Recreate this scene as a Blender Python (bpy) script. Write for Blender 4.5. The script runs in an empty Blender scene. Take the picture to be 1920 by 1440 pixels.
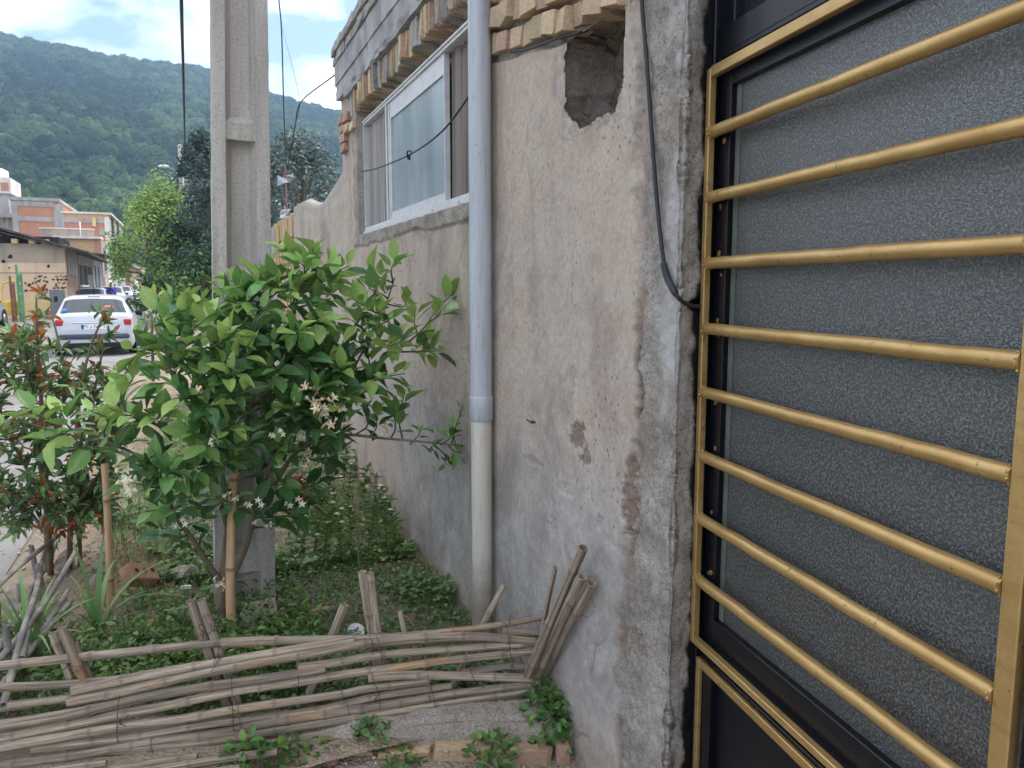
import bpy, bmesh, math, random
import numpy as np
from mathutils import Vector, Matrix, Quaternion
R = math.radians
SC = bpy.context.scene
COL = SC.collection
# ------------------------------------------------------------------ camera
F, PITCH, YAW, CAMH = 1442.0, R(7.115), R(22.6), 1.55
cam_d = bpy.data.cameras.new('camera'); cam = bpy.data.objects.new('camera', cam_d); COL.objects.link(cam)
cam_d.sensor_fit = 'HORIZONTAL'; cam_d.sensor_width = 36.0; cam_d.lens = F / 1920 * 36.0
cam_d.clip_start = 0.05; cam_d.clip_end = 6000
cam.location = (0, 0, CAMH); cam.rotation_euler = (R(90) - PITCH, 0, -YAW)
SC.camera = cam
# ------------------------------------------------------------------ sky, sun, exposure
SUN_EL, SUN_AZ = R(56), R(62)            # azimuth clockwise from +Y (the street direction)
W = bpy.data.worlds.new('World'); SC.world = W; W.use_nodes = True
wt = W.node_tree; wt.nodes.clear()
def wn(t, **k):
    n = wt.nodes.new(t)
    for a, b in k.items(): setattr(n, a, b)
    return n
w_out = wn('ShaderNodeOutputWorld'); w_bg = wn('ShaderNodeBackground')
w_sky = wn('ShaderNodeTexSky', sky_type='NISHITA', sun_disc=False, sun_elevation=SUN_EL, sun_rotation=SUN_AZ,
           altitude=300, air_density=1.0, dust_density=2.0, ozone_density=1.2)
w_tc = wn('ShaderNodeTexCoord'); w_map = wn('ShaderNodeMapping'); w_map.inputs['Scale'].default_value = (1, 1, 2.2)
w_map.inputs['Location'].default_value = (3.1, 1.7, 0.4)
w_nz = wn('ShaderNodeTexNoise'); w_nz.inputs['Scale'].default_value = 3.4; w_nz.inputs['Detail'].default_value = 9
w_nz.inputs['Roughness'].default_value = 0.56; w_nz.inputs['Distortion'].default_value = 0.25
w_rp = wn('ShaderNodeValToRGB'); w_rp.color_ramp.elements[0].position = 0.40; w_rp.color_ramp.elements[1].position = 0.58
w_mix = wn('ShaderNodeMix', data_type='RGBA'); w_mix.inputs['B'].default_value = (13.5, 13.8, 14.2, 1)
L = wt.links.new
L(w_tc.outputs['Generated'], w_map.inputs['Vector']); L(w_map.outputs['Vector'], w_nz.inputs['Vector'])
L(w_nz.outputs['Fac'], w_rp.inputs['Fac']); L(w_rp.outputs['Color'], w_mix.inputs['Factor'])
L(w_sky.outputs['Color'], w_mix.inputs['A']); L(w_mix.outputs['Result'], w_bg.inputs['Color'])
w_bg.inputs['Strength'].default_value = 0.10
L(w_bg.outputs['Background'], w_out.inputs['Surface'])
sun_d = bpy.data.lights.new('sun', 'SUN'); sun = bpy.data.objects.new('sun', sun_d); COL.objects.link(sun)
sun_d.energy = 1.5; sun_d.angle = R(14); sun_d.color = (1.0, 0.95, 0.88)
sdir = Vector((math.sin(SUN_AZ) * math.cos(SUN_EL), math.cos(SUN_AZ) * math.cos(SUN_EL), math.sin(SUN_EL)))
sun.rotation_euler = (-sdir).to_track_quat('-Z', 'Y').to_euler(); sun.location = (0, 0, 30)
vs = SC.view_settings; vs.view_transform = 'Standard'; vs.look = 'None'; vs.gamma = 1.0; vs.use_curve_mapping = False
vs.exposure = 1.2
HAZE_DENS = 0.00062
SC.cycles.max_bounces = 5; SC.cycles.diffuse_bounces = 3; SC.cycles.glossy_bounces = 2; SC.cycles.transmission_bounces = 3; SC.cycles.volume_bounces = 0; SC.cycles.transparent_max_bounces = 6
SC.cycles.use_denoising = True; SC.cycles.use_adaptive_sampling = True; SC.cycles.adaptive_threshold = 0.015

# ------------------------------------------------------------------ helpers: geometry of the place
random.seed(7); RNG = np.random.default_rng(11)
_fx, _fy = math.sin(YAW), math.cos(YAW)
def ray(px, py):
    u, v = (px - 960) / F, (720 - py) / F
    f = math.cos(PITCH) + v * math.sin(PITCH); up = -math.sin(PITCH) + v * math.cos(PITCH)
    return Vector((f * _fx + u * _fy, f * _fy - u * _fx, up))
CAM = Vector((0, 0, CAMH))
def on_x(px, py, X): d = ray(px, py); return CAM + d * (X / d.x)
def on_y(px, py, Y): d = ray(px, py); return CAM + d * (Y / d.y)
def on_z(px, py, Z=0.0): d = ray(px, py); return CAM + d * ((Z - CAMH) / d.z)
def on_plane(px, py, p0, n): d = ray(px, py); return CAM + d * ((p0 - CAM).dot(n) / d.dot(n))
def rise(y): return 0.0 if y < 15 else min(0.0062 * (y - 15), 1.0)

def tag(o, label=None, cat=None, group=None, kind=None):
    if label: o['label'] = label
    if cat: o['category'] = cat
    if group: o['group'] = group
    if kind: o['kind'] = kind
    return o
def empty(name, loc=(0, 0, 0), rz=0.0, parent=None):
    o = bpy.data.objects.new(name, None); COL.objects.link(o); o.location = loc; o.rotation_euler = (0, 0, rz)
    o.empty_display_size = 0.1
    if parent: o.parent = parent
    return o
def link(name, me, parent=None, loc=None, rot=None, scale=None):
    o = bpy.data.objects.new(name, me); COL.objects.link(o)
    if parent: o.parent = parent
    if loc is not None: o.location = loc
    if rot is not None: o.rotation_euler = rot
    if scale is not None: o.scale = scale
    return o
def copy_tree(o, parent=None):
    c = o.copy(); COL.objects.link(c); c.parent = parent
    for ch in o.children: copy_tree(ch, c)
    return c

class MB:
    """collects boxes, tubes and sheets into one mesh"""
    def __init__(s): s.v = []; s.f = []; s.st = []; s.mi = []; s.cur = 0; s.useST = False
    def add(s, vs, fs, st=None):
        b = len(s.v); s.v += [tuple(a) for a in vs]
        s.st += (list(st) if st is not None else [(0, 0, 0)] * len(vs))
        for f in fs: s.f.append(tuple(b + i for i in f)); s.mi.append(s.cur)
        return s
    def box(s, c, d, rot=None, bev=0.0, jit=0.0):
        x, y, z = d[0] / 2, d[1] / 2, d[2] / 2
        if bev > 0:
            vs = []; b = min(bev, x * .8, y * .8, z * .8)
            for sx in (-1, 1):
                for sy in (-1, 1):
                    for sz in (-1, 1):
                        vs += [(sx * x, sy * (y - b), sz * (z - b)), (sx * (x - b), sy * y, sz * (z - b)), (sx * (x - b), sy * (y - b), sz * z)]
            bm = bmesh.new(); bv = [bm.verts.new(Vector(v) + Vector((random.uniform(-jit, jit), random.uniform(-jit, jit), random.uniform(-jit, jit)))) for v in vs]
            r = bmesh.ops.convex_hull(bm, input=bv); bm.verts.index_update()
            M = (rot.to_matrix() if hasattr(rot, 'to_matrix') else rot) if rot is not None else None
            vv = [(M @ v.co if M else v.co) + Vector(c) for v in bm.verts]
            s.add(vv, [[v.index for v in f.verts] for f in bm.faces]); bm.free(); return s
        vs = [Vector((sx * x + random.uniform(-jit, jit), sy * y + random.uniform(-jit, jit), sz * z + random.uniform(-jit, jit))) for sx in (-1, 1) for sy in (-1, 1) for sz in (-1, 1)]
        if rot is not None:
            M = rot.to_matrix() if hasattr(rot, 'to_matrix') else rot
            vs = [M @ v for v in vs]
        vs = [v + Vector(c) for v in vs]
        return s.add(vs, [(0, 1, 3, 2), (4, 6, 7, 5), (0, 4, 5, 1), (2, 3, 7, 6), (0, 2, 6, 4), (1, 5, 7, 3)])
    def b6(s, x0, x1, y0, y1, z0, z1, bev=0.0, jit=0.0):
        return s.box(((x0 + x1) / 2, (y0 + y1) / 2, (z0 + z1) / 2), (abs(x1 - x0), abs(y1 - y0), abs(z1 - z0)), None, bev, jit)
    def tube(s, pts, rad, n=8, cap=True, hollow=0.0, ring=None, cols=None):
        pts = [Vector(p) for p in pts]; m = len(pts)
        if not hasattr(rad, '__len__'): rad = [rad] * m
        up = None; b = len(s.v); L_ = 0.0; vs = []; st = []
        for i, p in enumerate(pts):
            t = (pts[min(i + 1, m - 1)] - pts[max(i - 1, 0)]).normalized()
            if up is None:
                a = Vector((0, 0, 1)) if abs(t.z) < 0.9 else Vector((1, 0, 0)); up = (a - t * a.dot(t)).normalized()
            else: up = (up - t * up.dot(t)).normalized()
            w = t.cross(up)
            if i: L_ += (p - pts[i - 1]).length
            for k in range(n):
                an = 2 * math.pi * k / n
                vs.append(p + (up * math.cos(an) + w * math.sin(an)) * rad[i]); st.append((L_, k / n, ring[i] if ring else 0.0))
        fs = []
        for i in range(m - 1):
            for k in range(n):
                fs.append((i * n + k, i * n + (k + 1) % n, (i + 1) * n + (k + 1) % n, (i + 1) * n + k))
        if cap and hollow <= 0: fs.append(tuple(range(n))[::-1]); fs.append(tuple((m - 1) * n + k for k in range(n)))
        s.add(vs, fs, st)
        if hollow > 0:                         # open cane ends: a rim and a dark hole
            for e, sg in ((0, 1), (m - 1, -1)):
                t = ((pts[1] - pts[0]) if e == 0 else (pts[-1] - pts[-2])).normalized() * sg
                base = [Vector(vs[e * n + k]) for k in range(n)]; c = pts[e]
                inn = [c + (q - c) * hollow for q in base]; deep = [q + t * rad[e] * 3 for q in inn]
                ff = []
                for k in range(n):
                    k2 = (k + 1) % n
                    ff += [(k, k2, n + k2, n + k), (n + k, n + k2, 2 * n + k2, 2 * n + k)]
                ff.append(tuple(2 * n + k for k in range(n)))
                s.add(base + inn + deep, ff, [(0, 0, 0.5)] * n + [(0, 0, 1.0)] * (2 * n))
        return s
    def sheet(s, pts4): return s.add(pts4, [(0, 1, 2, 3)])
    def lathe(s, prof, n=20, c=(0, 0, 0)):
        vs = []; fs = []
        for (r, z) in prof:
            for k in range(n): a = 2 * math.pi * k / n; vs.append((c[0] + r * math.cos(a), c[1] + r * math.sin(a), c[2] + z))
        for i in range(len(prof) - 1):
            for k in range(n): fs.append((i * n + k, i * n + (k + 1) % n, (i + 1) * n + (k + 1) % n, (i + 1) * n + k))
        fs.append(tuple(range(n))[::-1]); fs.append(tuple((len(prof) - 1) * n + k for k in range(n)))
        return s.add(vs, fs)
    def mesh(s, name, mats, smooth=False, st=False):
        me = bpy.data.meshes.new(name); me.from_pydata(s.v, [], s.f)
        for m in (mats if isinstance(mats, (list, tuple)) else [mats]): me.materials.append(m)
        if max(s.mi, default=0) > 0: me.polygons.foreach_set('material_index', s.mi)
        if st:
            a = me.attributes.new('st', 'FLOAT_VECTOR', 'POINT'); a.data.foreach_set('vector', np.array(s.st, dtype=np.float32).ravel())
        if smooth: me.polygons.foreach_set('use_smooth', [True] * len(me.polygons))
        me.update(); return me
    def build(s, name, mats, parent=None, smooth=False, st=False, loc=None, rot=None):
        return link(name, s.mesh(name, mats, smooth, st), parent, loc, rot)

def smooth_by_angle(o, ang=40):
    me = o.data; me.polygons.foreach_set('use_smooth', [True] * len(me.polygons))
    bm = bmesh.new(); bm.from_mesh(me)
    for e in bm.edges:
        if len(e.link_faces) == 2 and e.calc_face_angle(0) > R(ang): e.smooth = False
    bm.to_mesh(me); bm.free()
def np_mesh(name, V, Fq, mat, smooth=False, attrs=None):
    """V (n,3) Fq (m,k) arrays -> mesh"""
    me = bpy.data.meshes.new(name); V = np.asarray(V, dtype=np.float32); Fq = np.asarray(Fq, dtype=np.int32)
    k = Fq.shape[1]; me.vertices.add(len(V)); me.vertices.foreach_set('co', V.ravel())
    me.loops.add(Fq.size); me.loops.foreach_set('vertex_index', Fq.ravel())
    me.polygons.add(len(Fq)); me.polygons.foreach_set('loop_start', np.arange(0, Fq.size, k, dtype=np.int32))
    me.polygons.foreach_set('loop_total', np.full(len(Fq), k, dtype=np.int32))
    if smooth: me.polygons.foreach_set('use_smooth', np.ones(len(Fq), dtype=bool))
    for nm, arr in (attrs or {}).items():
        a = me.attributes.new(nm, 'FLOAT_VECTOR', 'POINT'); a.data.foreach_set('vector', np.asarray(arr, dtype=np.float32).ravel())
    for m in (mat if isinstance(mat, (list, tuple)) else [mat]): me.materials.append(m)
    me.update(calc_edges=True); me.validate(); return me

# ------------------------------------------------------------------ numpy noise
def _h(ix, iy, seed):
    n = (ix.astype(np.int64) * 374761393 + iy.astype(np.int64) * 668265263 + seed * 982451653) & 0x7fffffff
    n = ((n ^ (n >> 13)) * 1274126177) & 0x7fffffff
    return ((n ^ (n >> 16)) & 0xffff) / 65535.0
def vn(x, y, seed=0):
    x = np.asarray(x, float); y = np.asarray(y, float)
    ix, iy = np.floor(x), np.floor(y); fx, fy = x - ix, y - iy
    fx = fx * fx * (3 - 2 * fx); fy = fy * fy * (3 - 2 * fy)
    a, b = _h(ix, iy, seed), _h(ix + 1, iy, seed); c, d = _h(ix, iy + 1, seed), _h(ix + 1, iy + 1, seed)
    return (a + (b - a) * fx) * (1 - fy) + (c + (d - c) * fx) * fy
def fbm(x, y, o=4, seed=0):
    s = 0.0; a = 0.5; t = 0
    for i in range(o): s = s + a * vn(x * 2 ** i, y * 2 ** i, seed + i * 17); t += a; a *= 0.5
    return s / t
def sst(a, b, x): t = np.clip((x - a) / (b - a), 0, 1); return t * t * (3 - 2 * t)

# ------------------------------------------------------------------ materials
def srgb(r, g, b):
    f = lambda c: (c / 255 / 12.92) if c / 255 <= 0.04045 else ((c / 255 + 0.055) / 1.055) ** 2.4
    return (f(r), f(g), f(b), 1)
class NT:
    def __init__(s, name):
        s.m = bpy.data.materials.new(name); s.m.use_nodes = True; s.t = s.m.node_tree; s.t.nodes.clear()
        s.out = s.t.nodes.new('ShaderNodeOutputMaterial')
    def n(s, t, ins=None, **props):
        nd = s.t.nodes.new('ShaderNode' + t)
        for k, v in props.items(): setattr(nd, k, v)
        for k, v in (ins or {}).items():
            if hasattr(v, 'links') or hasattr(v, 'is_linked'): s.t.links.new(v, nd.inputs[k])
            else: nd.inputs[k].default_value = v
        return nd
    def coord(s, kind='Object', scale=(1, 1, 1), rot=(0, 0, 0)):
        tc = s.n('TexCoord')
        return s.n('Mapping', {'Vector': tc.outputs[kind], 'Scale': scale, 'Rotation': rot}).outputs['Vector']
    def attr(s, name): return s.n('Attribute', attribute_name=name)
    def noise(s, vec, scale, detail=4, rough=0.55, dist=0.0):
        return s.n('TexNoise', {'Vector': vec, 'Scale': scale, 'Detail': detail, 'Roughness': rough, 'Distortion': dist}).outputs['Fac']
    def voro(s, vec, scale, feature='F1', out='Distance'):
        return s.n('TexVoronoi', {'Vector': vec, 'Scale': scale}, feature=feature).outputs[out]
    def ramp(s, fac, stops):
        r = s.n('ValToRGB', {'Fac': fac}); e = r.color_ramp.elements
        while len(e) < len(stops): e.new(0.5)
        for i, (p, c) in enumerate(stops):
            e[i].position = p; e[i].color = c if hasattr(c, '__len__') else (c, c, c, 1)
        return r.outputs['Color']
    def mix(s, fac, a, b, blend='MIX'):
        nd = s.n('Mix', data_type='RGBA', blend_type=blend)
        for k, v in (('Factor', fac), ('A', a), ('B', b)):
            if hasattr(v, 'is_linked'): s.t.links.new(v, nd.inputs[k])
            else: nd.inputs[k].default_value = v
        return nd.outputs['Result']
    def math(s, op, a, b=0.0, clamp=False):
        nd = s.n('Math', operation=op, use_clamp=clamp)
        for k, v in ((0, a), (1, b)):
            if hasattr(v, 'is_linked'): s.t.links.new(v, nd.inputs[k])
            else: nd.inputs[k].default_value = v
        return nd.outputs[0]
    def bump(s, h, strength=0.3, dist=0.01, normal=None):
        ins = {'Height': h, 'Strength': strength, 'Distance': dist}
        if normal is not None: ins['Normal'] = normal
        return s.n('Bump', ins).outputs['Normal']
    def rand(s): return s.n('ObjectInfo').outputs['Random']
    def pbr(s, color, rough=0.8, normal=None, metal=0.0, spec=0.3, trans=0.0, extra=None, transl=0.0):
        ins = {'Base Color': color, 'Roughness': rough, 'Metallic': metal, 'Specular IOR Level': spec, 'Transmission Weight': trans}
        if normal is not None: ins['Normal'] = normal
        ins.update(extra or {})
        p = s.n('BsdfPrincipled', ins); o = p.outputs['BSDF']
        if transl > 0:
            t = s.n('BsdfTranslucent', {'Color': color}); mx = s.n('MixShader', {'Fac': transl})
            s.t.links.new(o, mx.inputs[1]); s.t.links.new(t.outputs[0], mx.inputs[2]); o = mx.outputs[0]
        s.t.links.new(o, s.out.inputs['Surface']); return s.m
M = {}
def simple(name, c1, c2, scale=6, rough=0.8, bump=0.2, bscale=40, bdist=0.005, spec=0.3, metal=0.0, objrand=0.0, coord='Object', transl=0.0, stretch=(1, 1, 1)):
    g = NT(name); v = g.coord(coord, stretch)
    col = g.mix(g.ramp(g.noise(v, scale, 5), [(0.35, 0.0), (0.65, 1.0)]), c1, c2)
    if objrand > 0:
        h = g.n('HueSaturation', {'Color': col, 'Hue': g.math('ADD', g.math('MULTIPLY', g.math('SUBTRACT', g.rand(), 0.5), objrand * 0.05), 0.5),
            'Value': g.math('ADD', g.math('MULTIPLY', g.math('SUBTRACT', g.math('FRACT', g.math('MULTIPLY', g.rand(), 7.31)), 0.5), objrand), 1.0)})
        col = h.outputs['Color']
    nr = g.bump(g.noise(v, bscale, 6, 0.65), bump, bdist) if bump > 0 else None
    M[name] = g.pbr(col, rough, nr, metal, spec, transl=transl); return M[name]
# ================================================================== the house wall
D = 1.178                                     # the plaster face stands at x = D
def wall_material():
    g = NT('old_plaster'); v = g.coord('Object')
    a = g.attr('mask'); sp = g.n('SeparateXYZ', {'Vector': a.outputs['Vector']})
    mort, brown, white = sp.outputs[0], sp.outputs[1], sp.outputs[2]
    pos = g.n('SeparateXYZ', {'Vector': v}); zz, yy = pos.outputs[2], pos.outputs[1]
    big = g.noise(v, 1.3, 5, 0.6); med = g.noise(v, 5.0, 7, 0.62, 0.3); fine = g.noise(v, 60, 6, 0.7)
    streak = g.noise(g.coord('Object', (5, 5, 0.5)), 2.0, 7, 0.66, 0.4)
    base = g.mix(g.ramp(big, [(0.36, 0.0), (0.62, 1.0)]), srgb(192, 169, 149), srgb(180, 164, 150))
    base = g.mix(g.ramp(med, [(0.42, 0.0), (0.70, 0.6)]), base, srgb(198, 187, 174))
    # damp, bluish cement skim towards the ground
    low = g.math('ADD', zz, g.math('MULTIPLY', g.math('SUBTRACT', big, 0.5), 0.9))
    lowm = g.ramp(g.math('MULTIPLY', low, 0.5), [(0.36, 1.0), (0.56, 0.0)])
    skim = g.mix(g.ramp(med, [(0.35, 0.0), (0.65, 1.0)]), srgb(150, 146, 142), srgb(178, 173, 168))
    base = g.mix(lowm, base, skim)
    # tan render showing low on the far stretch
    tan_ = g.math('MULTIPLY', g.ramp(g.math('MULTIPLY', g.math('ADD', yy, g.math('MULTIPLY', med, 1.2)), 0.1), [(0.46, 0.0), (0.58, 1.0)]),
                  g.ramp(g.math('ADD', zz, g.math('MULTIPLY', g.math('SUBTRACT', streak, 0.5), 0.8)), [(0.35, 1.0), (0.75, 0.0)]))
    base = g.mix(g.math('MULTIPLY', tan_, 0.85), base, srgb(186, 160, 136))
    foot = g.ramp(g.math('ADD', zz, g.math('MULTIPLY', g.math('SUBTRACT', med, 0.5), 0.35)), [(0.02, 1.0), (0.22, 0.0)])
    base = g.mix(g.math('MULTIPLY', foot, 0.65), base, srgb(163, 143, 124))
    # rain streaks and grime
    base = g.mix(g.math('MULTIPLY', g.math('MULTIPLY', g.ramp(streak, [(0.52, 0.0), (0.74, 1.0)]), g.ramp(g.noise(v, 1.7, 4), [(0.4, 0.0), (0.62, 1.0)])), 0.5), base, srgb(126, 117, 114))
    lime = g.math('MULTIPLY', g.ramp(g.noise(v, 4.2, 9, 0.72, 0.6), [(0.54, 0.0), (0.64, 0.9)]), g.ramp(g.math('MULTIPLY', low, 0.5), [(0.42, 1.0), (0.70, 0.25)]))
    base = g.mix(g.math('MULTIPLY', lime, .8), base, srgb(196, 189, 182))
    base = g.mix(g.ramp(g.noise(v, 2.6, 9, 0.72, 0.5), [(0.55, 0.0), (0.66, 0.65)]), base, srgb(134, 126, 126))
    base = g.mix(g.ramp(g.noise(v, 11, 8, 0.7), [(0.60, 0.0), (0.72, 0.45)]), base, srgb(150, 134, 120))
    base = g.mix(g.math('MULTIPLY', g.ramp(fine, [(0.36, 0.0), (0.66, 1.0)]), 0.42), base, srgb(124, 115, 110))
    base = g.mix(g.math('MULTIPLY', g.ramp(g.noise(v, 24, 7, 0.75), [(0.42, 0.0), (0.62, 1.0)]), 0.22), base, srgb(206, 198, 192))
    pits = g.ramp(g.voro(g.coord('Object', (1, 1, 0.55)), 46), [(0.10, 1.0), (0.17, 0.0)])
    pits = g.math('MULTIPLY', pits, g.ramp(g.noise(v, 3.1, 3), [(0.50, 0.0), (0.64, 1.0)]))
    base = g.mix(g.math('MULTIPLY', pits, 0.75), base, srgb(84, 76, 71))
    st2 = g.ramp(g.noise(g.coord('Object', (1.6, 1.6, .8)), 1.1, 8, .7, .8), [(0.50, 0.0), (0.62, 1.0)])
    base = g.mix(g.math('MULTIPLY', st2, .38), base, srgb(112, 102, 95))
    cr = g.n('TexVoronoi', {'Vector': g.mix(.12, v, g.n('TexNoise', {'Vector': v, 'Scale': 5.0, 'Detail': 4.0}).outputs['Color']), 'Scale': 3.2}, feature='DISTANCE_TO_EDGE').outputs['Distance']
    crk = g.math('MULTIPLY', g.ramp(cr, [(0.0, 1.0), (0.012, 0.0)]), g.ramp(g.noise(v, 2.2, 3), [(0.50, 0.0), (0.60, 1.0)]))
    base = g.mix(g.math('MULTIPLY', crk, .5), base, srgb(92, 82, 75))
    # raw mortar, broken brick-brown patches, lime
    grain = g.noise(v, 130, 5, 0.75)
    mcol = g.mix(g.ramp(g.noise(v, 7, 6, 0.65), [(0.35, 0.0), (0.68, 1.0)]), srgb(150, 141, 133), srgb(194, 185, 176))
    mcol = g.mix(g.math('MULTIPLY', g.ramp(grain, [(0.36, 1.0), (0.52, 0.0)]), 0.7), mcol, srgb(92, 84, 80))
    mcol = g.mix(g.ramp(g.noise(v, 3.3, 4), [(0.55, 0.0), (0.72, 0.55)]), mcol, srgb(164, 138, 116))
    base = g.mix(mort, base, mcol)
    bcol = g.mix(g.ramp(grain, [(0.35, 0.0), (0.65, 1.0)]), srgb(108, 90, 78), srgb(168, 140, 116))
    bcol = g.mix(g.ramp(g.noise(v, 38, 6, .7), [(0.45, 0.0), (0.6, .8)]), bcol, srgb(150, 142, 136))
    base = g.mix(brown, base, bcol)
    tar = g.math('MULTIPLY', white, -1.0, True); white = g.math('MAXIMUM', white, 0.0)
    base = g.mix(g.math('MULTIPLY', white, g.ramp(med, [(0.25, 0.4), (0.6, 1.0)])), base, srgb(196, 192, 188))
    base = g.mix(tar, base, (.012, .012, .013, 1))  # jamb joint by the gate coloured black
    hgt = g.math('ADD', g.math('MULTIPLY', fine, 0.5), g.math('MULTIPLY', med, 0.8))
    hgt = g.math('SUBTRACT', hgt, g.math('MULTIPLY', pits, 0.9))
    hgt = g.math('ADD', hgt, g.math('MULTIPLY', g.math('MULTIPLY', grain, 1.5), g.math('ADD', mort, brown, True)))
    return g.pbr(base, 0.92, g.bump(hgt, 0.8, 0.008), spec=0.12)
M['wall'] = wall_material()

house = empty('plaster_house', (D, 4.0, 0))
tag(house, 'low house with a peeling grey plaster wall, sliding window and brick parapet', 'house')
HM = Matrix.Translation((-D, -4.0, 0))
def hpart(o, parent=None):                    # keep world coordinates inside the house empty
    o.parent = parent or house; o.matrix_parent_inverse = HM if parent is None else Matrix.Identity(4); return o

def wall_surface():
    ycols = [1.70]; y = 1.70
    while y < 6.34:
        y += 0.0055 if y < 2.5 else (0.011 if y < 3.4 else 0.022); ycols.append(y)
    ys = np.array(ycols); nrev = 22
    rev = np.linspace(1.315, D + 0.004, nrev)             # the jamb beside the gate
    zs = np.concatenate([np.arange(-0.2, 2.46, 0.0065), np.arange(2.46, 3.40, 0.025)])
    ny = nrev + len(ys); nz = len(zs)
    Yc = np.concatenate([np.full(nrev, 1.70), ys]); Xc = np.concatenate([rev, np.full(len(ys), D)])
    U = np.concatenate([1.70 - (rev - D), ys])            # running coordinate round the corner
    Z, Ug = np.meshgrid(zs, U, indexing='ij'); Y = np.broadcast_to(Yc, Z.shape); X = np.broadcast_to(Xc, Z.shape).copy()
    jamb = np.broadcast_to((np.arange(ny) < nrev).astype(float), Z.shape)
    dn = 0.010 * (fbm(Ug * 1.1, Z * 1.1, 3, 3) - 0.5) + 0.0035 * (fbm(Ug * 9, Z * 7, 3, 5) - 0.5)   # depth into the wall
    # raw mortar strip by the corner, with an eroded ragged groove
    yb = 1.93 + 0.13 * (fbm(Z * 1.6, Z * 0 + 3, 3, 9) - 0.5) + 0.05 * (fbm(Z * 14, Z * 0 + 1, 3, 21) - 0.5) + 0.05 * sst(0.7, 0.3, Z)
    edge = 0.02 * (fbm(Ug * 40, Z * 40, 3, 31) - 0.5)
    mort = sst(0.012, -0.012, Ug - yb + edge)
    rough = (fbm(Ug * 22, Z * 16, 4, 41) - 0.5)
    rough2 = fbm(Ug * 75, Z * 60, 3, 43) - 0.5
    dn += mort * (0.022 * rough + 0.010 * rough2 + 0.006)
    gw = 0.012 + 0.030 * sst(0.42, 0.62, fbm(Z * 2.3, Z * 0, 3, 51))
    groove = sst(1.0, 0.3, np.abs(Ug - yb + edge * 1.5 + 0.004) / gw) * sst(0.32, 0.5, fbm(Z * 3.1, Ug * 3, 3, 52))
    dn += 0.020 * groove
    brown = 0.8 * groove * sst(0.45, 0.62, fbm(Z * 1.9, Ug, 3, 61)) * sst(2.0, 1.5, Z)
    # broken corner arris
    co = np.abs(Ug - 1.70); chip = sst(0.40, 0.85, fbm(Z * 9, Z * 0 + 9, 4, 71))
    dn += sst(0.035, 0.0, co) * (0.006 + 0.020 * chip)
    white = sst(0.09, 0.0, np.abs(Ug - 1.735)) * sst(0.50, 0.64, fbm(Z * 4, Ug * 9, 4, 77)) * 0.9
    # joint against the gate frame: mortar with holes, coloured black with a ragged edge
    jb = sst(1.60, 1.575, Ug); dn += jb * 0.028 * fbm(Ug * 30, Z * 24, 3, 83)
    mort = np.maximum(mort, jamb * 0.75); jamb_black_mask = sst(0.006, -0.006, Ug - (1.637 + 0.04 * (fbm(Z * 22, Ug * 30, 4, 86) - .5) + 0.03 * (fbm(Z * 5, Ug * 5, 2, 87) - .5)))
    # the cable hole in the jamb
    ch = sst(1.0, 0.4, np.hypot((Ug - 1.625) / 0.05, (Z - 1.505) / 0.022)); dn += ch * 0.03
    # flaked patches
    for (cy, cz, ry, rz, dep, br) in ((2.255, 1.06, 0.055, 0.045, 0.011, 0.9), (2.205, 1.00, 0.035, 0.04, 0.010, 0.8), (2.62, 0.90, 0.07, 0.02, 0.006, 0.25),
            (1.925, 0.93, 0.035, 0.13, 0.014, 0.95), (2.30, 1.26, 0.06, 0.035, 0.003, 0.3), (2.62, 1.04, 0.018, 0.018, 0.012, 0.6), (2.0, 0.76, 0.012, 0.012, 0.01, 0.5),
            (2.43, 0.72, 0.05, 0.06, 0.004, 0.0), (2.1, 0.80, 0.02, 0.03, 0.006, 0.2), (1.87, 0.48, 0.05, 0.06, 0.008, 0.5), (2.35, 0.86, 0.06, 0.03, 0.004, 0.0), (3.7, 1.2, 0.12, 0.1, 0.004, 0.0), (3.36, 1.25, 0.05, 0.07, 0.006, 0.1)):
        q = np.hypot((Ug - cy) / ry, (Z - cz) / rz) + 1.3 * (fbm(Ug * 28, Z * 28, 4, 91) - 0.5) + 1.5 * (fbm(Ug * 75, Z * 75, 3, 92) - 0.5)
        mk = sst(1.0, 0.72, q) * (1 - jamb); dn += mk * dep * (0.8 + 0.6 * rough); brown = np.maximum(brown, mk * br)
        white = np.maximum(white, 0.35 * sst(1.5, 1.0, q) * (1 - sst(1.0, 0.8, q)) * (1 - jamb))
    # niche hacked into the wall below the bricks
    nl = 2.385 + 0.02 * (fbm(Z * 9, Z * 0, 3, 101) - 0.5) + 0.034 * (fbm(Z * 42, Z * 0, 3, 102) - .5) - 0.10 * sst(2.16, 2.04, Z); nr = 2.0 + 0.03 * (fbm(Z * 7, Z * 0 + 2, 3, 103) - 0.5) + 0.05 * sst(2.15, 2.05, Z)
    nb = 2.065 + 0.045 * (fbm(Ug * 11, Ug * 0, 4, 107) - 0.5) + 0.024 * (fbm(Ug * 48, Ug * 0, 3, 109) - 0.5) - 0.02 * sst(2.1, 2.3, Ug)
    e = 0.004
    nich = sst(-e, e, nl - Ug) * sst(-e, e, Ug - nr) * sst(-e, e, Z - nb) * sst(2.372, 2.362, Z)
    ndep = 0.20 + 0.07 * rough + 0.05 * (fbm(Ug * 38, Z * 38, 3, 108) - .5) - 0.075 * sst(2.19, 2.30, Z + 0.08 * (fbm(Ug * 12, Z * 9, 3, 113) - 0.5) + 0.10 * (2.2 - Ug)) - 0.05 * sst(0.07, 0.0, Z - nb)
    hole = nich > 0.5; nichv = nich; nich = nich * 0.0
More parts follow.
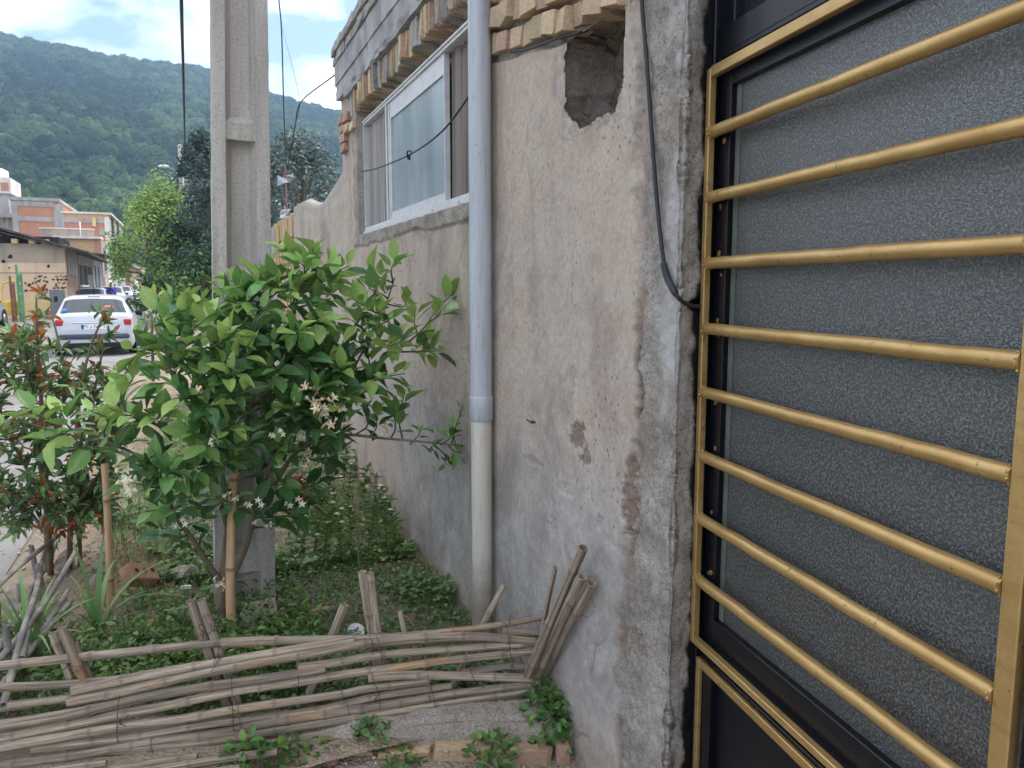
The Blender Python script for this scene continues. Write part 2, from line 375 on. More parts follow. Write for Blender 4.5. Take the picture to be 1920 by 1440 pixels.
    rim = sst(0.02, 0.0, np.maximum(np.abs(Ug - 2.2) - 0.19, np.abs(Z - 2.21) - 0.16)) * 0.6; mort = np.maximum(mort, rim * (fbm(Ug * 30, Z * 30, 3, 141) > .5))
    # raw mortar where bricks show above the plaster
    ptop = 2.452 - 0.155 * (3.0 - np.maximum(Ug, 2.37)) - 0.07 * np.maximum(2.37 - Ug, 0) + 0.03 * (fbm(Ug * 6, Ug * 0, 4, 121) - 0.5) + 9 * sst(2.02, 1.98, Ug) + 9 * sst(3.05, 3.09, Ug)
    bare = sst(-0.006, 0.006, Z - ptop); dn = dn + bare * (0.020 + 0.016 * rough); mort = np.maximum(mort, bare)
    # window opening and its raw mortar surround
    win = sst(0, 0.010, Ug - 3.155) * sst(0, 0.010, 5.70 - Ug) * sst(0, 0.008, Z - 1.932) * sst(2.81, 2.80, Z)
    sw = 0.05 + 0.055 * fbm(Ug * 4, Z * 4, 3, 131)
    sur = sst(-0.012, 0.012, Z - (1.935 - sw)) * sst(3.02, 3.08, Ug) * sst(-0.02, 0.02, (5.92 + 0.2 * (fbm(Z * 5, Z * 0, 3, 133) - 0.5)) - Ug) * (1 - win) * sst(3.3, 3.2, Z)
    mort = np.maximum(mort, sur); dn += sur * (0.030 * rough - 0.012)
    dn = dn * (1 - win) + win * 0.15
    # far end above: brick-and-mortar quoin
    white = np.where(jamb_black_mask > 0.02, -jamb_black_mask, white)
    X = X + dn * (1 - jamb); Y2 = Y + dn * jamb
    P = np.stack([X, Y2, Z], -1).reshape(-1, 3)
    idx = np.arange(nz * ny).reshape(nz, ny)
    Q = np.stack([idx[:-1, :-1], idx[1:, :-1], idx[1:, 1:], idx[:-1, 1:]], -1).reshape(-1, 4)
    Q = Q[~hole.reshape(-1)[Q].all(1)]
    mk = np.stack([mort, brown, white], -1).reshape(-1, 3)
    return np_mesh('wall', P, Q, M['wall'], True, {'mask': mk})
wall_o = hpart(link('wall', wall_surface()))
def cavity():                                 # the crumbling hole hacked into the masonry
    n = 90; V = []; mk = []; yc, zc_, hy, hz, dm = 2.19, 2.222, .218, .180, .215
    A = np.linspace(-1, 1, n + 1); a, b = np.meshgrid(A, A)
    S = lambda t: np.sign(t) * (1 - (1 - np.abs(t)) ** 2.2)
    dep = dm * np.minimum(1 - np.abs(a) ** 5, 1 - np.abs(b) ** 5); y = yc + hy * S(a); z = zc_ + hz * S(b)
    lump = np.exp(-(((a + .25) / .55) ** 2 + ((b - .62) / .40) ** 2)); dep = dep * (1 - .55 * lump) - .0 * a
    ins = np.clip(dep / dm * 3, 0, 1)
    f = lambda s, sd: fbm(a * s + 7, b * s + 3, 4, sd) - .5
    dep = dep + ins * (.075 * f(5, 201) + .035 * f(16, 202)); y = y + ins * (.040 * f(6, 203) + .022 * f(18, 204)); z = z + ins * (.040 * f(6, 205) + .022 * f(18, 206))
    z = z + .03 * a * (b < 0) * np.abs(b)
    P = np.stack([D + .003 + np.maximum(dep, 0), y, z], -1).reshape(-1, 3); idx = np.arange(P.shape[0]).reshape(n + 1, n + 1)
    Q = np.stack([idx[:-1, :-1], idx[1:, :-1], idx[1:, 1:], idx[:-1, 1:]], -1).reshape(-1, 4)
    br = np.clip(.35 + 1.2 * (fbm(a * 3, b * 3, 3, 207) - .4), 0, 1) * np.ones_like(a); mk = np.stack([np.ones_like(a), br, 0 * a], -1).reshape(-1, 3)
    return np_mesh('niche', P, Q, M['wall'], True, {'mask': mk})
hpart(link('niche', cavity()))
simple('cement', srgb(132, 130, 132), srgb(174, 171, 171), 5, 0.93, 0.6, 45, 0.006, 0.1)
simple('brick', srgb(176, 154, 128), srgb(200, 178, 148), 9, 0.92, 0.5, 60, 0.004, 0.1, objrand=0.45)
simple('brick_pink', srgb(168, 138, 120), srgb(192, 162, 140), 9, 0.92, 0.5, 60, 0.004, 0.1, objrand=0.35)
simple('brick_kerb', srgb(164, 136, 110), srgb(186, 158, 130), 9, 0.92, 0.5, 60, 0.004, 0.1, objrand=0.3)
simple('brick_grey', srgb(142, 137, 134), srgb(178, 172, 167), 7, 0.93, 0.5, 50, 0.004, 0.1, objrand=0.35)
body = MB(); body.b6(1.40, 6.2, 1.78, 6.30, -0.2, 3.36)
hpart(body.build('house_body', M['cement']))
roofm = MB(); roofm.b6(1.20, 6.3, 1.72, 6.36, 3.365, 3.42); hpart(roofm.build('roof_slab', M['cement']))
farend = MB(); farend.b6(D + .03, 1.42, 6.31, 6.345, -0.2, 3.36); hpart(farend.build('end_wall', M['cement']))

# bricks -------------------------------------------------------------
BR = []
for k in range(6):
    mb = MB(); mb.box((0, 0, 0), (1, 1, 1), None, 0.035, 0.055); BR.append(mb)
def brick(x, y, z, dx, dy, dz, mat, rx=0, ry=0, rz=0, parent=None, cache={}):
    k = random.randrange(6); key = (k, mat)
    if key not in cache: cache[key] = BR[k].mesh('brick', M[mat])
    o = link('brick', cache[key], None, (x, y, z), (rx, ry, rz), (dx, dy, dz))
    return hpart(o) if parent is None else o
u = random.uniform
# soldier course over the window (on edge, uneven)
y = 5.86
while y > 2.98:
    w = u(0.040, 0.058); pro = u(-0.012, 0.012) + (0.02 if 4.0 < y < 4.25 else 0) - 0.014 * math.sin(y * 5)
    hz = u(0.125, 0.150); zb = 2.80 + u(-0.010, 0.012)
    brick(1.150 + pro + 0.075, y - w / 2, zb + hz / 2, 0.15, w * 0.93, hz, random.choice(['brick', 'brick', 'brick_pink', 'brick_grey']), u(-.09, .09), 0, u(-.06, .06)); y -= w + u(0.0, 0.006)
# flat courses below its far end
for (yy, zz) in ((6.02, 2.745), (6.17, 2.70), (6.20, 2.775), (6.17, 2.625), (6.25, 2.85), (6.05, 2.83)):
    brick(1.20, yy, zz, 0.12, 0.17, 0.062, 'brick_pink', u(-.03, .03), 0, u(-.05, .05))
brick(1.195, 5.76, 2.165, 0.05, 0.05, 0.16, 'brick_pink')
brick(1.19, 5.80, 2.725, 0.10, 0.15, 0.06, 'brick')
# courses right of the drainpipe, sloping with the plaster edge
for row, (z0, ya, yb_, proud) in enumerate(((2.474, 3.05, 2.05, 0.0), (2.568, 3.06, 1.96, -0.012), (2.664, 3.06, 1.90, 0.006), (2.760, 3.06, 1.86, 0), (2.856, 3.06, 1.8, 0))):
    y = ya + u(-.03, .02)
    while y > yb_:
        w = u(0.075, 0.115); h = u(0.068, 0.078)
        tilt = u(-.18, .18); tx = u(-.12, .12)
        if row == 1 and 2.6 < y < 2.9: tx = u(-.35, .35)
        brick(D + proud + 0.042 + u(-.018, .014), y - w / 2, z0 + h / 2 - 0.155 * (3.0 - max(y, 2.37)) - 0.07 * max(2.37 - y, 0), 0.11, w, h, random.choice(['brick', 'brick', 'brick', 'brick_pink']), 0.12 + tx, u(-.05, .05), tilt)
        y -= w + u(0.006, 0.018)
# parapet: a rough cement ledge, two smooth bands, two brick courses
def rough_beam(name, x0, y0, y1, z0, z1, amp, parent, mat, step=0.03, seed=0, back=1.45):
    ys = np.arange(y0, y1 + 1e-6, step); n = len(ys); prof = [(0, 0), (0, .25), (0, .5), (0, .75), (0, 1)]
    V = []; Fs = []
    for i, yv in enumerate(ys):
        for k, (a, b) in enumerate(prof):
            j = amp * (fbm(np.array(yv * 9.0), np.array(k * 3.7), 3, seed) - 0.5) * 2
            V.append((x0 + float(j), yv, z0 + (z1 - z0) * b + (float(amp * 0.8 * (fbm(np.array(yv * 13.), np.array(k * 1.3 + 40), 3, seed + 5) - 0.5)) if k in (0, 4) else 0)))
        V.append((back, yv, z1)); V.append((back, yv, z0))
    m = 7
    for i in range(n - 1):
        for k in range(m): Fs.append((i * m + k, i * m + (k + 1) % m, (i + 1) * m + (k + 1) % m, (i + 1) * m + k))
    mb = MB(); mb.add(V, Fs); b = len(V)
    mb.f.append(tuple(range(m))[::-1]); mb.mi.append(0); mb.f.append(tuple((n - 1) * m + k for k in range(m))); mb.mi.append(0)
    o = mb.build(name, mat, None); smooth_by_angle(o, 35); return hpart(o)
rough_beam('cement_ledge', 1.128, 3.07, 6.02, 2.955, 3.005, 0.016, None, M['cement'], 0.02, 3)
rough_beam('parapet_band', 1.136, 1.72, 6.345, 3.006, 3.115, 0.005, None, M['cement'], 0.04, 13)
rough_beam('parapet_band', 1.127, 1.72, 6.35, 3.1155, 3.262, 0.004, None, M['cement'], 0.04, 23)
for row, z0 in enumerate((3.268, 3.339)):
    y = 6.36
    while y > 1.75:
        w = u(0.17, 0.21) if random.random() < .7 else u(.08, .1)
        brick(1.185 + u(-.006, .006) - 0.012 * row, y - w / 2, z0 + 0.031, 0.14, w, 0.061, 'brick_grey', u(-.02, .02), u(-.02, .02), u(-.03, .03)); y -= w + 0.008
brick(1.19, 6.33, 3.30, 0.12, 0.05, 0.06, 'brick_grey')

# sliding window -------------------------------------------------------
g = NT('white_aluminium'); v = g.coord('Object', (1, 1, 1))
col = g.mix(g.ramp(g.noise(v, 14, 5), [(0.45, 0.0), (0.75, 0.5)]), srgb(206, 206, 208), srgb(168, 164, 162))
M['alu'] = g.pbr(col, 0.42, None, 0.0, 0.5)
g = NT('frosted_pane'); v = g.coord('Object'); wv = g.noise(g.coord('Object', (1, 2.2, .4)), 2.4, 3)
col = g.mix(g.ramp(wv, [(0.35, 0.0), (0.7, 1.0)]), srgb(128, 140, 148), srgb(162, 173, 179))
M['frost'] = g.pbr(col, 0.28, g.bump(g.noise(v, 260, 3), 0.12, 0.002), 0, 0.6)
g = NT('dusty_insect_screen'); v = g.coord('Object', (1, 9, 0.35))
col = g.mix(g.ramp(g.noise(v, 2.2, 4), [(0.35, 0.0), (0.65, 1.0)]), srgb(118, 112, 111), srgb(165, 159, 157))
M['screen'] = g.pbr(col, 0.85, None, 0, 0.2)
g = NT('dark_insect_screen'); v = g.coord('Object', (1, 9, 0.25))
col = g.mix(g.ramp(g.noise(v, 2.0, 4), [(0.35, 0.0), (0.65, 1.0)]), srgb(82, 74, 72), srgb(136, 124, 118))
M['screen2'] = g.pbr(col, 0.75, None, 0, 0.3)
WX = 1.205; wz0, wz1 = 1.944, 2.735; wy0, wy1 = 3.17, 5.685
winr = empty('window', (WX, 4.4, wz0)); hpart(winr)
def wpart(mb, name, mat, smooth=False):
    o = mb.build(name, mat); o.parent = winr; o.matrix_parent_inverse = Matrix.Translation((-WX, -4.4, -wz0)); return o
mb = MB()
mb.b6(WX, WX + .07, wy0, wy1, wz1 - .030, wz1); mb.b6(WX, WX + .07, wy0, wy1, wz0, wz0 + .040)
mb.b6(WX + .001, WX + .07, wy1 - .018, wy1, wz0 + .041, wz1 - .031); mb.b6(WX + .001, WX + .07, wy0, wy0 + .03, wz0 + .041, wz1 - .031)
mb.b6(WX - .008, WX + .001, wy0, wy1, wz1 - .014, wz1 - .004); mb.b6(WX - .010, WX + .001, wy0, wy1, wz0 - .004, wz0 + .018)
wpart(mb, 'window_frame', M['alu'])
mb = MB()                                      # middle sash
s0, s1 = 3.80, 4.93
mb.b6(WX + .012, WX + .04, s0, s1, 2.605, wz1 - .031); mb.b6(WX + .012, WX + .04, s0, s1, wz0 + .041, 2.03)
mb.b6(WX + .010, WX + .04, s1 - .03, s1, 2.031, 2.604); mb.b6(WX + .012, WX + .04, s0, s0 + .012, 2.031, 2.604)
wpart(mb, 'sash', M['alu'])
mb = MB(); mb.b6(WX + .008, WX + .06, s1 + .004, s1 + .03, wz0 + .041, wz1 - .031); mb.b6(WX + .002, WX + .05, s1 + .05, s1 + .085, wz0 + .041, wz1 - .031)
wpart(mb, 'mullion', M['alu'])
mb = MB(); mb.b6(WX + .022, WX + .028, s0 + .012, s1 - .03, 2.03, 2.605); wpart(mb, 'pane', M['frost'])
def wavy(y0, y1, x, amp, per):
    mb = MB(); n = 60; V = []
    for i in range(n + 1):
        yv = y0 + (y1 - y0) * i / n; xx = x + amp * math.sin(yv * per) + amp * .6 * math.sin(yv * per * 2.3 + 1)
        V += [(xx, yv, wz0 + .041), (xx + .004, yv, wz1 - .031)]
    mb.add(V, [(2 * i, 2 * i + 1, 2 * i + 3, 2 * i + 2) for i in range(n)]); return mb
o = wpart(wavy(s1 + .086, wy1 - .019, WX + .035, .006, 42), 'insect_screen', M['screen']); o['label'] = 'dusty pale grey insect screen'; o.data.polygons.foreach_set('use_smooth', [True] * len(o.data.polygons))
o = wpart(wavy(wy0 + .031, s0 - .001, WX + .045, .008, 30), 'insect_screen', M['screen2']); o['label'] = 'brownish insect screen beside the drainpipe'; o.data.polygons.foreach_set('use_smooth', [True] * len(o.data.polygons))
mb = MB()
for yy in (3.52, 3.95, 4.45, 5.2): mb.box((WX - .011, yy, wz0 + .008), (.004, .010, .010), None, 0.002)
wpart(mb, 'screw', M['cement'])

# garden wall beyond the house ------------------------------------------
def garden_wall():
    ys = np.arange(6.29, 9.50, 0.03); nz = 70; V = []; mk = []
    for yv in ys:
        top = 2.43 - 0.10 * sst(6.4, 7.2, yv) + 0.14 * sst(7.4, 8.8, yv) + 0.05 * (fbm(np.array(yv * 3), np.array(0.), 3, 5) - .5) - 0.35 * sst(9.36, 9.52, yv) ** 2 + 0.05 * sst(6.6, 6.35, yv)
        for k in range(nz):
            z = -0.2 + (top + 0.2) * k / (nz - 1)
            V.append((D + .004 - .02 * float(sst(6.4, 7.0, yv)) + 0.012 * (float(fbm(np.array(yv * 1.5), np.array(z * 1.5), 3, 8)) - .5), yv, z)); mk.append((0.5 * (k > nz - 4), 0, 0.2 * (k > nz - 6)))
        V.append((D + .05, yv, float(top) + 0.03)); mk.append((.8, 0, 0)); V.append((D + .20, yv, float(top) - 0.02)); mk.append((.8, 0, 0)); V.append((D + .22, yv, -0.2)); mk.append((.5, 0, 0))
    m = nz + 3; n = len(ys); Q = []
    for i in range(n - 1):
        for k in range(m - 1): Q.append((i * m + k, i * m + k + 1, (i + 1) * m + k + 1, (i + 1) * m + k))
    return np_mesh('garden_wall', V, Q, M['wall'], True, {'mask': mk})
gw = link('garden_wall', garden_wall())
tag(gw, 'weathered plastered garden wall with a broken rounded top, beyond the house', 'wall')
# a brick pier behind it, its rust-stained bricks on edge
simple('stained_brick', srgb(172, 146, 112), srgb(200, 174, 136), 5, 0.9, 0.4, 50, 0.003, 0.1, objrand=0.3)
simple('rust_joint', srgb(92, 56, 38), srgb(140, 96, 66), 9, 0.9, 0.4, 50, 0.003, 0.1)
pier = empty('brick_pier', (D, 10.6, 0)); tag(pier, 'narrow brick pier with rust stained upright bricks behind the garden wall', 'pier')
o = MB().b6(D + .01, D + .25, 9.53, 12.3, -0.2, 2.40).build('pier_core', M['rust_joint'], pier); o.matrix_parent_inverse = Matrix.Translation((-D, -10.6, 0))
mb0 = BR[0].mesh('brick', M['stained_brick'])
yy = 9.56
while yy < 11.6:
    w = u(.13, .2)
    for zz in (0.2, 0.5, 0.8, 1.1, 1.4, 1.7, 2.0, 2.3):
        o = link('brick', mb0, pier, (D + .012 + u(-.008, .008), yy + w / 2, zz + u(-.02, .02)), (u(-.05, .05), 0, u(-.1, .1)), (.05, w * u(.6, .92), .27)); o.matrix_parent_inverse = Matrix.Translation((-D, -10.6, 0))
    yy += w + .01
o = MB().b6(D - .01, D + .25, 11.75, 12.3, -0.2, 2.46, 0.03).build('plaster_end', M['cement'], pier); o.matrix_parent_inverse = Matrix.Translation((-D, -10.6, 0))

# drainpipe ---------------------------------------------------------------
def pvc(name, c1, c2):
    g = NT(name); v = g.coord('Object', (4, 4, .4)); col = g.mix(g.ramp(g.noise(v, 5, 5), [(0.4, 0.0), (0.7, 1.0)]), c1, c2)
    sc = g.ramp(g.noise(g.coord('Object', (20, 20, 1.2)), 6, 5), [(0.58, 0.0), (0.70, 0.7)])
    col = g.mix(sc, col, srgb(146, 142, 136)); pz = g.n('SeparateXYZ', {'Vector': g.coord('Object')}).outputs[2]
    mud = g.ramp(g.math('ADD', pz, g.math('MULTIPLY', g.noise(g.coord('Object'), 14, 5), -.35)), [(0.0, .75), (0.22, 0.0)]); col = g.mix(mud, col, srgb(128, 108, 88))
    dots = g.ramp(g.voro(g.coord('Object'), 21), [(0.05, .7), (0.08, 0.0)]); col = g.mix(dots, col, srgb(96, 90, 84))
    M[name] = g.pbr(col, 0.46, g.bump(g.noise(g.coord('Object', (1, 1, .3)), 12, 5), .15, .004), 0, 0.4)
pvc('pvc_grey', srgb(168, 172, 180), srgb(188, 191, 197)); pvc('pvc_cream', srgb(192, 184, 172), srgb(206, 200, 190))
PX, PY = 1.122, 3.035
pipe = empty('drainpipe', (PX, PY, 0)); tag(pipe, 'grey plastic drainpipe with a cream lower length, standing against the plaster wall', 'pipe')
def ring_tube(r, z0, z1, n=32): return MB().tube([(0, 0, z0), (0, 0, (z0 + z1) / 2), (0, 0, z1)], r, n)
o = ring_tube(.0465, .990, 3.5).build('upper_pipe', M['pvc_grey'], pipe); smooth_by_angle(o, 50); o['label'] = 'bluish grey upper pipe'
mb = MB().tube([(0, 0, .992), (0, 0, .994), (0, 0, 1.086), (0, 0, 1.094), (0, 0, 1.098)], [.0485, .0505, .0505, .0495, .0468], 32)
o = mb.build('socket', M['pvc_grey'], pipe); smooth_by_angle(o, 50)
o = ring_tube(.0445, -.1, .991).build('lower_pipe', M['pvc_cream'], pipe); smooth_by_angle(o, 50); o['label'] = 'cream lower pipe'
mb = MB().lathe([(.056, -.006), (.056, .006)], 24); mb2 = MB().tube([(.0, 0, 0), (.06, 0, 0)], .004, 6)

# cables on the house ------------------------------------------------------
simple('black_rubber', (.016, .016, .018, 1), (.03, .03, .032, 1), 8, 0.5, 0.1, 60, 0.001, 0.4)
simple('rusty_wire', (.05, .035, .028, 1), (.11, .075, .055, 1), 30, 0.8, 0.1, 60, 0.001, 0.2)
def spline(pts, n=8):
    pts = [Vector(p) for p in pts]; out = []
    P = [pts[0] * 2 - pts[1]] + pts + [pts[-1] * 2 - pts[-2]]
    for i in range(1, len(P) - 2):
        for k in range(n):
            t = k / n; a, b, c, d = P[i - 1], P[i], P[i + 1], P[i + 2]
            out.append(0.5 * ((2 * b) + (c - a) * t + (2 * a - 5 * b + 4 * c - d) * t * t + (3 * b - a - 3 * c + d) * t ** 3))
    out.append(pts[-1]); return out
def cable(name, pts, r, label, mat='black_rubber', cat='cable', n=8, group=None):
    o = MB().tube(spline(pts, 10), r, n).build(name, M[mat], None, True); tag(o, label, cat, group); return o
CX = D - .010
cable('wall_cable', [on_x(1203, -40, CX), on_x(1203, 0, CX), on_x(1212, 110, CX), on_x(1222, 250, CX), on_x(1232, 380, CX), on_x(1243, 480, CX), on_x(1252, 520, CX), on_x(1270, 556, CX - .004), Vector((D + .03, 1.690, 1.505)), Vector((D + .09, 1.70, 1.500))],
      .0058, 'black cable hanging down the mortar strip and into the wall beside the gate')
o = MB().tube(spline([on_x(1243, 490, CX - .003), on_x(1252, 522, CX - .003), on_x(1268, 553, CX - .006)], 6), [.006] + [.0095] * 11 + [.007], 8).build('cable_tape', M['black_rubber'], None, True)
tag(o, 'black tape wrapped round the cable end near the gate', 'tape')
cable('brick_cable', [on_x(958, 98, D - .004), on_x(985, 93, D - .01), on_x(1010, 86, D - .01), on_x(1045, 72, D - .008), on_x(1085, 62, D + .01), on_x(1105, 55, D + .07)], .005, 'grey-black cable lying along the lowest exposed bricks above the niche')
wl = [on_x(676, 322, D - .02), on_x(705, 316, D - .05), on_x(768, 290, D - .07), on_x(830, 245, D - .07), on_x(886, 170, D - .055), on_x(899, 150, D - .06)]
cw = cable('window_wire', wl, .0045, 'thin black wire knotted in the middle, strung across the sliding window')
kb = MB(); kc = on_x(768, 290, D - .07)
kb.tube(spline([kc + Vector((0, .03, -.02)), kc + Vector((-.01, .01, .016)), kc + Vector((.005, -.02, .012)), kc + Vector((-.008, -.03, -.012)), kc + Vector((0, 0, -.022)), kc + Vector((.004, .03, -.005))], 6), .0042, 6)
kb.tube([kc + Vector((0, -.005, -.01)), kc + Vector((-.005, -.02, -.03))], .004, 6)
o = kb.build('knot', M['black_rubber'], cw, True)
mb = MB(); mb.tube([(D + .01, 2.60, 1.047), (D - .022, 2.605, 1.052)], .004, 6); mb.tube([(D - .022, 2.63, 1.055), (D - .02, 2.585, 1.049)], .0035, 6)
tag(mb.build('nail', M['rusty_wire']), 'rusty bent nail sticking out of the plaster right of the drainpipe', 'nail')
# ================================================================== the gate
g = NT('gold_paint'); v = g.coord('Object', (1, 1, 1))
col = g.mix(g.ramp(g.noise(v, 9, 5), [(0.4, 0.0), (0.7, 1.0)]), srgb(180, 146, 92), srgb(198, 164, 108))
col = g.mix(g.ramp(g.noise(v, 55, 4, .7), [(0.62, 0.0), (0.72, 0.85)]), col, srgb(100, 76, 44))
col = g.mix(g.ramp(g.noise(g.coord('Object', (.6, 6, 6)), 7, 5), [(0.5, 0.0), (0.72, .6)]), col, srgb(158, 118, 62))
col = g.mix(g.ramp(g.noise(v, 17, 6, .7), [(0.665, 0.0), (0.70, .9)]), col, srgb(62, 44, 30))
M['gold'] = g.pbr(col, 0.36, g.bump(g.noise(v, 45, 6), 0.22, 0.004), 0.55, 0.5)
g = NT('black_paint'); v = g.coord('Object')
col = g.mix(g.ramp(g.noise(g.coord('Object', (6, 6, 30)), 6, 6, .7), [(0.66, 0.0), (0.78, 0.7)]), (.0045, .0052, .0085, 1), srgb(60, 62, 68))
red = g.ramp(g.noise(v, 8.5, 4, .6), [(0.73, 0.0), (0.76, 1.0)])
M['blackp'] = g.pbr(g.mix(red, col, srgb(110, 40, 34)), 0.33, g.bump(g.noise(v, 30, 5), 0.1, 0.004), 0, 0.35)
g = NT('pebbled_glass'); v = g.coord('Object')
n1 = g.voro(v, 420); n2 = g.noise(v, 175, 4, .75)
col = g.mix(g.ramp(n2, [(0.47, 0.0), (0.63, 1.0)]), srgb(42, 43, 43), srgb(114, 116, 116))
M['pglass'] = g.pbr(col, 0.30, g.bump(g.math('ADD', n1, g.math('MULTIPLY', n2, .8)), 0.42, 0.0022), 0, 0.8, extra={'IOR': 1.65})
GP = Vector((1.245, 1.70, 0)); ga = R(8.24)
gdir = Vector((-math.sin(ga), -math.cos(ga), 0))      # along the gate, towards the camera
gback = Vector((math.cos(ga), -math.sin(ga), 0))      # into the yard
gate = empty('entrance_gate', GP, 0); tag(gate, 'black metal gate with gold painted bars in front of pebbled glass', 'gate')
GR = Matrix((gdir, gback, Vector((0, 0, 1)))).transposed()
gate.rotation_euler = GR.to_euler()                   # local x along the gate, y into the yard, z up
def gp(mb, name, mat, ang=None, label=None):
    o = mb.build(name, mat, gate)
    if ang: smooth_by_angle(o, ang)
    if label: o['label'] = label
    return o
# NB det(GR): local frame is right handed (x along, y back, z up)
zt, zb, s0, s1 = 2.102, 0.572, 0.012, 0.985
def gold_bar(name, a, b, w, d, y0):
    mb = MB(); (x0, z0), (x1, z1) = a, b
    if abs(x1 - x0) > abs(z1 - z0): mb.b6(x0, x1, y0, y0 + d, z0 - w / 2, z0 + w / 2, .002)
    else: mb.b6(x0 - w / 2, x0 + w / 2, y0, y0 + d, z0, z1, .002)
    return gp(mb, name, M['gold'])
gold_bar('grille_stile', (s0, zb), (s0, zt), .019, .019, 0); gold_bar('grille_stile', (s1, zb - .6), (s1, zt + .5), .034, .022, -.001)
gold_bar('grille_rail', (s0 + .0096, zt - .009), (s1 - .018, zt - .009), .026, .019, .0005); gold_bar('grille_rail', (s0 + .0096, zb + .009), (s1 - .018, zb + .009), .019, .019, .0005)
bars_z = [1.945, 1.782, 1.614, 1.444, 1.275, 1.102, 0.929, 0.756]
for k, z in enumerate(bars_z):
    mb = MB(); n = 14; pts = [(s0 + .008 + (s1 - .0255 - s0) * i / n, .010, z + u(-.001, .001) - .000 * i) for i in range(n + 1)]
    mb.tube(pts, .0152, 20)
    o = gp(mb, 'bar', M['gold'], 60)
    for xe, sg in ((s0 + .010, 1), (s1 - .019, -1)):
        wb = MB()
        for q in range(9):
            an = q * .7 + u(-.1, .1); wb.box((xe + sg * u(0, .004), .010 + .0155 * math.cos(an), z + .0155 * math.sin(an)), (u(.004, .008) * (1 if sg > 0 else .7), u(.004, .007), u(.004, .007)), None, .0018, .001)
        wo = gp(wb, 'weld_bead', M['gold']); wo['kind'] = 'stuff'
# smeared gold paint on the black stile beside each weld
g2 = MB()
for z in bars_z:
    for k in range(3):
        cx, cz, r = s0 + .018 + u(0, .022), z + random.choice((-1, 1)) * u(.016, .030), u(.004, .010)
        vs_ = [(cx + r * u(.6, 1.3) * math.cos(a), .0335, cz + r * u(.5, 1.2) * math.sin(a)) for a in [i * math.pi / 4 for i in range(8)]]
        g2.add([(x, .0325 + .0008 * k, zz) for x, _, zz in vs_], [tuple(range(8))])
gp(g2, 'paint_smear', M['gold'])
# black frame behind the grille
fr = MB()
fr.b6(s0 + .0, s0 + .056, .034, .075, zb - .03, zt + .02, .002); fr.b6(s0 + .0565, s1 + .03, .034, .075, zt - .050, zt + .02, .002)
gp(fr, 'sash_frame', M['blackp'])
fr = MB(); fr.b6(s0 + .0565, s1 + .03, .0335, .0752, zb - .03, zb + .085, .002); gp(fr, 'bottom_rail', M['blackp'])
fr = MB(); fr.b6(s0 + .0565, s1 + .03, .052, .058, zb + .085, zt - .050); gp(fr, 'glass_pane', M['pglass'])
mb = MB()                                                   # smooth lighter border of the glass, laid on as a strip
mb.b6(s0 + .0567, s0 + .080, .0500, .0515, zb + .0855, zt - .0505); simple('pane_border', srgb(84, 88, 84), srgb(104, 108, 102), 20, .6, .1); gp(mb, 'pane_border_strip', M['pane_border'])
# outer jamb and the transom above
fr = MB(); fr.b6(-.042, s0 - .0096, .020, .10, -.2, 2.95, .003); gp(fr, 'gate_jamb', M['blackp'])
fr = MB(); fr.b6(s0 - .009, s1 + .05, .030, .09, zt + .0205, zt + .10, .003); fr.b6(s0 + .06, s1 + .05, .0285, .0299, zt + .034, zt + .040); gp(fr, 'transom_rail', M['blackp'])
fr = MB(); fr.b6(s0 - .009, s0 + .055, .036, .09, zt + .1005, 2.95, .003); gp(fr, 'transom_stile', M['blackp'])
M['darkglass'] = NT('dark_glass').pbr((.012, .014, .02, 1), .12, None, 0, .5)
fr = MB(); fr.b6(s0 + .0555, s1 + .05, .060, .066, zt + .1005, 2.95); gp(fr, 'transom_pane', M['darkglass'])
# lower sheet-metal panel in its own gold frame
z2 = .532
gold_bar('panel_trim', (s0 + .016, -.12), (s0 + .016, z2), .020, .012, .012); gold_bar('panel_trim', (s0 + .0265, z2 - .012), (s1 - .018, z2 - .012), .024, .012, .0125)
fr = MB(); fr.b6(s0 + .006, s0 + .07, .0245, .075, -.12, zb - .031, .002); fr.b6(s0 + .0705, s1 + .03, .0245, .075, z2 - .03, zb - .031, .002); gp(fr, 'panel_frame', M['blackp'])
fr = MB(); fr.b6(s0 + .0705, s1 + .03, .045, .05, -.12, z2 - .031); gp(fr, 'lower_panel', M['blackp'])
# meeting post at the near edge, paint worn to red primer
fr = MB(); fr.b6(s1 + .0315, s1 + .11, .004, .09, -.2, 2.95, .003); gp(fr, 'meeting_post', M['blackp'], label='black near post with patches of red primer')
yard = MB(); yard.b6(-.05, 1.2, .30, .34, -.2, 3.0); gp(yard, 'dark_backing', M['blackp'])  # black sheet behind the gate, standing in for the dark interior
# ================================================================== ground, street, kerb
def ground_mat(name, c1, c2, c3, scale, bscale, bs, bd, pebble=0.0):
    g = NT(name); v = g.coord('Object')
    col = g.mix(g.ramp(g.noise(v, scale, 7, .62), [(0.36, 0.0), (0.64, 1.0)]), c1, c2)
    col = g.mix(g.ramp(g.noise(v, scale * 9, 6, .7), [(0.5, 0.0), (0.7, .7)]), col, c3)
    h = g.noise(v, bscale, 8, .7)
    if pebble > 0:
        pv = g.voro(v, pebble); h = g.math('SUBTRACT', h, g.math('MULTIPLY', pv, .8))
        rp = g.n('TexVoronoi', {'Vector': v, 'Scale': pebble}).outputs['Color']
        col = g.mix(.30, col, g.mix(.8, rp, srgb(150, 138, 124)))
    M[name] = g.pbr(col, .95, g.bump(h, bs, bd), 0, .1); return M[name]
ground_mat('dirt', srgb(146, 131, 115), srgb(170, 155, 138), srgb(122, 106, 90), 1.2, 30, .8, .02, 90)
ground_mat('street_concrete', srgb(126, 122, 119), srgb(148, 144, 140), srgb(112, 108, 103), .35, 14, .3, .01)
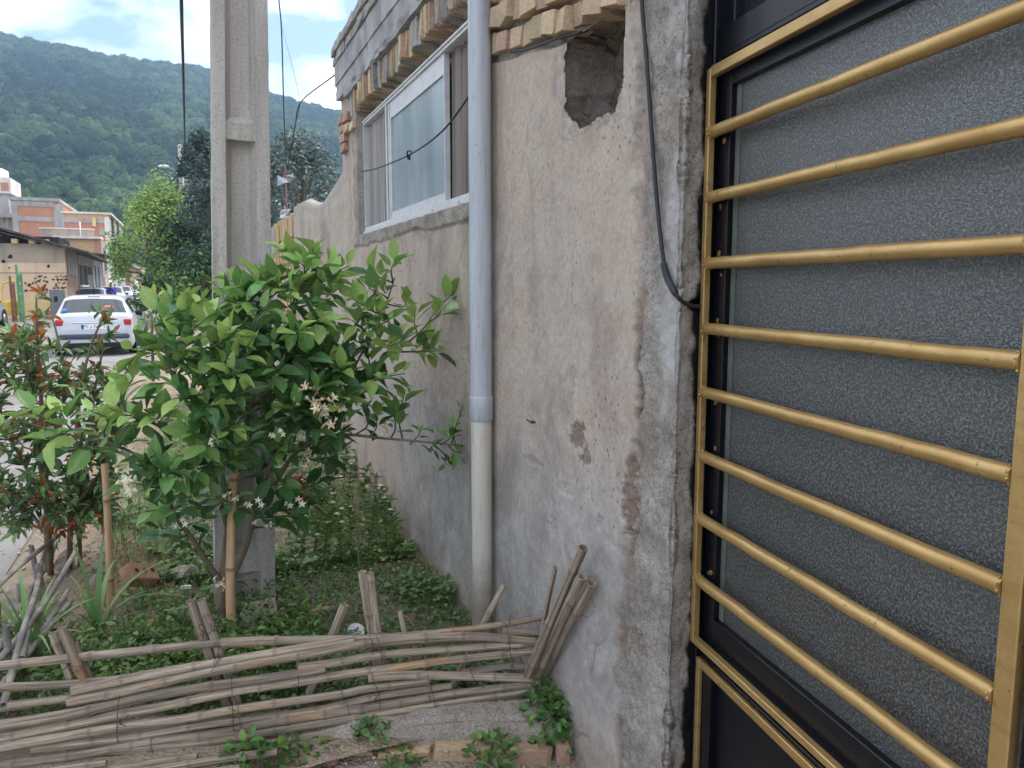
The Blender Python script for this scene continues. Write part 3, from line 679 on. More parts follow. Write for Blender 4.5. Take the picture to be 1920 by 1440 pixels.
ground_mat('soil', srgb(144, 122, 100), srgb(176, 154, 130), srgb(114, 94, 76), 3.5, 40, .9, .02, 70)
ground_mat('far_field', srgb(96, 104, 76), srgb(120, 122, 96), srgb(84, 92, 66), .05, 2, .3, .05)
def strip(name, xs, ys, zf, mat, kind='structure'):
    X, Y = np.meshgrid(xs, ys); Z = np.vectorize(zf)(X, Y); nx = len(xs); ny = len(ys)
    idx = np.arange(nx * ny).reshape(ny, nx); Q = np.stack([idx[:-1, :-1], idx[:-1, 1:], idx[1:, 1:], idx[1:, :-1]], -1).reshape(-1, 4)
    o = link(name, np_mesh(name, np.stack([X, Y, Z], -1).reshape(-1, 3), Q, mat, True)); o['kind'] = kind; return o
ysl = np.concatenate([[-1100, -200, -40], np.arange(-20, 200, 5.0), [300, 700, 1100]])
strip('ground', np.array([-1100, -400, -60, -20, -12, -5, 0, 5, 12, 60, 400, 1100.]), ysl, lambda x, y: rise(y) - .145, M['far_field'])
strip('street', np.linspace(-9.5, -1.02, 8), np.arange(-20, 190, 3.0), lambda x, y: rise(y) - .030, M['street_concrete'])
strip('street_verge', np.linspace(-1.55, 3.0, 24), np.concatenate([np.arange(-4, 12, .25), np.arange(12, 60, 3.)]),
      lambda x, y: rise(y) - (.10 if y < 2.3 else .04) + .03 * (float(fbm(np.array(x * 1.3 + 9), np.array(y * 1.3), 3, 3)) - .5) - (.05 if y > 2.6 and x > -.8 else 0), M['dirt'])
def soil_z(x, y):
    z = .075 * (float(fbm(np.array(x * 2.2), np.array(y * 2.2), 4, 15)) - .5) - .01
    z += .10 * math.exp(-(((x + .28) / .32) ** 2 + ((y - 4.65) / .45) ** 2))
    z -= .05 * max(0, min(1, (-.62 - x) / .3)); return z + (0.02 * (y - 5) if y > 5 else 0)
strip('planter_soil', np.linspace(-.95, 1.19, 60), np.arange(2.44, 13, .06), soil_z, M['soil'])

# cement kerb with bricks below it, along the near side of the planter
kerb = empty('planter_kerb', (.8, 2.4, 0)); tag(kerb, 'crumbling cement kerb on old bricks at the near end of the planter', 'kerb')
KM = Matrix.Translation((-.8, -2.4, 0))
def kfront(x): return 2.262 + (1.178 - x) * .37
def kback(x): return 2.53 + (1.178 - x) * .16
n = 180; m = 40; V = []; Q = []
for i in range(n + 1):
    x = 1.20 - i / n * 1.15; taper = min(1, max(0, (x - .12) / .35))
    for k in range(m + 1):
        t = k / m; f0 = kfront(x) + .02 * (float(fbm(np.array(x * 9.), np.array(1.), 3, 4)) - .5) ; yv = f0 + (kback(x) - f0) * t
        z = .012 + .030 * (float(fbm(np.array(x * 5.), np.array(yv * 5.), 4, 6)) - .4) * 1.6 - .018 * (1 - t) ** 2 + .014 * (float(fbm(np.array(x * 34.), np.array(yv * 34.), 3, 66)) - .5)
        z -= .012 * (1 if .30 < t + .25 * (float(fbm(np.array(x * 4.), np.array(0.), 3, 8)) - .5) < .36 else 0) - .016 * (t > .33)
        z = z * taper - .045 * (1 - taper)
        V.append((x, yv, z))
    f0 = V[-(m + 1)]; V.append((f0[0], f0[1] + .012, -.20))
w_ = m + 2
for i in range(n):
    for k in range(m): Q.append((i * w_ + k, (i + 1) * w_ + k, (i + 1) * w_ + k + 1, i * w_ + k + 1))
    Q.append((i * w_ + m + 1, (i + 1) * w_ + m + 1, (i + 1) * w_, i * w_))
g = NT('crumbled_cement'); v = g.coord('Object'); gr = g.noise(v, 150, 6, .75)
col = g.mix(g.ramp(g.noise(v, 8, 6), [(0.35, 0.0), (0.65, 1.0)]), srgb(182, 170, 156), srgb(204, 194, 182))
col = g.mix(g.ramp(gr, [(0.38, .75), (0.56, 0.0)]), col, srgb(104, 92, 80))
M['crumb'] = g.pbr(col, .95, g.bump(gr, 1.0, .010), 0, .1)
o = link('cement_cap', np_mesh('cement_cap', V, Q, M['crumb'], True), kerb); o.matrix_parent_inverse = KM
x = 1.165; ang = math.atan(-.37)
for L_ in (.05, .205, .20, .19, .2, .15):
    y = kfront(x - L_ / 2) + .012
    o = brick(x - L_ / 2, y, -.066 + u(-.006, .006), L_ * .96, .12, .066, 'brick_pink' if L_ < .1 else 'brick_kerb', 0, 0, ang + u(-.05, .05), parent=kerb); o.parent = kerb; o.matrix_parent_inverse = KM
    x -= (L_ + .008) * math.cos(ang)

# ================================================================== concrete utility pole
g = NT('pole_concrete'); v = g.coord('Object')
col = g.mix(g.ramp(g.noise(g.coord('Object', (6, 6, .6)), 2.5, 6), [(0.35, 0.0), (0.68, 1.0)]), srgb(168, 160, 153), srgb(198, 190, 183))
col = g.mix(g.math('MULTIPLY', g.ramp(g.noise(v, 95, 5, .75), [(0.34, 1.0), (0.5, 0.0)]), .5), col, srgb(106, 96, 88))
pit = g.ramp(g.voro(v, 30), [(0.07, 1.0), (0.12, 0.0)]); col = g.mix(g.math('MULTIPLY', g.math('MULTIPLY', pit, g.ramp(g.noise(v, 4, 3), [(.45, 0.0), (.6, 1.0)])), .5), col, srgb(70, 64, 60))
M['pole'] = g.pbr(col, .93, g.bump(g.math('SUBTRACT', g.noise(v, 90, 6, .75), g.math('MULTIPLY', pit, 1.2)), .55, .006), 0, .1)
PYF = 3.82
pxl, pxr = on_y(399, 400, PYF).x, on_y(507, 400, PYF).x; pc = (pxl + pxr) / 2; hw = (pxr - pxl) / 2
pole = empty('utility_pole', (pc - .061, PYF + .12, 0)); pole.rotation_euler = (0, math.atan(.032), 0); tag(pole, 'square concrete utility pole with recessed panels, standing behind the citrus tree', 'pole')
def flange(sgn):
    mb = MB(); fwid = hw * .46; zs = list(np.linspace(-.3, 8.5, 120)); V = []; prof = [(hw, -.12), (hw - fwid, -.12), (hw - fwid - .026, -.055), (hw - fwid - .026, .055), (hw - fwid, .12), (hw, .12)]
    for z in zs:
        k = 1.11 - .055 * z
        for (a, b) in prof:
            e = .0035 * (random.random() - .5) if a == hw else 0.0015 * (random.random() - .5)
            V.append((sgn * (a * k + e), b * k + e, z))
    n_ = 6; Fs = []
    for i in range(len(zs) - 1):
        for k in range(n_):
            q = (i * n_ + k, i * n_ + (k + 1) % n_, (i + 1) * n_ + (k + 1) % n_, (i + 1) * n_ + k); Fs.append(q if sgn < 0 else q[::-1])
    mb.add(V, Fs); return mb.build('flange', M['pole'], pole)
flange(1); flange(-1)
zc = lambda py: on_y(455, py, PYF).z
lv = [(zc(262), zc(230)), (zc(545), zc(513)), (zc(820), zc(785)), (zc(1075), zc(1035)), (-.05, zc(1128) - .03)]
for k in range(1, 6): a = lv[0][0] + k * .80; lv.append((a, a + .085))
edges = sorted(lv)
iw = hw * .56 + .02
for (a, b) in edges:
    k = 1.11 - .055 * a; mb = MB()
    h_ = .035                     # ledge: flat underside, sloping top
    prof = [(-.112, a), (-.112, b), (-.058, b + h_), (.058, b + h_), (.112, b), (.112, a)]
    V = [(sx * iw * k, y, z) for sx in (-1, 1) for (y, z) in prof]
    mb.add(V, [tuple(range(6)), tuple(range(11, 5, -1))] + [(i + 6, (i + 1) % 6 + 6, (i + 1) % 6, i) for i in range(6)]); mb.build('cross_rib', M['pole'], pole)
for i in range(len(edges) - 1):
    z0, z1 = edges[i][1], edges[i + 1][0]
    MB().b6(-iw * .9, iw * .9, -.052, .052, z0 - .0, z1 + .0).build('recessed_panel', M['pole'], pole)
# ================================================================== cane fence
g = NT('dry_cane'); a = g.attr('st'); sp = g.n('SeparateXYZ', {'Vector': a.outputs['Vector']})
al, an, rg = sp.outputs
rr = g.rand()
vec = g.n('CombineXYZ', {'X': g.math('MULTIPLY', al, 1.6), 'Y': g.math('MULTIPLY', an, 7.0), 'Z': g.math('MULTIPLY', rr, 37.0)}).outputs[0]
vec2 = g.n('CombineXYZ', {'X': g.math('MULTIPLY', al, 7.0), 'Y': g.math('MULTIPLY', an, 30.0), 'Z': g.math('MULTIPLY', rr, 17.0)}).outputs[0]
vec3 = g.n('CombineXYZ', {'X': g.math('MULTIPLY', al, 2.2), 'Y': g.math('MULTIPLY', an, 1.5), 'Z': g.math('MULTIPLY', rr, 91.0)}).outputs[0]
col = g.mix(g.ramp(g.noise(vec, 1.6, 5), [(0.36, 0.0), (0.62, 1.0)]), srgb(124, 111, 99), srgb(190, 172, 150))
col = g.mix(g.ramp(g.noise(vec3, 1.3, 3), [(0.59, 0.0), (0.70, .75)]), col, srgb(190, 142, 94))
col = g.mix(g.ramp(g.noise(vec2, 1.6, 5, .7), [(0.49, 0.0), (0.66, .85)]), col, srgb(80, 66, 56))
col = g.mix(g.ramp(g.noise(vec3, 2.7, 4), [(0.56, 0.0), (0.7, .6)]), col, srgb(120, 114, 112))
h = g.n('HueSaturation', {'Color': col, 'Value': g.math('ADD', .66, g.math('MULTIPLY', rr, .5))}); col = h.outputs['Color']
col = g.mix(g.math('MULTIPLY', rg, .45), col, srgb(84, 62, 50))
M['cane'] = g.pbr(col, .62, g.bump(g.noise(vec2, 2.5, 5, .7), .5, .004), 0, .25)
simple('yellow_bamboo', srgb(176, 128, 78), srgb(206, 164, 110), 5, .5, .3, 40, .003, .35)
fL, fR = Vector((-.65, 2.84, 0)), Vector((1.10, 2.52, 0))
fdir = (fR - fL).normalized(); fnrm = Vector((fdir.y, -fdir.x, 0))           # towards the camera
if fnrm.y > 0: fnrm = -fnrm
def onf(px, py, off=0.0): return on_plane(px, py, fL + fnrm * off, fnrm)
def cane_mesh(pts, r0, r1, split=False):
    sp_ = spline(pts, 10); L_ = 0; P = [sp_[0]]; seg = [0]
    for i in range(1, len(sp_)): L_ += (sp_[i] - sp_[i - 1]).length; seg.append(L_)
    node = u(.03, .2); gap = u(.16, .36); pos = []
    while node < L_: pos.append(node); node += gap * u(.7, 1.3)
    ss = [0.0]
    grid = list(np.arange(.04, L_ - .02, .05))
    allp = sorted([(s_, 0) for s_ in grid if all(abs(s_ - q) > .02 for q in pos)] + [(q + d, k) for q in pos if .02 < q < L_ - .02 for d, k in ((-.012, 0), (-.004, 1), (.003, 1), (.010, 0))])
    allp = [(0, 0)] + [a for a in allp if .005 < a[0] < L_ - .005] + [(L_, 0)]
    seg = np.array(seg); X = np.array([[*p] for p in sp_]); out = []; rad = []; ring = []
    for s_, k in allp:
        out.append(Vector([np.interp(s_, seg, X[:, c]) for c in range(3)])); rb = r0 + (r1 - r0) * s_ / L_
        rad.append(rb * (1.17 if k else u(.95, 1.02))); ring.append(.75 if k else 0)
    mb = MB(); mb.tube(out, rad, 10, False, .72, ring); return mb
fence = empty('cane_fence', (.3, 2.66, 0)); tag(fence, 'low broken fence of dry canes tied across leaning stakes, in front of the citrus tree', 'fence')
FM = Matrix.Translation((-.3, -2.66, 0))
def fpart(mb, name, mat, st=True):
    o = mb.build(name, mat, fence, True, st); o.matrix_parent_inverse = FM; return o
canes = [
 ([(415, 1206), (500, 1202), (688, 1196), (852, 1182), (984, 1165), (1033, 1153)], .0165, .010, -.010),
 ([(-120, 1262), (33, 1245), (205, 1227), (377, 1208), (428, 1204)], .016, .013, -.02),
 ([(-140, 1296), (0, 1288), (125, 1283), (254, 1268)], .016, .011, .0),
 ([(135, 1296), (262, 1269), (401, 1244), (533, 1221), (664, 1199)], .016, .014, .012),
 ([(127, 1315), (229, 1295), (360, 1265), (500, 1239), (590, 1223), (697, 1206), (877, 1193), (1006, 1203)], .0175, .015, .022),
 ([(16, 1323), (80, 1315), (135, 1308)], .014, .012, .014),
 ([(560, 1252), (640, 1241), (705, 1229), (880, 1214), (1012, 1205)], .015, .013, .018),
 ([(940, 1183), (975, 1184), (1015, 1188)], .016, .014, .004),
 ([(-150, 1384), (0, 1360), (131, 1338), (279, 1305), (410, 1284), (525, 1268), (610, 1253)], .0185, .015, .026),
 ([(-150, 1405), (0, 1383), (107, 1364), (217, 1340), (320, 1321), (434, 1297), (574, 1276), (623, 1268), (762, 1248), (840, 1238), (1012, 1220)], .0165, .0135, .020),
 ([(690, 1270), (762, 1265), (885, 1269), (1013, 1273)], .0165, .0155, .028),
 ([(865, 1261), (955, 1249), (992, 1251)], .014, .013, .012),
 ([(-150, 1424), (0, 1400), (94, 1385), (229, 1363), (336, 1349), (459, 1328), (640, 1301), (672, 1294), (806, 1276)], .0175, .0125, .030),
 ([(60, 1404), (229, 1384), (381, 1359), (570, 1335), (640, 1322), (713, 1304), (846, 1285)], .014, .0115, .024),
 ([(-150, 1462), (0, 1438), (143, 1417), (283, 1392), (434, 1371), (500, 1355), (713, 1324), (848, 1302), (994, 1284)], .0175, .0145, .034),
 ([(205, 1408), (287, 1402), (434, 1384), (500, 1373), (668, 1345), (860, 1314), (990, 1296)], .0165, .0125, .040),
 ([(193, 1437), (352, 1419), (488, 1396), (600, 1376), (713, 1359), (914, 1326), (998, 1313)], .0175, .0125, .046),
 ([(120, 1474), (300, 1447), (500, 1412), (623, 1392), (762, 1370)], .0165, .013, .046),
 ([(-150, 1490), (60, 1462), (250, 1438), (370, 1420)], .0165, .013, .12),
 ([(-150, 1512), (60, 1484), (250, 1452), (420, 1424), (520, 1408)], .0165, .013, .20),
 ([(-150, 1538), (100, 1500), (300, 1466), (450, 1440)], .016, .013, .26),
 ([(-100, 1476), (80, 1448), (200, 1430)], .013, .011, .14),
 ([(150, 1395), (380, 1366), (600, 1336), (820, 1298)], .011, .009, -.010),
 ([(600, 1218), (760, 1204), (930, 1198), (1010, 1194)], .011, .010, -.010),
 ([(-150, 1345), (-20, 1330), (60, 1322)], .013, .011, -.01),
]
for pts, r0, r1, off in canes:
    fpart(cane_mesh([onf(px, py + u(-1, 1), off) for px, py in pts], r0 * 1.04, r1 * 1.04), 'cane', M['cane'])
stakes = [
 ([(990, 1266), (1040, 1150), (1094, 1027)], .0175, .0155, .075, None), ([(1007, 1268), (1050, 1172), (1092, 1081)], .0165, .0150, .055, None), ([(1019, 1268), (1062, 1180), (1110, 1093)], .0165, .0150, .035, None),
 ([(1013, 1214), (1028, 1140), (1041, 1064)], .011, .009, .03, None), ([(845, 1297), (905, 1172), (945, 1096)], .0155, .011, -.06, None),
 ([(98, 1187), (148, 1314), (160, 1350)], .013, .014, -.03, None), ([(115, 1178), (168, 1300), (186, 1350)], .0155, .016, -.005, None), ([(139, 1207), (174, 1286), (196, 1345)], .014, .014, -.035, None),
 ([(358, 1126), (398, 1243), (428, 1330)], .0175, .017, -.03, None), ([(377, 1125), (414, 1231), (450, 1332)], .0165, .016, -.032, None),
 ([(679, 1072), (697, 1186), (716, 1310)], .0165, .016, -.035, None), ([(693, 1074), (708, 1184), (728, 1310)], .015, .015, -.037, None),
 ([(646, 1134), (623, 1192), (580, 1300)], .0165, .016, -.045, None), ([(750, 1146), (758, 1182), (775, 1260)], .010, .010, -.04, None), ([(955, 1148), (957, 1190), (985, 1258)], .006, .005, -.005, None)]
for pts, r0, r1, off, _ in stakes:
    P = [onf(px, py, off) for px, py in pts]
    if pts[-1][0] > 1030:                              # the bundle that leans on the wall
        tx = {1094: 1.125, 1092: 1.118, 1110: 1.145, 1041: 1.10}[pts[-1][0]]; P[-1] = on_x(*pts[-1], tx); P[1] = P[0].lerp(P[-1], .5) + Vector((-.004, 0, 0))
    fpart(cane_mesh(P, r0, r1), 'stake', M['cane'])
def tie(px, py, px2, py2, off=.05, rad=.0013):
    a, b = onf(px, py, off), onf(px2, py2, off); c = (a + b) / 2 + fnrm * .012
    j = lambda: Vector((u(-.01, .01), u(-.006, .006), u(-.01, .01)))
    pts = [a - fnrm * .05 + j(), a + j() * .5, c + j(), b + j() * .5, b - fnrm * .05 + j()]
    mb = MB().tube(spline(pts, 5), rad, 5)
    mb.tube(spline([c, c + j() * 2, c + j() * 3 - Vector((0, 0, .02))], 4), rad * .9, 5)
    fpart(mb, 'tie_wire', M['rusty_wire'], False)
for t in ((395, 1180, 415, 1178), (370, 1178, 396, 1184), (410, 1225, 405, 1245), (118, 1255, 150, 1248), (1005, 1200, 1045, 1172), (1020, 1205, 1060, 1200), (1000, 1230, 1050, 1240), (690, 1190, 700, 1215), (705, 1195, 715, 1240), (225, 1310, 222, 1390), (225, 1360, 235, 1345), (435, 1280, 438, 1370), (560, 1270, 556, 1300),
          (700, 1270, 712, 1330), (800, 1270, 818, 1340), (950, 1175, 962, 1250), (880, 1255, 905, 1290), (285, 1390, 290, 1440), (445, 1330, 452, 1400), (640, 1290, 655, 1340), (1030, 1195, 1010, 1225)):
    tie(*t)
# the older, weathered side of the fence running off along the street
simple('grey_cane', srgb(112, 106, 100), srgb(160, 152, 144), 9, .85, .4, 50, .003, .15)
of = empty('street_side_fence', (-.75, 3.5, 0)); tag(of, 'heap of old grey canes along the street side of the planter', 'fence')
OM = Matrix.Translation((.75, -3.5, 0))
for k in range(16):
    y0 = u(2.75, 3.3); x0 = u(-.92, -.62); L_ = u(.7, 1.5); a = u(-.22, .16); z0 = u(.02, .28)
    o = cane_mesh([(x0, y0, z0), (x0 + a * L_ * .5, y0 + L_ * .5, z0 + u(-.03, .05)), (x0 + a * L_, y0 + L_, z0 + u(-.08, .06))], .013, .010).build('cane', M['grey_cane'], of, True, True); o.matrix_parent_inverse = OM
for k in range(6):
    y0 = 2.9 + k * .3; x0 = -.74 + u(-.06, .06)
    o = cane_mesh([(x0, y0, -.05), (x0 + u(-.05, .05), y0 + u(-.05, .05), u(.2, .38))], .014, .012).build('stake', M['grey_cane'], of, True, True); o.matrix_parent_inverse = OM
# bamboo props
def prop(name, pts, r, label):
    mb = cane_mesh(pts, r, r * .85); o = mb.build(name, M['bamboo'], None, True, True); tag(o, label, 'bamboo stake'); return o
g = NT('tan_bamboo'); a = g.attr('st'); sp = g.n('SeparateXYZ', {'Vector': a.outputs['Vector']})
vec = g.n('CombineXYZ', {'X': g.math('MULTIPLY', sp.outputs[0], 3.0), 'Y': g.math('MULTIPLY', sp.outputs[1], 4.0)}).outputs[0]
col = g.mix(g.ramp(g.noise(vec, 1.5, 4), [(0.38, 0.0), (0.6, 1.0)]), srgb(170, 142, 122), srgb(196, 158, 114))
col = g.mix(g.math('MULTIPLY', sp.outputs[2], .8), col, srgb(72, 52, 42)); M['bamboo'] = g.pbr(col, .5, None, 0, .35)
prop('bamboo_stake', [on_y(436, 1262, 3.40), on_y(432, 1060, 3.42), on_y(440, 850, 3.46)], .0215, 'tan bamboo stake wired to the trunk of the citrus tree')
prop('bamboo_stake', [on_y(208, 1140, 4.0), on_y(203, 1000, 4.0), on_y(196, 870, 4.0)], .018, 'pale bamboo stake standing beside the red tipped shrub')
# ================================================================== leaves and plants
def leaf_mat(name, c1, c2, rough=.35, spec=.45, transl=.28, rand=.35, vein=0.0):
    g = NT(name); v = g.coord('Object')
    col = g.mix(g.ramp(g.noise(v, 3.0, 3), [(0.35, 0.0), (0.65, 1.0)]), c1, c2)
    geo = g.n('NewGeometry')
    rnd = g.math('FRACT', g.math('ADD', g.rand(), geo.outputs['Random Per Island']))
    h = g.n('HueSaturation', {'Color': col, 'Hue': g.math('ADD', .5, g.math('MULTIPLY', g.math('SUBTRACT', rnd, .5), rand * .10)),
        'Value': g.math('ADD', 1.0, g.math('MULTIPLY', g.math('SUBTRACT', g.math('FRACT', g.math('MULTIPLY', rnd, 5.7)), .5), rand * 1.6))})
    col = h.outputs['Color']
    if vein > 0:
        px = g.n('SeparateXYZ', {'Vector': v}).outputs[0]
        rib = g.ramp(g.math('ABSOLUTE', px), [(0.02, 1.0), (0.05, 0.0)]); col = g.mix(g.math('MULTIPLY', rib, vein), col, srgb(150, 176, 96))
    M[name] = g.pbr(col, rough, None, 0, spec, transl=transl); return M[name]
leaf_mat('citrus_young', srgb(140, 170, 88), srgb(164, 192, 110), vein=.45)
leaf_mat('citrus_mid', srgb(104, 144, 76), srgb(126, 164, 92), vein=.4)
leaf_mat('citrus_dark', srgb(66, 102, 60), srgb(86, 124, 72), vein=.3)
leaf_mat('red_leaf', srgb(150, 74, 48), srgb(178, 104, 70), transl=.35)
leaf_mat('shrub_green', srgb(108, 136, 80), srgb(134, 160, 100))
leaf_mat('shrub_dark', srgb(76, 104, 66), srgb(98, 126, 80))
leaf_mat('weed', srgb(98, 128, 64), srgb(128, 154, 84), transl=.3)
leaf_mat('weed_dark', srgb(72, 104, 54), srgb(94, 126, 68), transl=.25)
leaf_mat('grass_blade', srgb(114, 142, 78), srgb(142, 166, 102), transl=.3)
leaf_mat('broad_grass', srgb(104, 138, 82), srgb(132, 162, 100), transl=.3)
leaf_mat('yellow_green', srgb(158, 168, 70), srgb(128, 150, 66), transl=.35)
leaf_mat('petal', srgb(232, 226, 200), srgb(242, 238, 220), .6, .2, .3, .1)
leaf_mat('petal_old', srgb(206, 180, 136), srgb(224, 200, 160), .6, .2, .2, .2)
simple('bark', srgb(98, 86, 72), srgb(136, 120, 102), 12, .9, .6, 60, .004, .1, stretch=(1, 1, .3))
simple('green_twig', srgb(62, 88, 48), srgb(86, 108, 60), 12, .6, .2, 60, .002, .3)

def leaf_template(kind, seed):
    rs = np.random.default_rng(seed)
    t = np.array([0, .05, .18, .36, .56, .76, .91, 1.0])
    w = {'ovate': [.02, .03, .33, .50, .47, .31, .12, .0], 'lance': [.02, .06, .32, .50, .48, .34, .15, .0], 'round': [.02, .16, .44, .54, .54, .42, .22, .0]}[kind]
    w = np.array(w); fold = rs.uniform(.10, .48); droop = rs.uniform(-.10, .34); tw = rs.uniform(-.2, .2); side = rs.uniform(-.06, .06)
    V = []
    for a, b in zip(t, w):
        zc_ = -droop * a * a; xo = side * math.sin(a * 3)
        for sx in (-1, 0, 1): V.append((sx * b + xo, a, zc_ + fold * abs(sx) * b + tw * sx * b * a + .03 * math.sin(a * 9 + seed) * abs(sx)))
    Q = []
    for i in range(len(t) - 1):
        for k in range(2): Q.append((i * 3 + k, i * 3 + k + 1, i * 3 + 4 + k, i * 3 + 3 + k))
    return np.array(V), np.array(Q)
LT = {k: [leaf_template(k, s) for s in range(6)] for k in ('ovate', 'lance', 'round')}
def frame(d, nrm):
    d = Vector(d).normalized(); nrm = Vector(nrm); nrm = nrm - d * nrm.dot(d)
    if nrm.length < 1e-4: nrm = Vector((0, 1, 0)) - d * d.y
    nrm.normalize(); x = d.cross(nrm); return Matrix((x, d, nrm)).transposed()
def place_leaves(leaves, parent, PM, nparts, rest_name='foliage', part_name='leaf', score=None):
    """leaves: (pos, dir, normal, length, width, kind, mat); the ones that show largest become parts, the rest one stuff part"""
    if score is None: score = lambda l: (Vector(l[0]) - CAM).length / l[3]
    leaves = sorted(leaves, key=score); cache = {}
    for l in leaves[:nparts]:
        k = random.randrange(6); key = (l[5], k, l[6])
        if key not in cache:
            V, Q = LT[l[5]][k]; cache[key] = np_mesh(part_name, V, Q, M[l[6]], True)
        o = bpy.data.objects.new(part_name, cache[key]); COL.objects.link(o); o.parent = parent
        o.matrix_basis = PM @ (Matrix.Translation(l[0]) @ frame(l[1], l[2]).to_4x4() @ Matrix.Diagonal((l[4], l[3], (l[3] + l[4]) * .5, 1)))
    rest = leaves[nparts:]
    if not rest: return
    mats = sorted({l[6] for l in rest}); AV = []; AQ = []; MI = []; b = 0
    P3 = PM.to_3x3(); 
    for l in rest:
        V, Q = LT[l[5]][random.randrange(6)]
        A = np.array(P3 @ frame(l[1], l[2])) * np.array([l[4], l[3], (l[3] + l[4]) * .5]); AV.append(V @ A.T + np.array(PM @ Vector(l[0]))); AQ.append(Q + b); b += len(V); MI += [mats.index(l[6])] * len(Q)
    me = np_mesh(rest_name, np.concatenate(AV), np.concatenate(AQ), [M[m] for m in mats], True); me.polygons.foreach_set('material_index', MI)
    o = link(rest_name, me, parent); o['kind'] = 'stuff'; return o
def rv(s=1.0): return Vector((random.gauss(0, s), random.gauss(0, s), random.gauss(0, s)))

# ------------------------------------------------------------------ the citrus tree
TB = on_z(416, 1186); tree = empty('citrus_tree', TB)
tag(tree, 'young citrus tree with glossy green leaves and white blossom, in front of the concrete pole', 'tree')
TM = Matrix.Translation(-TB)
def cp(px, py, dy=0.0): return on_y(px, py, 3.55 + dy)
limbs = [
 ([TB, cp(418, 1090, 0), cp(428, 1000, 0), cp(436, 900, 0)], .024, .017),
 ([cp(430, 1110, 0), cp(392, 1060, -.03), cp(360, 1010, -.05), cp(325, 960, -.08), cp(300, 900, -.1)], .014, .008),
 ([cp(432, 1090, .02), cp(462, 1020, .04), cp(478, 960, .05), cp(500, 890, .06), cp(540, 820, .05)], .016, .009),
 ([cp(430, 1000, 0), cp(410, 930, -.03), cp(395, 860, -.06), cp(375, 790, -.1), cp(360, 720, -.12)], .013, .007),
 ([cp(436, 900, 0), cp(455, 840, -.02), cp(462, 770, 0), cp(455, 700, .02), cp(470, 620, .05), cp(500, 560, .06)], .014, .007),
 ([cp(478, 960, .05), cp(520, 900, .02), cp(545, 860, 0), cp(580, 830, -.02), cp(640, 815, -.04), cp(720, 822, -.08), cp(790, 828, -.1), cp(868, 836, -.12)], .012, .004),
 ([cp(455, 840, -.02), cp(520, 800, 0), cp(590, 770, .02), cp(640, 735, .04), cp(690, 690, .05)], .011, .006),
 ([cp(462, 770, 0), cp(520, 720, .04), cp(545, 650, .06), cp(550, 590, .06), cp(570, 520, .05)], .010, .005),
 ([cp(395, 860, -.06), cp(340, 820, -.08), cp(280, 790, -.1), cp(235, 770, -.12)], .009, .005),
 ([cp(300, 900, -.1), cp(250, 850, -.12), cp(190, 830, -.15), cp(110, 810, -.18), cp(40, 790, -.2)], .007, .003),
 ([cp(375, 790, -.1), cp(330, 720, -.12), cp(310, 660, -.12), cp(290, 610, -.1)], .008, .004),
 ([cp(690, 690, .05), cp(740, 660, .03), cp(790, 620, 0), cp(822, 575, 0)], .006, .003),
 ([cp(640, 735, .04), cp(690, 640, .05), cp(720, 580, .05), cp(740, 520, .04)], .006, .003)]
lm = MB(); tips = []; nodes_ = []
for k, (pts, r0, r1) in enumerate(limbs):
    sp_ = spline(pts, 6); n = len(sp_); rad = [r0 + (r1 - r0) * i / (n - 1) for i in range(n)]
    m_ = MB().tube(sp_, rad, 9); o = m_.build('trunk' if k == 0 else 'branch', M['bark'], tree, True); o.matrix_parent_inverse = TM
    for i, p in enumerate(sp_):
        if i > n * .3: nodes_.append((p, rad[i]))
leaves = []; twigs = MB()
def shoot(tip, start=None, n=9, size=.104, young=.68, t0=.3, updir=None):
    tip = Vector(tip)
    if start is None:
        c = [(p, (p - tip).length + max(0, (p.z - tip.z + .03)) * 1.5) for p, r in nodes_ if (p - tip).length > .10]
        start = min(c, key=lambda a: a[1])[0]
    L_ = (tip - start).length; mid = (start + tip) / 2 + Vector((u(-.03, .03), u(-.03, .03), -.05 * L_)) + rv(.012)
    pts = spline([start, mid, tip], 6); r = .0035 + .003 * min(1, L_ / .4)
    twigs.tube(pts, [r * (1 - .6 * i / (len(pts) - 1)) for i in range(len(pts))], 6)
    ang = u(0, 6.28); nn = max(4, int(n * min(1.35, max(.55, L_ / .25))))
    for i in range(nn):
        t = t0 + (1 - t0) * (i + .3) / nn; f = t * (len(pts) - 1); j = min(int(f), len(pts) - 2); p = pts[j].lerp(pts[j + 1], f - j); tg = (pts[j + 1] - pts[j]).normalized()
        ang += 2.4 + u(-.3, .3); a = tg.cross(Vector((0, 0, 1))); a = a.normalized() if a.length > .1 else Vector((1, 0, 0)); b = tg.cross(a)
        out = a * math.cos(ang) + b * math.sin(ang)
        d = (out * u(.7, 1.1) + tg * u(.45, .9) * (1.4 if t > .9 else 1) + Vector((0, 0, u(-.12, .42)))).normalized()
        nr = (Vector((0, 0, 1)) * u(.7, 1.2) + tg * .45 - out * .1 + rv(.28))
        s = size * u(.62, 1.32) * (.66 if t > .93 else 1)
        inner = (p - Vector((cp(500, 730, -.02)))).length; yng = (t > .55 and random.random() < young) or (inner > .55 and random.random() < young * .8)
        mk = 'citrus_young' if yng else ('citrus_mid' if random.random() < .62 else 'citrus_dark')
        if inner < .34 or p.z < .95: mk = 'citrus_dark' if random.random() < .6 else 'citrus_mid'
        st = p + d * .012
        leaves.append((st, d, nr, s, s * u(.42, .56), 'ovate', mk))
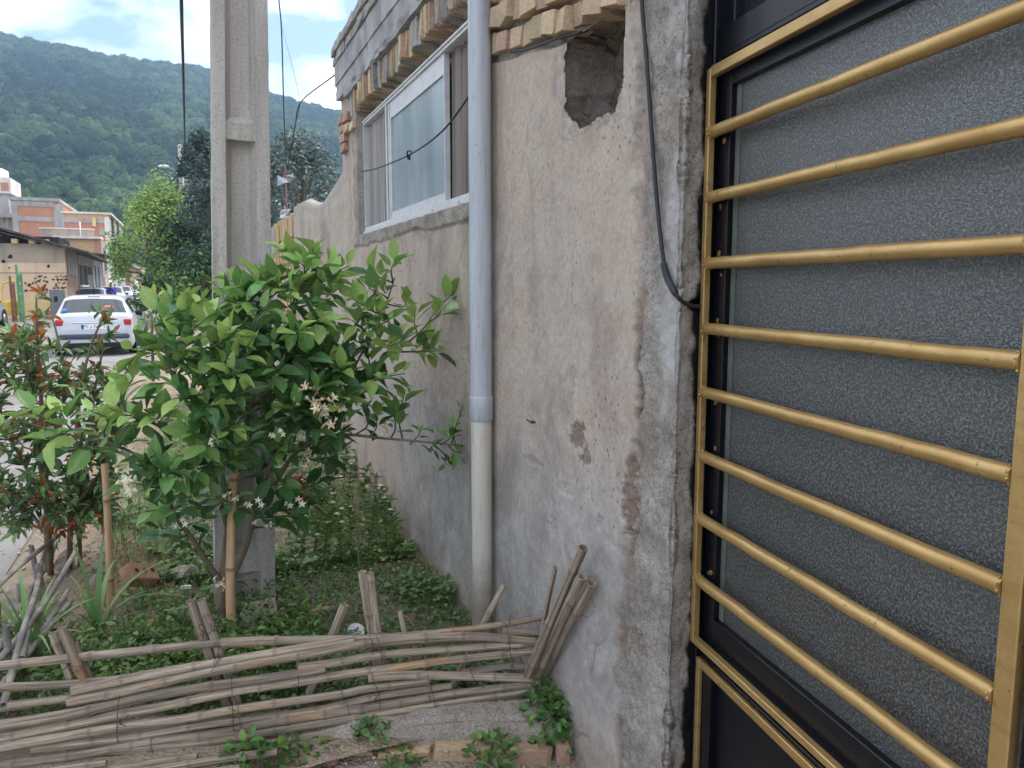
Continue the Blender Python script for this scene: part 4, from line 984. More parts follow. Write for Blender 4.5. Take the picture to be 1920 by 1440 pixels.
for (px, py, dy) in [(588, 463, 0), (531, 470, .08), (560, 492, -.05), (655, 498, .05), (640, 515, -.1), (743, 487, 0), (700, 510, .05), (853, 546, 0), (830, 578, -.05), (826, 658, 0), (806, 640, -.03),
        (765, 560, -.05), (730, 600, -.15), (700, 700, -.28), (640, 690, -.28), (600, 600, -.2), (545, 560, -.1), (500, 505, .08), (448, 545, .08), (407, 538, .15), (352, 562, .08), (318, 590, 0),
        (292, 640, -.1), (245, 655, -.1), (215, 700, -.12), (205, 765, -.14), (196, 805, -.1), (250, 905, -.2), (300, 872, -.28), (335, 955, -.2), (305, 990, -.1), (372, 880, -.3), (462, 735, -.36), (470, 660, -.33),
        (520, 640, -.3), (575, 665, -.25), (650, 790, -.15), (645, 850, -.05), (600, 940, .0), (560, 965, -.1), (485, 945, -.2), (415, 935, -.2), (420, 640, -.22), (380, 700, -.3), (330, 740, -.3), (280, 720, -.2),
        (620, 560, -.1), (680, 560, 0), (610, 640, .2), (540, 610, .25), (440, 600, .2), (380, 620, .15), (760, 700, .02), (735, 760, .05), (760, 730, -.05), (700, 760, 0), (520, 830, -.25), (440, 800, -.38), (400, 760, -.36), (350, 810, -.32),
        (300, 780, -.25), (255, 820, -.22), (560, 760, -.3), (600, 720, -.3), (500, 700, .25), (600, 680, .28), (660, 640, .2), (350, 680, .15), (300, 830, .05), (400, 900, .15), (480, 880, .2), (340, 620, -.15), (460, 560, -.1), (520, 520, -.08), (585, 540, .1), (780, 590, .05), (690, 540, -.1), (630, 890, .1), (540, 905, -.2), (270, 960, -.12), (385, 975, -.15), (240, 745, .05), (660, 720, .15), (580, 480, .06), (548, 510, .12), (612, 500, 0), (485, 530, -.12), (420, 560, -.05),
        (330, 565, .1), (300, 575, .05), (385, 560, -.1), (430, 525, .1), (470, 510, 0), (250, 780, -.2), (225, 840, -.2), (275, 860, -.25), (350, 590, -.1), (620, 530, -.1), (660, 560, -.12), (710, 590, -.1), (750, 640, -.08), (540, 540, -.15), (500, 580, -.2), (440, 620, -.3), (395, 590, -.2), (360, 640, -.25), (310, 690, -.22), (255, 700, -.05), (445, 690, -.38), (520, 690, -.36), (560, 620, -.3), (480, 620, -.28), (660, 600, -.18), (735, 640, -.15), (640, 740, -.32), (590, 800, -.28), (470, 830, -.36), (390, 830, -.38), (320, 880, -.34), (360, 930, -.25), (440, 860, -.34)]:
    shoot(cp(px, py, dy), n=11)
for k in range(85):                                   # inner shoots
    a = u(0, 6.28); r = u(.15, .6) ; shoot(cp(500 + 235 * r * 1.5 * math.cos(a), 720 + 150 * r * 1.5 * math.sin(a), u(-.32, .32)), n=7, young=.15, size=.108)
# the long right hand branch and the long left one carry loose leaves
for (px, py) in ((868, 762), (848, 800), (876, 815), (812, 845), (835, 870), (790, 800), (862, 850)): shoot(cp(px, py, -.12), cp(px - 22, 834, -.1), n=4, size=.072, young=.15)
for (px, py) in ((10, 785), (60, 770), (110, 760), (150, 790), (90, 830), (170, 770), (130, 850)): shoot(cp(px, py, -.2), cp(px + 25, 808, -.18), n=4, size=.10)
for (px, py) in ((275, 1000), (330, 1020), (570, 975)): shoot(cp(px, py, -.08), None, n=3, size=.09, young=.3)
o = twigs.build('twigs', M['green_twig'], tree, True); o.matrix_parent_inverse = TM; o['kind'] = 'stuff'
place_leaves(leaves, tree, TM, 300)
# blossom
def blossom_mesh(n, mats):
    V = []; Q = []; MI = []; b = 0
    for f in range(n):
        c = rv(.016); ax = (rv(1) + Vector((0, -1.2, .4))).normalized(); full = random.random() < .62
        for k in range(5):
            T, q = LT['lance'][k % 6]; a = 2 * math.pi * k / 5; x = ax.cross(Vector((.3, .2, 1))).normalized(); y = ax.cross(x)
            d = (x * math.cos(a) + y * math.sin(a)) * (1 if full else .35) + ax * (.35 if full else 1)
            A = np.array(frame(d, ax)) * np.array([.0065, .0155, .010]); V.append(T @ A.T + np.array(c)); Q.append(q + b); b += len(T); MI += [0 if random.random() < .75 else 1] * len(q)
    me = np_mesh('blossom', np.concatenate(V), np.concatenate(Q), [M[m] for m in mats], True); me.polygons.foreach_set('material_index', MI); return me
bl = [blossom_mesh(n, mm) for n, mm in ((7, ('petal', 'petal_old')), (5, ('petal', 'petal')), (9, ('petal_old', 'petal')))]
for (px, py, dy, k, s) in ((585, 745, -.28, 2, 1.1), (605, 770, -.29, 2, 1.1), (622, 788, -.28, 2, 1.0), (395, 830, -.36, 1, .8), (228, 893, -.25, 0, 1.15), (248, 908, -.26, 0, 1.1), (575, 868, -.12, 2, .9), (440, 935, -.2, 1, .7), (468, 945, -.2, 1, .7), (500, 985, -.1, 1, .8), (412, 1092, -.05, 0, .8), (545, 945, -.12, 1, .8), (725, 805, -.1, 2, .6), (330, 985, -.12, 1, .7), (512, 815, -.3, 1, .6), (290, 590, 0, 1, .5), (725, 545, -.05, 1, .45)):
    s *= 1.55; dy -= .06
    o = link('blossom', bl[k], tree, cp(px, py, dy) - TB, (u(-.4, .4), u(-.4, .4), u(0, 6)), (s, s, s))

# ------------------------------------------------------------------ red tipped shrub
SB = on_z(135, 1085, .02); shrub = empty('red_tipped_shrub', SB); tag(shrub, 'leafy shrub with coppery red young leaves beside the street, left of the citrus tree', 'shrub')
SM = Matrix.Translation(-SB)
def cs(px, py, dy=0.0): return on_y(px, py, 4.45 + dy)
snodes = []; stw = MB(); sle = []
for k, (pts, r0, r1) in enumerate([
  ([on_z(95, 1075, .0), cs(88, 960), cs(70, 830), cs(55, 720), cs(40, 640)], .017, .005), ([on_z(90, 1070, .0), cs(86, 900, .05), cs(78, 760, .06), cs(70, 640, .05), cs(68, 560, .05)], .016, .004),
  ([on_z(130, 1070), cs(133, 960), cs(140, 850), cs(150, 740), cs(170, 650), cs(196, 590)], .015, .004), ([on_z(150, 1065), cs(150, 950, .1), cs(165, 840, .1), cs(180, 720, .1), cs(195, 650, .1)], .012, .004),
  ([cs(88, 960), cs(50, 880), cs(15, 820), cs(-30, 760)], .009, .004), ([cs(86, 900), cs(110, 800), cs(120, 700), cs(105, 620), cs(95, 590)], .009, .003), ([cs(80, 990), cs(40, 940), cs(0, 900), cs(-50, 880)], .009, .004), ([cs(133, 960), cs(190, 880), cs(215, 800), cs(225, 720)], .008, .003)]):
    sp_ = spline(pts, 7); n = len(sp_); o = MB().tube(sp_, [r0 + (r1 - r0) * i / (n - 1) for i in range(n)], 8).build('stem', M['bark'], shrub, True); o.matrix_parent_inverse = SM
    snodes += [p for i, p in enumerate(sp_) if i > n * .25]
def sshoot(tip, redp, n=10, size=.066):
    c = [(p, (p - tip).length + max(0, p.z - tip.z + .02) * 2) for p in snodes if (p - tip).length > .06]; s_ = min(c, key=lambda a: a[1])[0]
    mid = (s_ + tip) / 2 + rv(.015); pts = spline([s_, mid, tip], 5); stw.tube(pts, [.003 * (1 - .6 * i / (len(pts) - 1)) for i in range(len(pts))], 5); ang = u(0, 6)
    for i in range(n):
        t = .2 + .8 * i / n; f = t * (len(pts) - 1); j = min(int(f), len(pts) - 2); p = pts[j].lerp(pts[j + 1], f - j); tg = (pts[j + 1] - pts[j]).normalized()
        ang += 2.5; a = tg.cross(Vector((.2, .1, 1))).normalized(); b = tg.cross(a); out = a * math.cos(ang) + b * math.sin(ang)
        d = out * u(.6, 1) + tg * u(.5, 1.1) + Vector((0, 0, u(-.2, .2))); red = redp > 0 and t > .55 and random.random() < redp
        sle.append((p, d, Vector((0, 0, 1)) + rv(.4), size * u(.75, 1.25), size * u(.30, .42), 'lance', 'red_leaf' if red else ('shrub_green' if random.random() < .55 else 'shrub_dark')))
for (px, py, red) in [(72, 545, 1), (62, 590, .9), (95, 590, .9), (78, 610, .8), (20, 640, .8), (35, 620, .6), (100, 640, .6), (130, 690, .7), (120, 720, .5), (205, 595, .5), (190, 640, .3), (215, 620, .2), (165, 690, .3), (-10, 690, .6), (10, 720, .3), (48, 700, .2), (75, 720, .7),
    (195, 575, .6), (55, 640, .2), (85, 660, .1), (30, 680, .3), (110, 680, .3), (150, 660, .2), (235, 690, .1), (0, 760, .3), (-30, 740, .5), (140, 760, .1), (170, 740, .1), (210, 700, .1), (62, 760, 0), (20, 800, .2), (100, 780, 0), (-20, 830, .2), (-40, 900, .2), (30, 860, .1), (70, 830, 0), (120, 830, 0), (170, 820, 0), (200, 760, .1), (230, 800, 0), (10, 930, .3), (40, 900, .1), (-30, 960, .1), (110, 880, 0), (160, 900, 0), (200, 860, 0), (225, 880, 0), (60, 960, .1), (120, 960, .1), (170, 960, 0), (30, 1000, .1), (100, 1020, .1), (150, 1030, 0)]:
    sshoot(cs(px, py, u(-.22, .25)), red)
for k in range(250):
    qx = u(-60, 230); sshoot(cs(qx, u(610 if qx < 75 else 690, 1010), u(-.25, .35)), .3 if random.random() < .5 else 0, 9)
o = stw.build('twigs', M['bark'], shrub, True); o.matrix_parent_inverse = SM; o['kind'] = 'stuff'
place_leaves(sle, shrub, SM, 300)

# ------------------------------------------------------------------ sapling beyond the shrub
pB = on_y(287, 715, 6.6); sap = empty('sapling', pB); tag(sap, 'thin sapling with drooping yellow green leaves near the white car', 'sapling'); PM_ = Matrix.Translation(-pB)
pp = [pB, on_y(286, 660, 6.6), on_y(285, 600, 6.6), on_y(283, 560, 6.6)]
o = MB().tube(spline(pp, 6), [.012] * 6 + [.009] * 6 + [.006] * 7, 7).build('stem', M['bark'], sap, True); o.matrix_parent_inverse = PM_
l2 = []
for k in range(46):
    p = on_y(u(258, 318), u(552, 625), 6.6 + u(-.12, .12)); d = (p - on_y(285, 585, 6.6)).normalized() + Vector((0, 0, -.45)); l2.append((p, d, Vector((0, 0, 1)) + rv(.3), u(.10, .17), u(.025, .04), 'lance', 'yellow_green' if p.z > on_y(285, 575, 6.6).z or k % 4 == 0 else 'shrub_green'))
place_leaves(l2, sap, PM_, 60)

# ------------------------------------------------------------------ weeds in the planter
def scatter(name, N, xr, yr, dens, size, kinds, mats, label, cat, hgt=.03, up=.6, seed=1, flat=0.5, thing=False):
    rs = np.random.default_rng(seed); AV = []; AQ = []; MI = []; b = 0; cnt = 0; tr = 0
    while cnt < N and tr < N * 8:
        tr += 1; x, y = rs.uniform(*xr), rs.uniform(*yr)
        y = yr[0] + (yr[1] - yr[0]) * ((y - yr[0]) / (yr[1] - yr[0])) ** 1.6
        if rs.random() > dens(x, y): continue
        cnt += 1; z = soil_z(x, y); a = rs.uniform(0, 6.28); h = hgt * rs.uniform(.1, 1)
        d = Vector((math.cos(a), math.sin(a), rs.uniform(-.2, up))); nr = Vector((rs.normal(0, flat), rs.normal(0, flat), 1)); s = size * rs.uniform(.6, 1.3)
        V, Q = LT[kinds][rs.integers(6)]
        keep = [0, 1, 2, 6, 7, 8, 12, 13, 14, 18, 19, 20, 21, 22, 23]
        A = np.array(frame(d, nr)) * np.array([s * .75 if kinds == 'round' else s * .4, s, s])
        P = V @ A.T + np.array((x, y, z + h)); AV.append(P); AQ.append(Q + b); b += len(P); MI += [int(rs.integers(len(mats)))] * len(Q)
    me = np_mesh(name, np.concatenate(AV), np.concatenate(AQ), [M[m] for m in mats], True); me.polygons.foreach_set('material_index', MI)
    o = link(name, me); tag(o, label, cat, kind='stuff'); return o
def d_cover(x, y):
    if y < 2.80 + (.3 - x) * .17: return 0.0
    f = float(fbm(np.array(x * 2.3), np.array(y * 1.7), 3, 77)); v = max(0, min(1, (f - .43) / .12))
    if y < 3.1 and x < .1: v *= .5
    if x > .35 and y < 4.3: v = max(v, .95 if x + (y - 3.0) * .25 > .55 else .5)
    if x < -.0 and 4.1 < y < 5.3: v *= .12
    if x < -.7: v *= .3
    return v
scatter('ground_cover', 15000, (-.85, 1.15), (2.62, 9.0), d_cover, .0205, 'round', ['weed', 'weed_dark', 'weed_dark'], 'low dark green weeds carpeting the planter soil by the wall', 'weeds', .05, .5, 3)
scatter('ground_weeds', 4200, (-.75, .45), (2.62, 3.9), lambda x, y: 0 if y < 2.84 + (.3 - x) * .17 else (.9 if y < 3.6 else .4), .034, 'lance', ['weed', 'weed_dark', 'weed'], 'tangled green weeds behind the cane fence', 'weeds', .16, .9, 5, .9)
def blades(name, N, xr, yr, L_, wid, mats, label, seed, dens=lambda x, y: 1):
    rs = np.random.default_rng(seed); V = []; Q = []; MI = []
    for _ in range(N):
        x, y = rs.uniform(*xr), rs.uniform(*yr)
        if rs.random() > dens(x, y): continue
        z = soil_z(x, y) - .01; a = rs.uniform(0, 6.28); ln = L_ * rs.uniform(.4, 1.2); bend = rs.uniform(.1, .6); w = wid * rs.uniform(.6, 1.2); b = len(V)
        px_, py_ = -math.sin(a), math.cos(a)
        for k in range(4):
            t = k / 3; ww = w * (1 - t * .95); cx, cy, cz = x + math.cos(a) * bend * ln * t * t, y + math.sin(a) * bend * ln * t * t, z + ln * t * (1 - .3 * bend * t)
            V += [(cx - px_ * ww, cy - py_ * ww, cz), (cx + px_ * ww, cy + py_ * ww, cz)]
        for k in range(3): Q.append((b + 2 * k, b + 2 * k + 1, b + 2 * k + 3, b + 2 * k + 2)); MI.append(int(rs.integers(len(mats))))
    me = np_mesh(name, V, Q, [M[m] for m in mats], True); me.polygons.foreach_set('material_index', MI); o = link(name, me); tag(o, label, 'grass', kind='stuff'); return o
blades('grass', 2200, (-.75, .5), (2.7, 3.7), .16, .003, ['grass_blade', 'weed'], 'thin grass growing behind the cane fence', 8, lambda x, y: 0 if y < 2.85 + (.3 - x) * .17 else (1 if float(fbm(np.array(x * 3), np.array(y * 3), 3, 5)) > .45 else .15))
scatter('far_cover', 9000, (-.3, 1.15), (4.2, 10.5), lambda x, y: .95 if float(fbm(np.array(x * 2.1), np.array(y * 1.2), 3, 79)) > .40 else .12, .03, 'round', ['weed', 'weed', 'grass_blade', 'weed_dark'], 'bright low weeds running along the wall behind the pole', 'weeds', .07, .7, 13)
blades('grass_far', 6500, (-.5, 1.13), (3.8, 10.5), .15, .004, ['grass_blade', 'weed', 'weed'], 'rough grass towards the far end of the planter', 9, lambda x, y: 1 if float(fbm(np.array(x * 2), np.array(y * 1.5), 3, 6)) > .46 else .2)

# tall feathery herbs with small white flower heads along the wall
def herb(seed):
    rs = random.Random(seed); root = empty('chamomile_plant'); H_ = rs.uniform(.20, .34); lean = Vector((rs.uniform(-.08, .08), rs.uniform(-.08, .08), 0)); mb = MB(); pts = [Vector((0, 0, -.02)), Vector((0, 0, H_ * .5)) + lean * .4, Vector((0, 0, H_)) + lean]
    sp_ = spline(pts, 5); mb.tube(sp_, [.0035 - .002 * i / (len(sp_) - 1) for i in range(len(sp_))], 5); mb.build('stem', M['green_twig'], root, True)
    V = []; Q = []; b = 0; tops = [sp_[-1]]
    for k in range(70):
        t = rs.uniform(.12, 1); f = t * (len(sp_) - 1); j = min(int(f), len(sp_) - 2); p = sp_[j].lerp(sp_[j + 1], f - j); a = rs.uniform(0, 6.28); d = Vector((math.cos(a), math.sin(a), rs.uniform(.2, 1.0)))
        T, q = LT['lance'][rs.randrange(6)]; ln = rs.uniform(.03, .075); A = np.array(frame(d, Vector((0, 0, 1)))) * np.array([.0045, ln * .8, ln * .8]); V.append(T @ A.T + np.array(p)); Q.append(q + b); b += len(T)
        if t > .6 and len(tops) < 5 and rs.random() < .2: tops.append(p + d.normalized() * .07)
    o = link('foliage', np_mesh('foliage', np.concatenate(V), np.concatenate(Q), M['grass_blade' if seed % 4 else 'weed'], True), root); o['kind'] = 'stuff'
    if seed % 2 == 0:
        for p in tops[:2]:
            fm = MB(); fm.lathe([(.001, -.003), (.013, 0), (.016, .004), (.005, .008)], 9, p); fm.build('flower_head', M['petal'], root, True)
    return root
protos = [herb(s) for s in range(4)]
hs = [(560, 1010), (585, 1000), (610, 1040), (640, 1010), (655, 1035), (668, 985), (690, 1030), (702, 1000), (725, 1040), (740, 1045), (600, 960), (630, 965), (652, 945), (672, 1060), (585, 1050), (548, 985), (700, 965), (680, 930), (625, 925), (645, 905), (596, 930), (665, 905), (575, 960), (738, 1010), (712, 985), (618, 1000), (640, 1060), (690, 1065), (605, 1075), (560, 1045)]
for i, (px, py) in enumerate(hs):
    p = on_z(px, py); o = protos[i] if i < 4 else copy_tree(protos[i % 4]); sc = u(.8, 1.2) if i >= 4 else 1
    p.z = soil_z(p.x, p.y); o.location = p; o.rotation_euler = (0, 0, u(0, 6)); o.scale = (sc, sc, sc)
    tag(o, 'feathery green herb with a thin stem growing among others beside the plaster wall', 'herb', 'feathery herbs along the wall')

# broad leaved grasses
def corn(name, pos, blades_, label, sc=1.25):
    blades_ = [(a, l * u(.85, 1.1), min(.95, b * 1.35), w * .62) for a, l, b, w in blades_] + [(a + u(.4, 1.2), l * u(.7, .95), b * u(.9, 1.4), w * .55) for a, l, b, w in blades_]
    r = empty(name, pos); tag(r, label, 'plant')
    for (a, ln, bend, w) in blades_:
        V = []; nseg = 9; dx, dy = math.cos(a), math.sin(a)
        for k in range(nseg + 1):
            t = k / nseg; ww = w * math.sin(math.pi * min(1, .12 + .88 * t) ** .8) if t < 1 else 0; rr_ = bend * ln * t ** 1.7; zz = ln * (t - .62 * bend * t ** 2.6)
            for sx in (-1, 0, 1): V.append((dx * rr_ - dy * sx * ww, dy * rr_ + dx * sx * ww, zz + abs(sx) * ww * .35))
        Q = [(i * 3 + k, i * 3 + k + 1, i * 3 + 4 + k, i * 3 + 3 + k) for i in range(nseg) for k in range(2)]
        o = link('blade', np_mesh('blade', V, Q, M['broad_grass'], True), r); o.scale = (sc, sc, sc)
corn('broad_leaf_grass', on_z(62, 1260, 0), [(3.4, .50, .55, .017), (2.7, .52, .4, .016), (1.9, .46, .25, .016), (.2, .40, .5, .014), (5.2, .38, .6, .015), (4.2, .42, .7, .016), (2.2, .34, .7, .013), (1.2, .36, .35, .012), (3.0, .56, .75, .016)], 'broad bladed green grass in the bottom left, behind the cane fence')
corn('broad_leaf_grass', on_z(185, 1215, 0), [(.3, .46, .5, .018), (1.3, .50, .2, .016), (5.8, .40, .65, .017), (3.3, .34, .6, .014), (2.3, .36, .3, .013)], 'arching broad leaved grass between the shrub and the citrus trunk')
corn('broad_leaf_grass', on_z(100, 1050, 0), [(2.4, .32, .4, .013), (1.2, .34, .3, .012), (4.0, .3, .5, .012), (.4, .28, .5, .012)], 'small clump of broad grass at the foot of the red tipped shrub', 1.0)

# mint-like bushes by the kerb
def bush(name, c, rad, n, nparts, label, size=.030, ax=(1, 1, 1)):
    r = empty(name, c); tag(r, label, 'plant'); ls = []; PMx = Matrix.Translation(-Vector(c)); st = MB()
    for k in range(max(4, n // 16)):
        e = Vector((random.gauss(0, .5) * rad[0], random.gauss(0, .5) * rad[1], u(.4, 1) * rad[2])); st.tube(spline([(0, 0, -.02), e * .5 + rv(.01), e], 4), .002, 5)
    st.build('stems', M['green_twig'], r, True)
    for k in range(n):
        d = rv(1).normalized(); d.z = abs(d.z) * .9 + .05; p = Vector(c) + Vector((d.x * rad[0], d.y * rad[1], d.z * rad[2])) * u(.45, 1.05)
        if p.x > D - .015: p.x = D - .015 - u(0, .03)
        ls.append((p, Vector((d.x, d.y, u(-.3, .5))) + rv(.3), d + Vector((0, 0, .8)) + rv(.3), size * u(.7, 1.3), size * u(.5, .7), 'round', random.choice(['weed', 'weed_dark', 'weed_dark'])))
    place_leaves(ls, r, PMx, nparts)
bush('leafy_weed', on_z(1052, 1350, 0) + Vector((-.015, .05, -.06)), (.115, .17, .19), 330, 200, 'dense dark green leafy weed in the corner between the kerb and the wall', .034)
bush('leafy_weed', on_z(925, 1425, -.06), (.085, .08, .10), 95, 90, 'small leafy weed growing over the bricks at the bottom edge', .03)
bush('leafy_weed', on_z(748, 1440, -.08), (.07, .06, .08), 60, 55, 'little leafy weed in front of the kerb, left of the small weed on the bricks', .028)
bush('leafy_weed', on_z(560, 1430, -.06), (.13, .08, .09), 90, 80, 'sprawling low weed at the bottom, where the kerb disappears', .032)
bush('leafy_weed', on_z(700, 1378, .0), (.06, .05, .06), 45, 40, 'weed sprig poking out under the lowest canes above the kerb', .028)
bush('leafy_weed', on_z(480, 1440, -.03), (.12, .07, .12), 90, 60, 'narrow leafy weed below the canes at the bottom left of centre', .04)
bush('leafy_weed', on_z(790, 1120, 0), (.16, .22, .12), 230, 100, 'dark leafy weed against the wall just behind the drainpipe', .036)
bush('leafy_weed', on_z(240, 1250, 0), (.22, .16, .22), 220, 120, 'spreading leafy weed behind the left stakes of the cane fence', .034)
bush('leafy_weed', on_z(340, 1225, 0), (.16, .12, .20), 170, 100, 'bushy weed left of the citrus trunk, behind the cane fence', .034)
bush('leafy_weed', on_z(250, 985, 0), (.22, .3, .16), 160, 80, 'weeds beside the rubble behind the citrus tree', .045)
# ================================================================== small things lying about
simple('terracotta', srgb(140, 64, 44), srgb(168, 84, 58), 8, .75, .3, 40, .003, .2)
simple('rubble', srgb(150, 138, 124), srgb(184, 174, 160), 9, .95, .8, 45, .01, .1)
simple('clay_rubble', srgb(150, 116, 92), srgb(180, 142, 114), 9, .95, .7, 45, .008, .1)
simple('white_plastic', srgb(214, 212, 206), srgb(228, 226, 222), 9, .4, .0)
simple('raw_wood', srgb(166, 128, 84), srgb(192, 156, 110), 9, .8, .4, 60, .003, .1)
jp = on_z(561, 958); jp.z = soil_z(jp.x, jp.y)
jug = empty('clay_jug', jp); tag(jug, 'red clay jug standing in the weeds behind the citrus tree', 'jug')
o = MB().lathe([(.035, 0), (.058, .02), (.075, .065), (.078, .10), (.066, .14), (.042, .175), (.030, .20), (.030, .235), (.040, .262), (.034, .262), (.026, .235)], 24).build('jug_body', M['terracotta'], jug, True)
o = MB().tube(spline([(.035, 0, .245), (.085, 0, .235), (.095, 0, .18), (.070, 0, .135)], 6), .009, 8).build('handle', M['terracotta'], jug, True)
def holed_brick(name, px, py, z, dims, rot, mat, label, holes):
    p = on_z(px, py, z); r = empty(name, p); r.rotation_euler = rot; tag(r, label, 'brick'); a, b, c = dims
    mb = MB().box((0, 0, 0), dims, None, .006, .004); o = mb.build('brick_body', M[mat], r)
    for (hx, hy) in holes:                              # core holes: short dark plugs, their inner shade put into the colour
        hb = MB(); hb.tube([(hx * a, hy * b, c / 2 + .0045), (hx * a, hy * b, c / 2 - .003)], min(a, b) * .11, 12)
        hb.build('core_hole', M['holemat'], r)
M['holemat'] = NT('hole_shade').pbr(srgb(70, 56, 46), .95, None, 0, .05)  # dark colour stands for the shade inside the holes
holed_brick('hollow_brick', 262, 1078, .12, (.17, .10, .07), (R(46), R(20), R(44)), 'clay_rubble', 'broken hollow clay brick on top of the soil heap left of the citrus trunk', [(-.3, 0), (0, 0), (.3, .05)])
holed_brick('hollow_brick', 490, 1152, .05, (.15, .11, .07), (R(55), R(-8), R(-12)), 'rubble', 'pale chunk of hollow brick with round holes at the foot of the pole', [(-.22, .2), (.2, .22), (-.05, -.22), (.3, -.2)])
def chunk(name, px, py, z, s, label, mat='rubble', cat='stone', sq=(1, 1, .6), rz=None, seed=0):
    rs = random.Random(seed + int(px)); bm = bmesh.new(); vs_ = []
    for k in range(22):
        d = Vector((rs.gauss(0, 1), rs.gauss(0, 1), rs.gauss(0, 1))).normalized(); vs_.append(bm.verts.new((d.x * s * sq[0] * rs.uniform(.75, 1), d.y * s * sq[1] * rs.uniform(.75, 1), d.z * s * sq[2] * rs.uniform(.75, 1))))
    bmesh.ops.convex_hull(bm, input=vs_); loose = [v for v in bm.verts if not v.link_faces]; bmesh.ops.delete(bm, geom=loose, context='VERTS')
    bmesh.ops.subdivide_edges(bm, edges=bm.edges[:], cuts=1, use_grid_fill=True)
    for v in bm.verts: v.co += Vector((rs.gauss(0, 1), rs.gauss(0, 1), rs.gauss(0, 1))) * s * .035
    me = bpy.data.meshes.new(name); bm.to_mesh(me); bm.free(); me.materials.append(M[mat]); p = on_z(px, py, z)
    o = link(name, me, None, p, (rs.uniform(-.2, .2), rs.uniform(-.2, .2), rs.uniform(0, 6))); tag(o, label, cat); return o
chunk('concrete_lump', 345, 1072, .07, .085, 'flat grey concrete lump on the soil heap behind the citrus trunk', sq=(1.1, 1, .55))
chunk('concrete_lump', 330, 1145, .03, .075, 'rough pale concrete lump behind the twin stakes left of the trunk', sq=(1.2, .8, .5))
chunk('stone', 248, 1165, .03, .035, 'small orange brick bit below the soil heap', 'clay_rubble'); chunk('stone', 280, 1170, .02, .045, 'orange brick piece beside the small brick bit below the soil heap', 'clay_rubble', sq=(1.2, 1, .5))
chunk('stone', 120, 1055, .05, .07, 'grey white stone between the stems of the red tipped shrub', sq=(.8, 1, 1.1)); chunk('stone', 182, 1070, .06, .06, 'long pale stone right of the red tipped shrub', sq=(1.4, .7, .6))
chunk('stone', 178, 1095, .03, .05, 'white stone below the long pale stone by the shrub', sq=(.7, .7, 1.2)); chunk('stone', 68, 1098, .03, .04, 'round grey stone at the left foot of the shrub'); chunk('stone', 35, 1140, .02, .05, 'dark grey stone among the broad grass', 'cement')
chunk('stone', 60, 1380, -.02, .06, 'pale stone seen through the canes at the bottom left'); chunk('stone', 100, 1300, 0, .05, 'white stone behind the left stakes of the cane fence'); chunk('stone', 620, 1425, -.05, .04, 'tan stone beside the weeds under the canes', 'clay_rubble'); chunk('stone', 30, 1370, -.03, .07, 'whitish stone at the far left under the canes')
chunk('stone', 365, 1010, .05, .10, 'pale flat stone in the grass left of the pole', sq=(1.2, .8, .4)); chunk('stone', 230, 1040, .05, .05, 'small stone beside the hollow clay brick')
p = on_z(348, 1101, .06); o = MB().box((0, 0, 0), (.055, .012, .018), None, .002).build('plastic_scrap', M['white_plastic'], None, False, False, p, (0, 0, -.2)); tag(o, 'white plastic scrap on the soil heap', 'litter')
p = on_z(601, 1144, .02); o = MB().box((0, 0, 0), (.085, .03, .016), None, .002, .002).build('wood_offcut', M['raw_wood'], None, False, False, p, (.1, 0, .1)); tag(o, 'small light wood offcut lying on the weeds right of the pole', 'wood')
p = on_z(667, 1185, .03); o = MB().lathe([(.02, 0), (.028, .004), (.036, .012), (.038, .013), (.030, .006), (.015, .003)], 20).build('jar_lid', M['white_plastic'], None, True, False, p, (.5, .1, 0)); tag(o, 'small white lid lying on the weeds behind the top cane', 'lid')
# stones and clods on the soil heap
rs = np.random.default_rng(5); V = []; Q = []; b = 0
base = [np.array([(math.cos(a) * math.cos(e), math.sin(a) * math.cos(e), math.sin(e)) for e in (-1.2, -.4, .5, 1.2) for a in np.arange(0, 6.2, 1.2566)])]
for k in range(900):
    near = k < 500
    x, y = (rs.normal(-.26, .26), rs.normal(4.6, .4)) if near else (rs.uniform(-.95, 1.1), rs.uniform(2.5, 7.5)); s = rs.uniform(.006, .022) if near else rs.uniform(.003, .014)
    T = base[0] * np.array([s * rs.uniform(.7, 1.4), s, s * .7]) * (1 + rs.uniform(-.25, .25, (20, 1))) ; V.append(T + np.array((x, y, soil_z(x, y))))
    for r_ in range(3):
        for c in range(5): Q.append((b + r_ * 5 + c, b + r_ * 5 + (c + 1) % 5, b + (r_ + 1) * 5 + (c + 1) % 5, b + (r_ + 1) * 5 + c))
    Q.append((b + 15, b + 16, b + 17, b + 18)); b += 20
o = link('soil_clods', np_mesh('soil_clods', np.concatenate(V), Q, M['clay_rubble'], False)); tag(o, 'crumbs of soil and pebbles scattered over the planter', 'pebbles', kind='stuff')
rs = np.random.default_rng(6); V = []; Q = []; b = 0
for k in range(700):
    x, y = rs.uniform(-1.6, 1.1), rs.uniform(1.6, 2.5); s = rs.uniform(.002, .009)
    if x < -.8: y = rs.uniform(2, 7); s *= 1.6
    T = base[0] * np.array([s * 1.2, s, s * .7]) * (1 + rs.uniform(-.25, .25, (20, 1))); z0 = (rise(y) - .10 if y < 2.3 else -.04) + .01
    V.append(T + np.array((x, y, z0)))
    for r_ in range(3):
        for c in range(5): Q.append((b + r_ * 5 + c, b + r_ * 5 + (c + 1) % 5, b + (r_ + 1) * 5 + (c + 1) % 5, b + (r_ + 1) * 5 + c))
    Q.append((b + 15, b + 16, b + 17, b + 18)); b += 20
o = link('gravel', np_mesh('gravel', np.concatenate(V), Q, M['rubble'], False)); tag(o, 'gravel and grit at the edge of the street', 'gravel', kind='stuff')
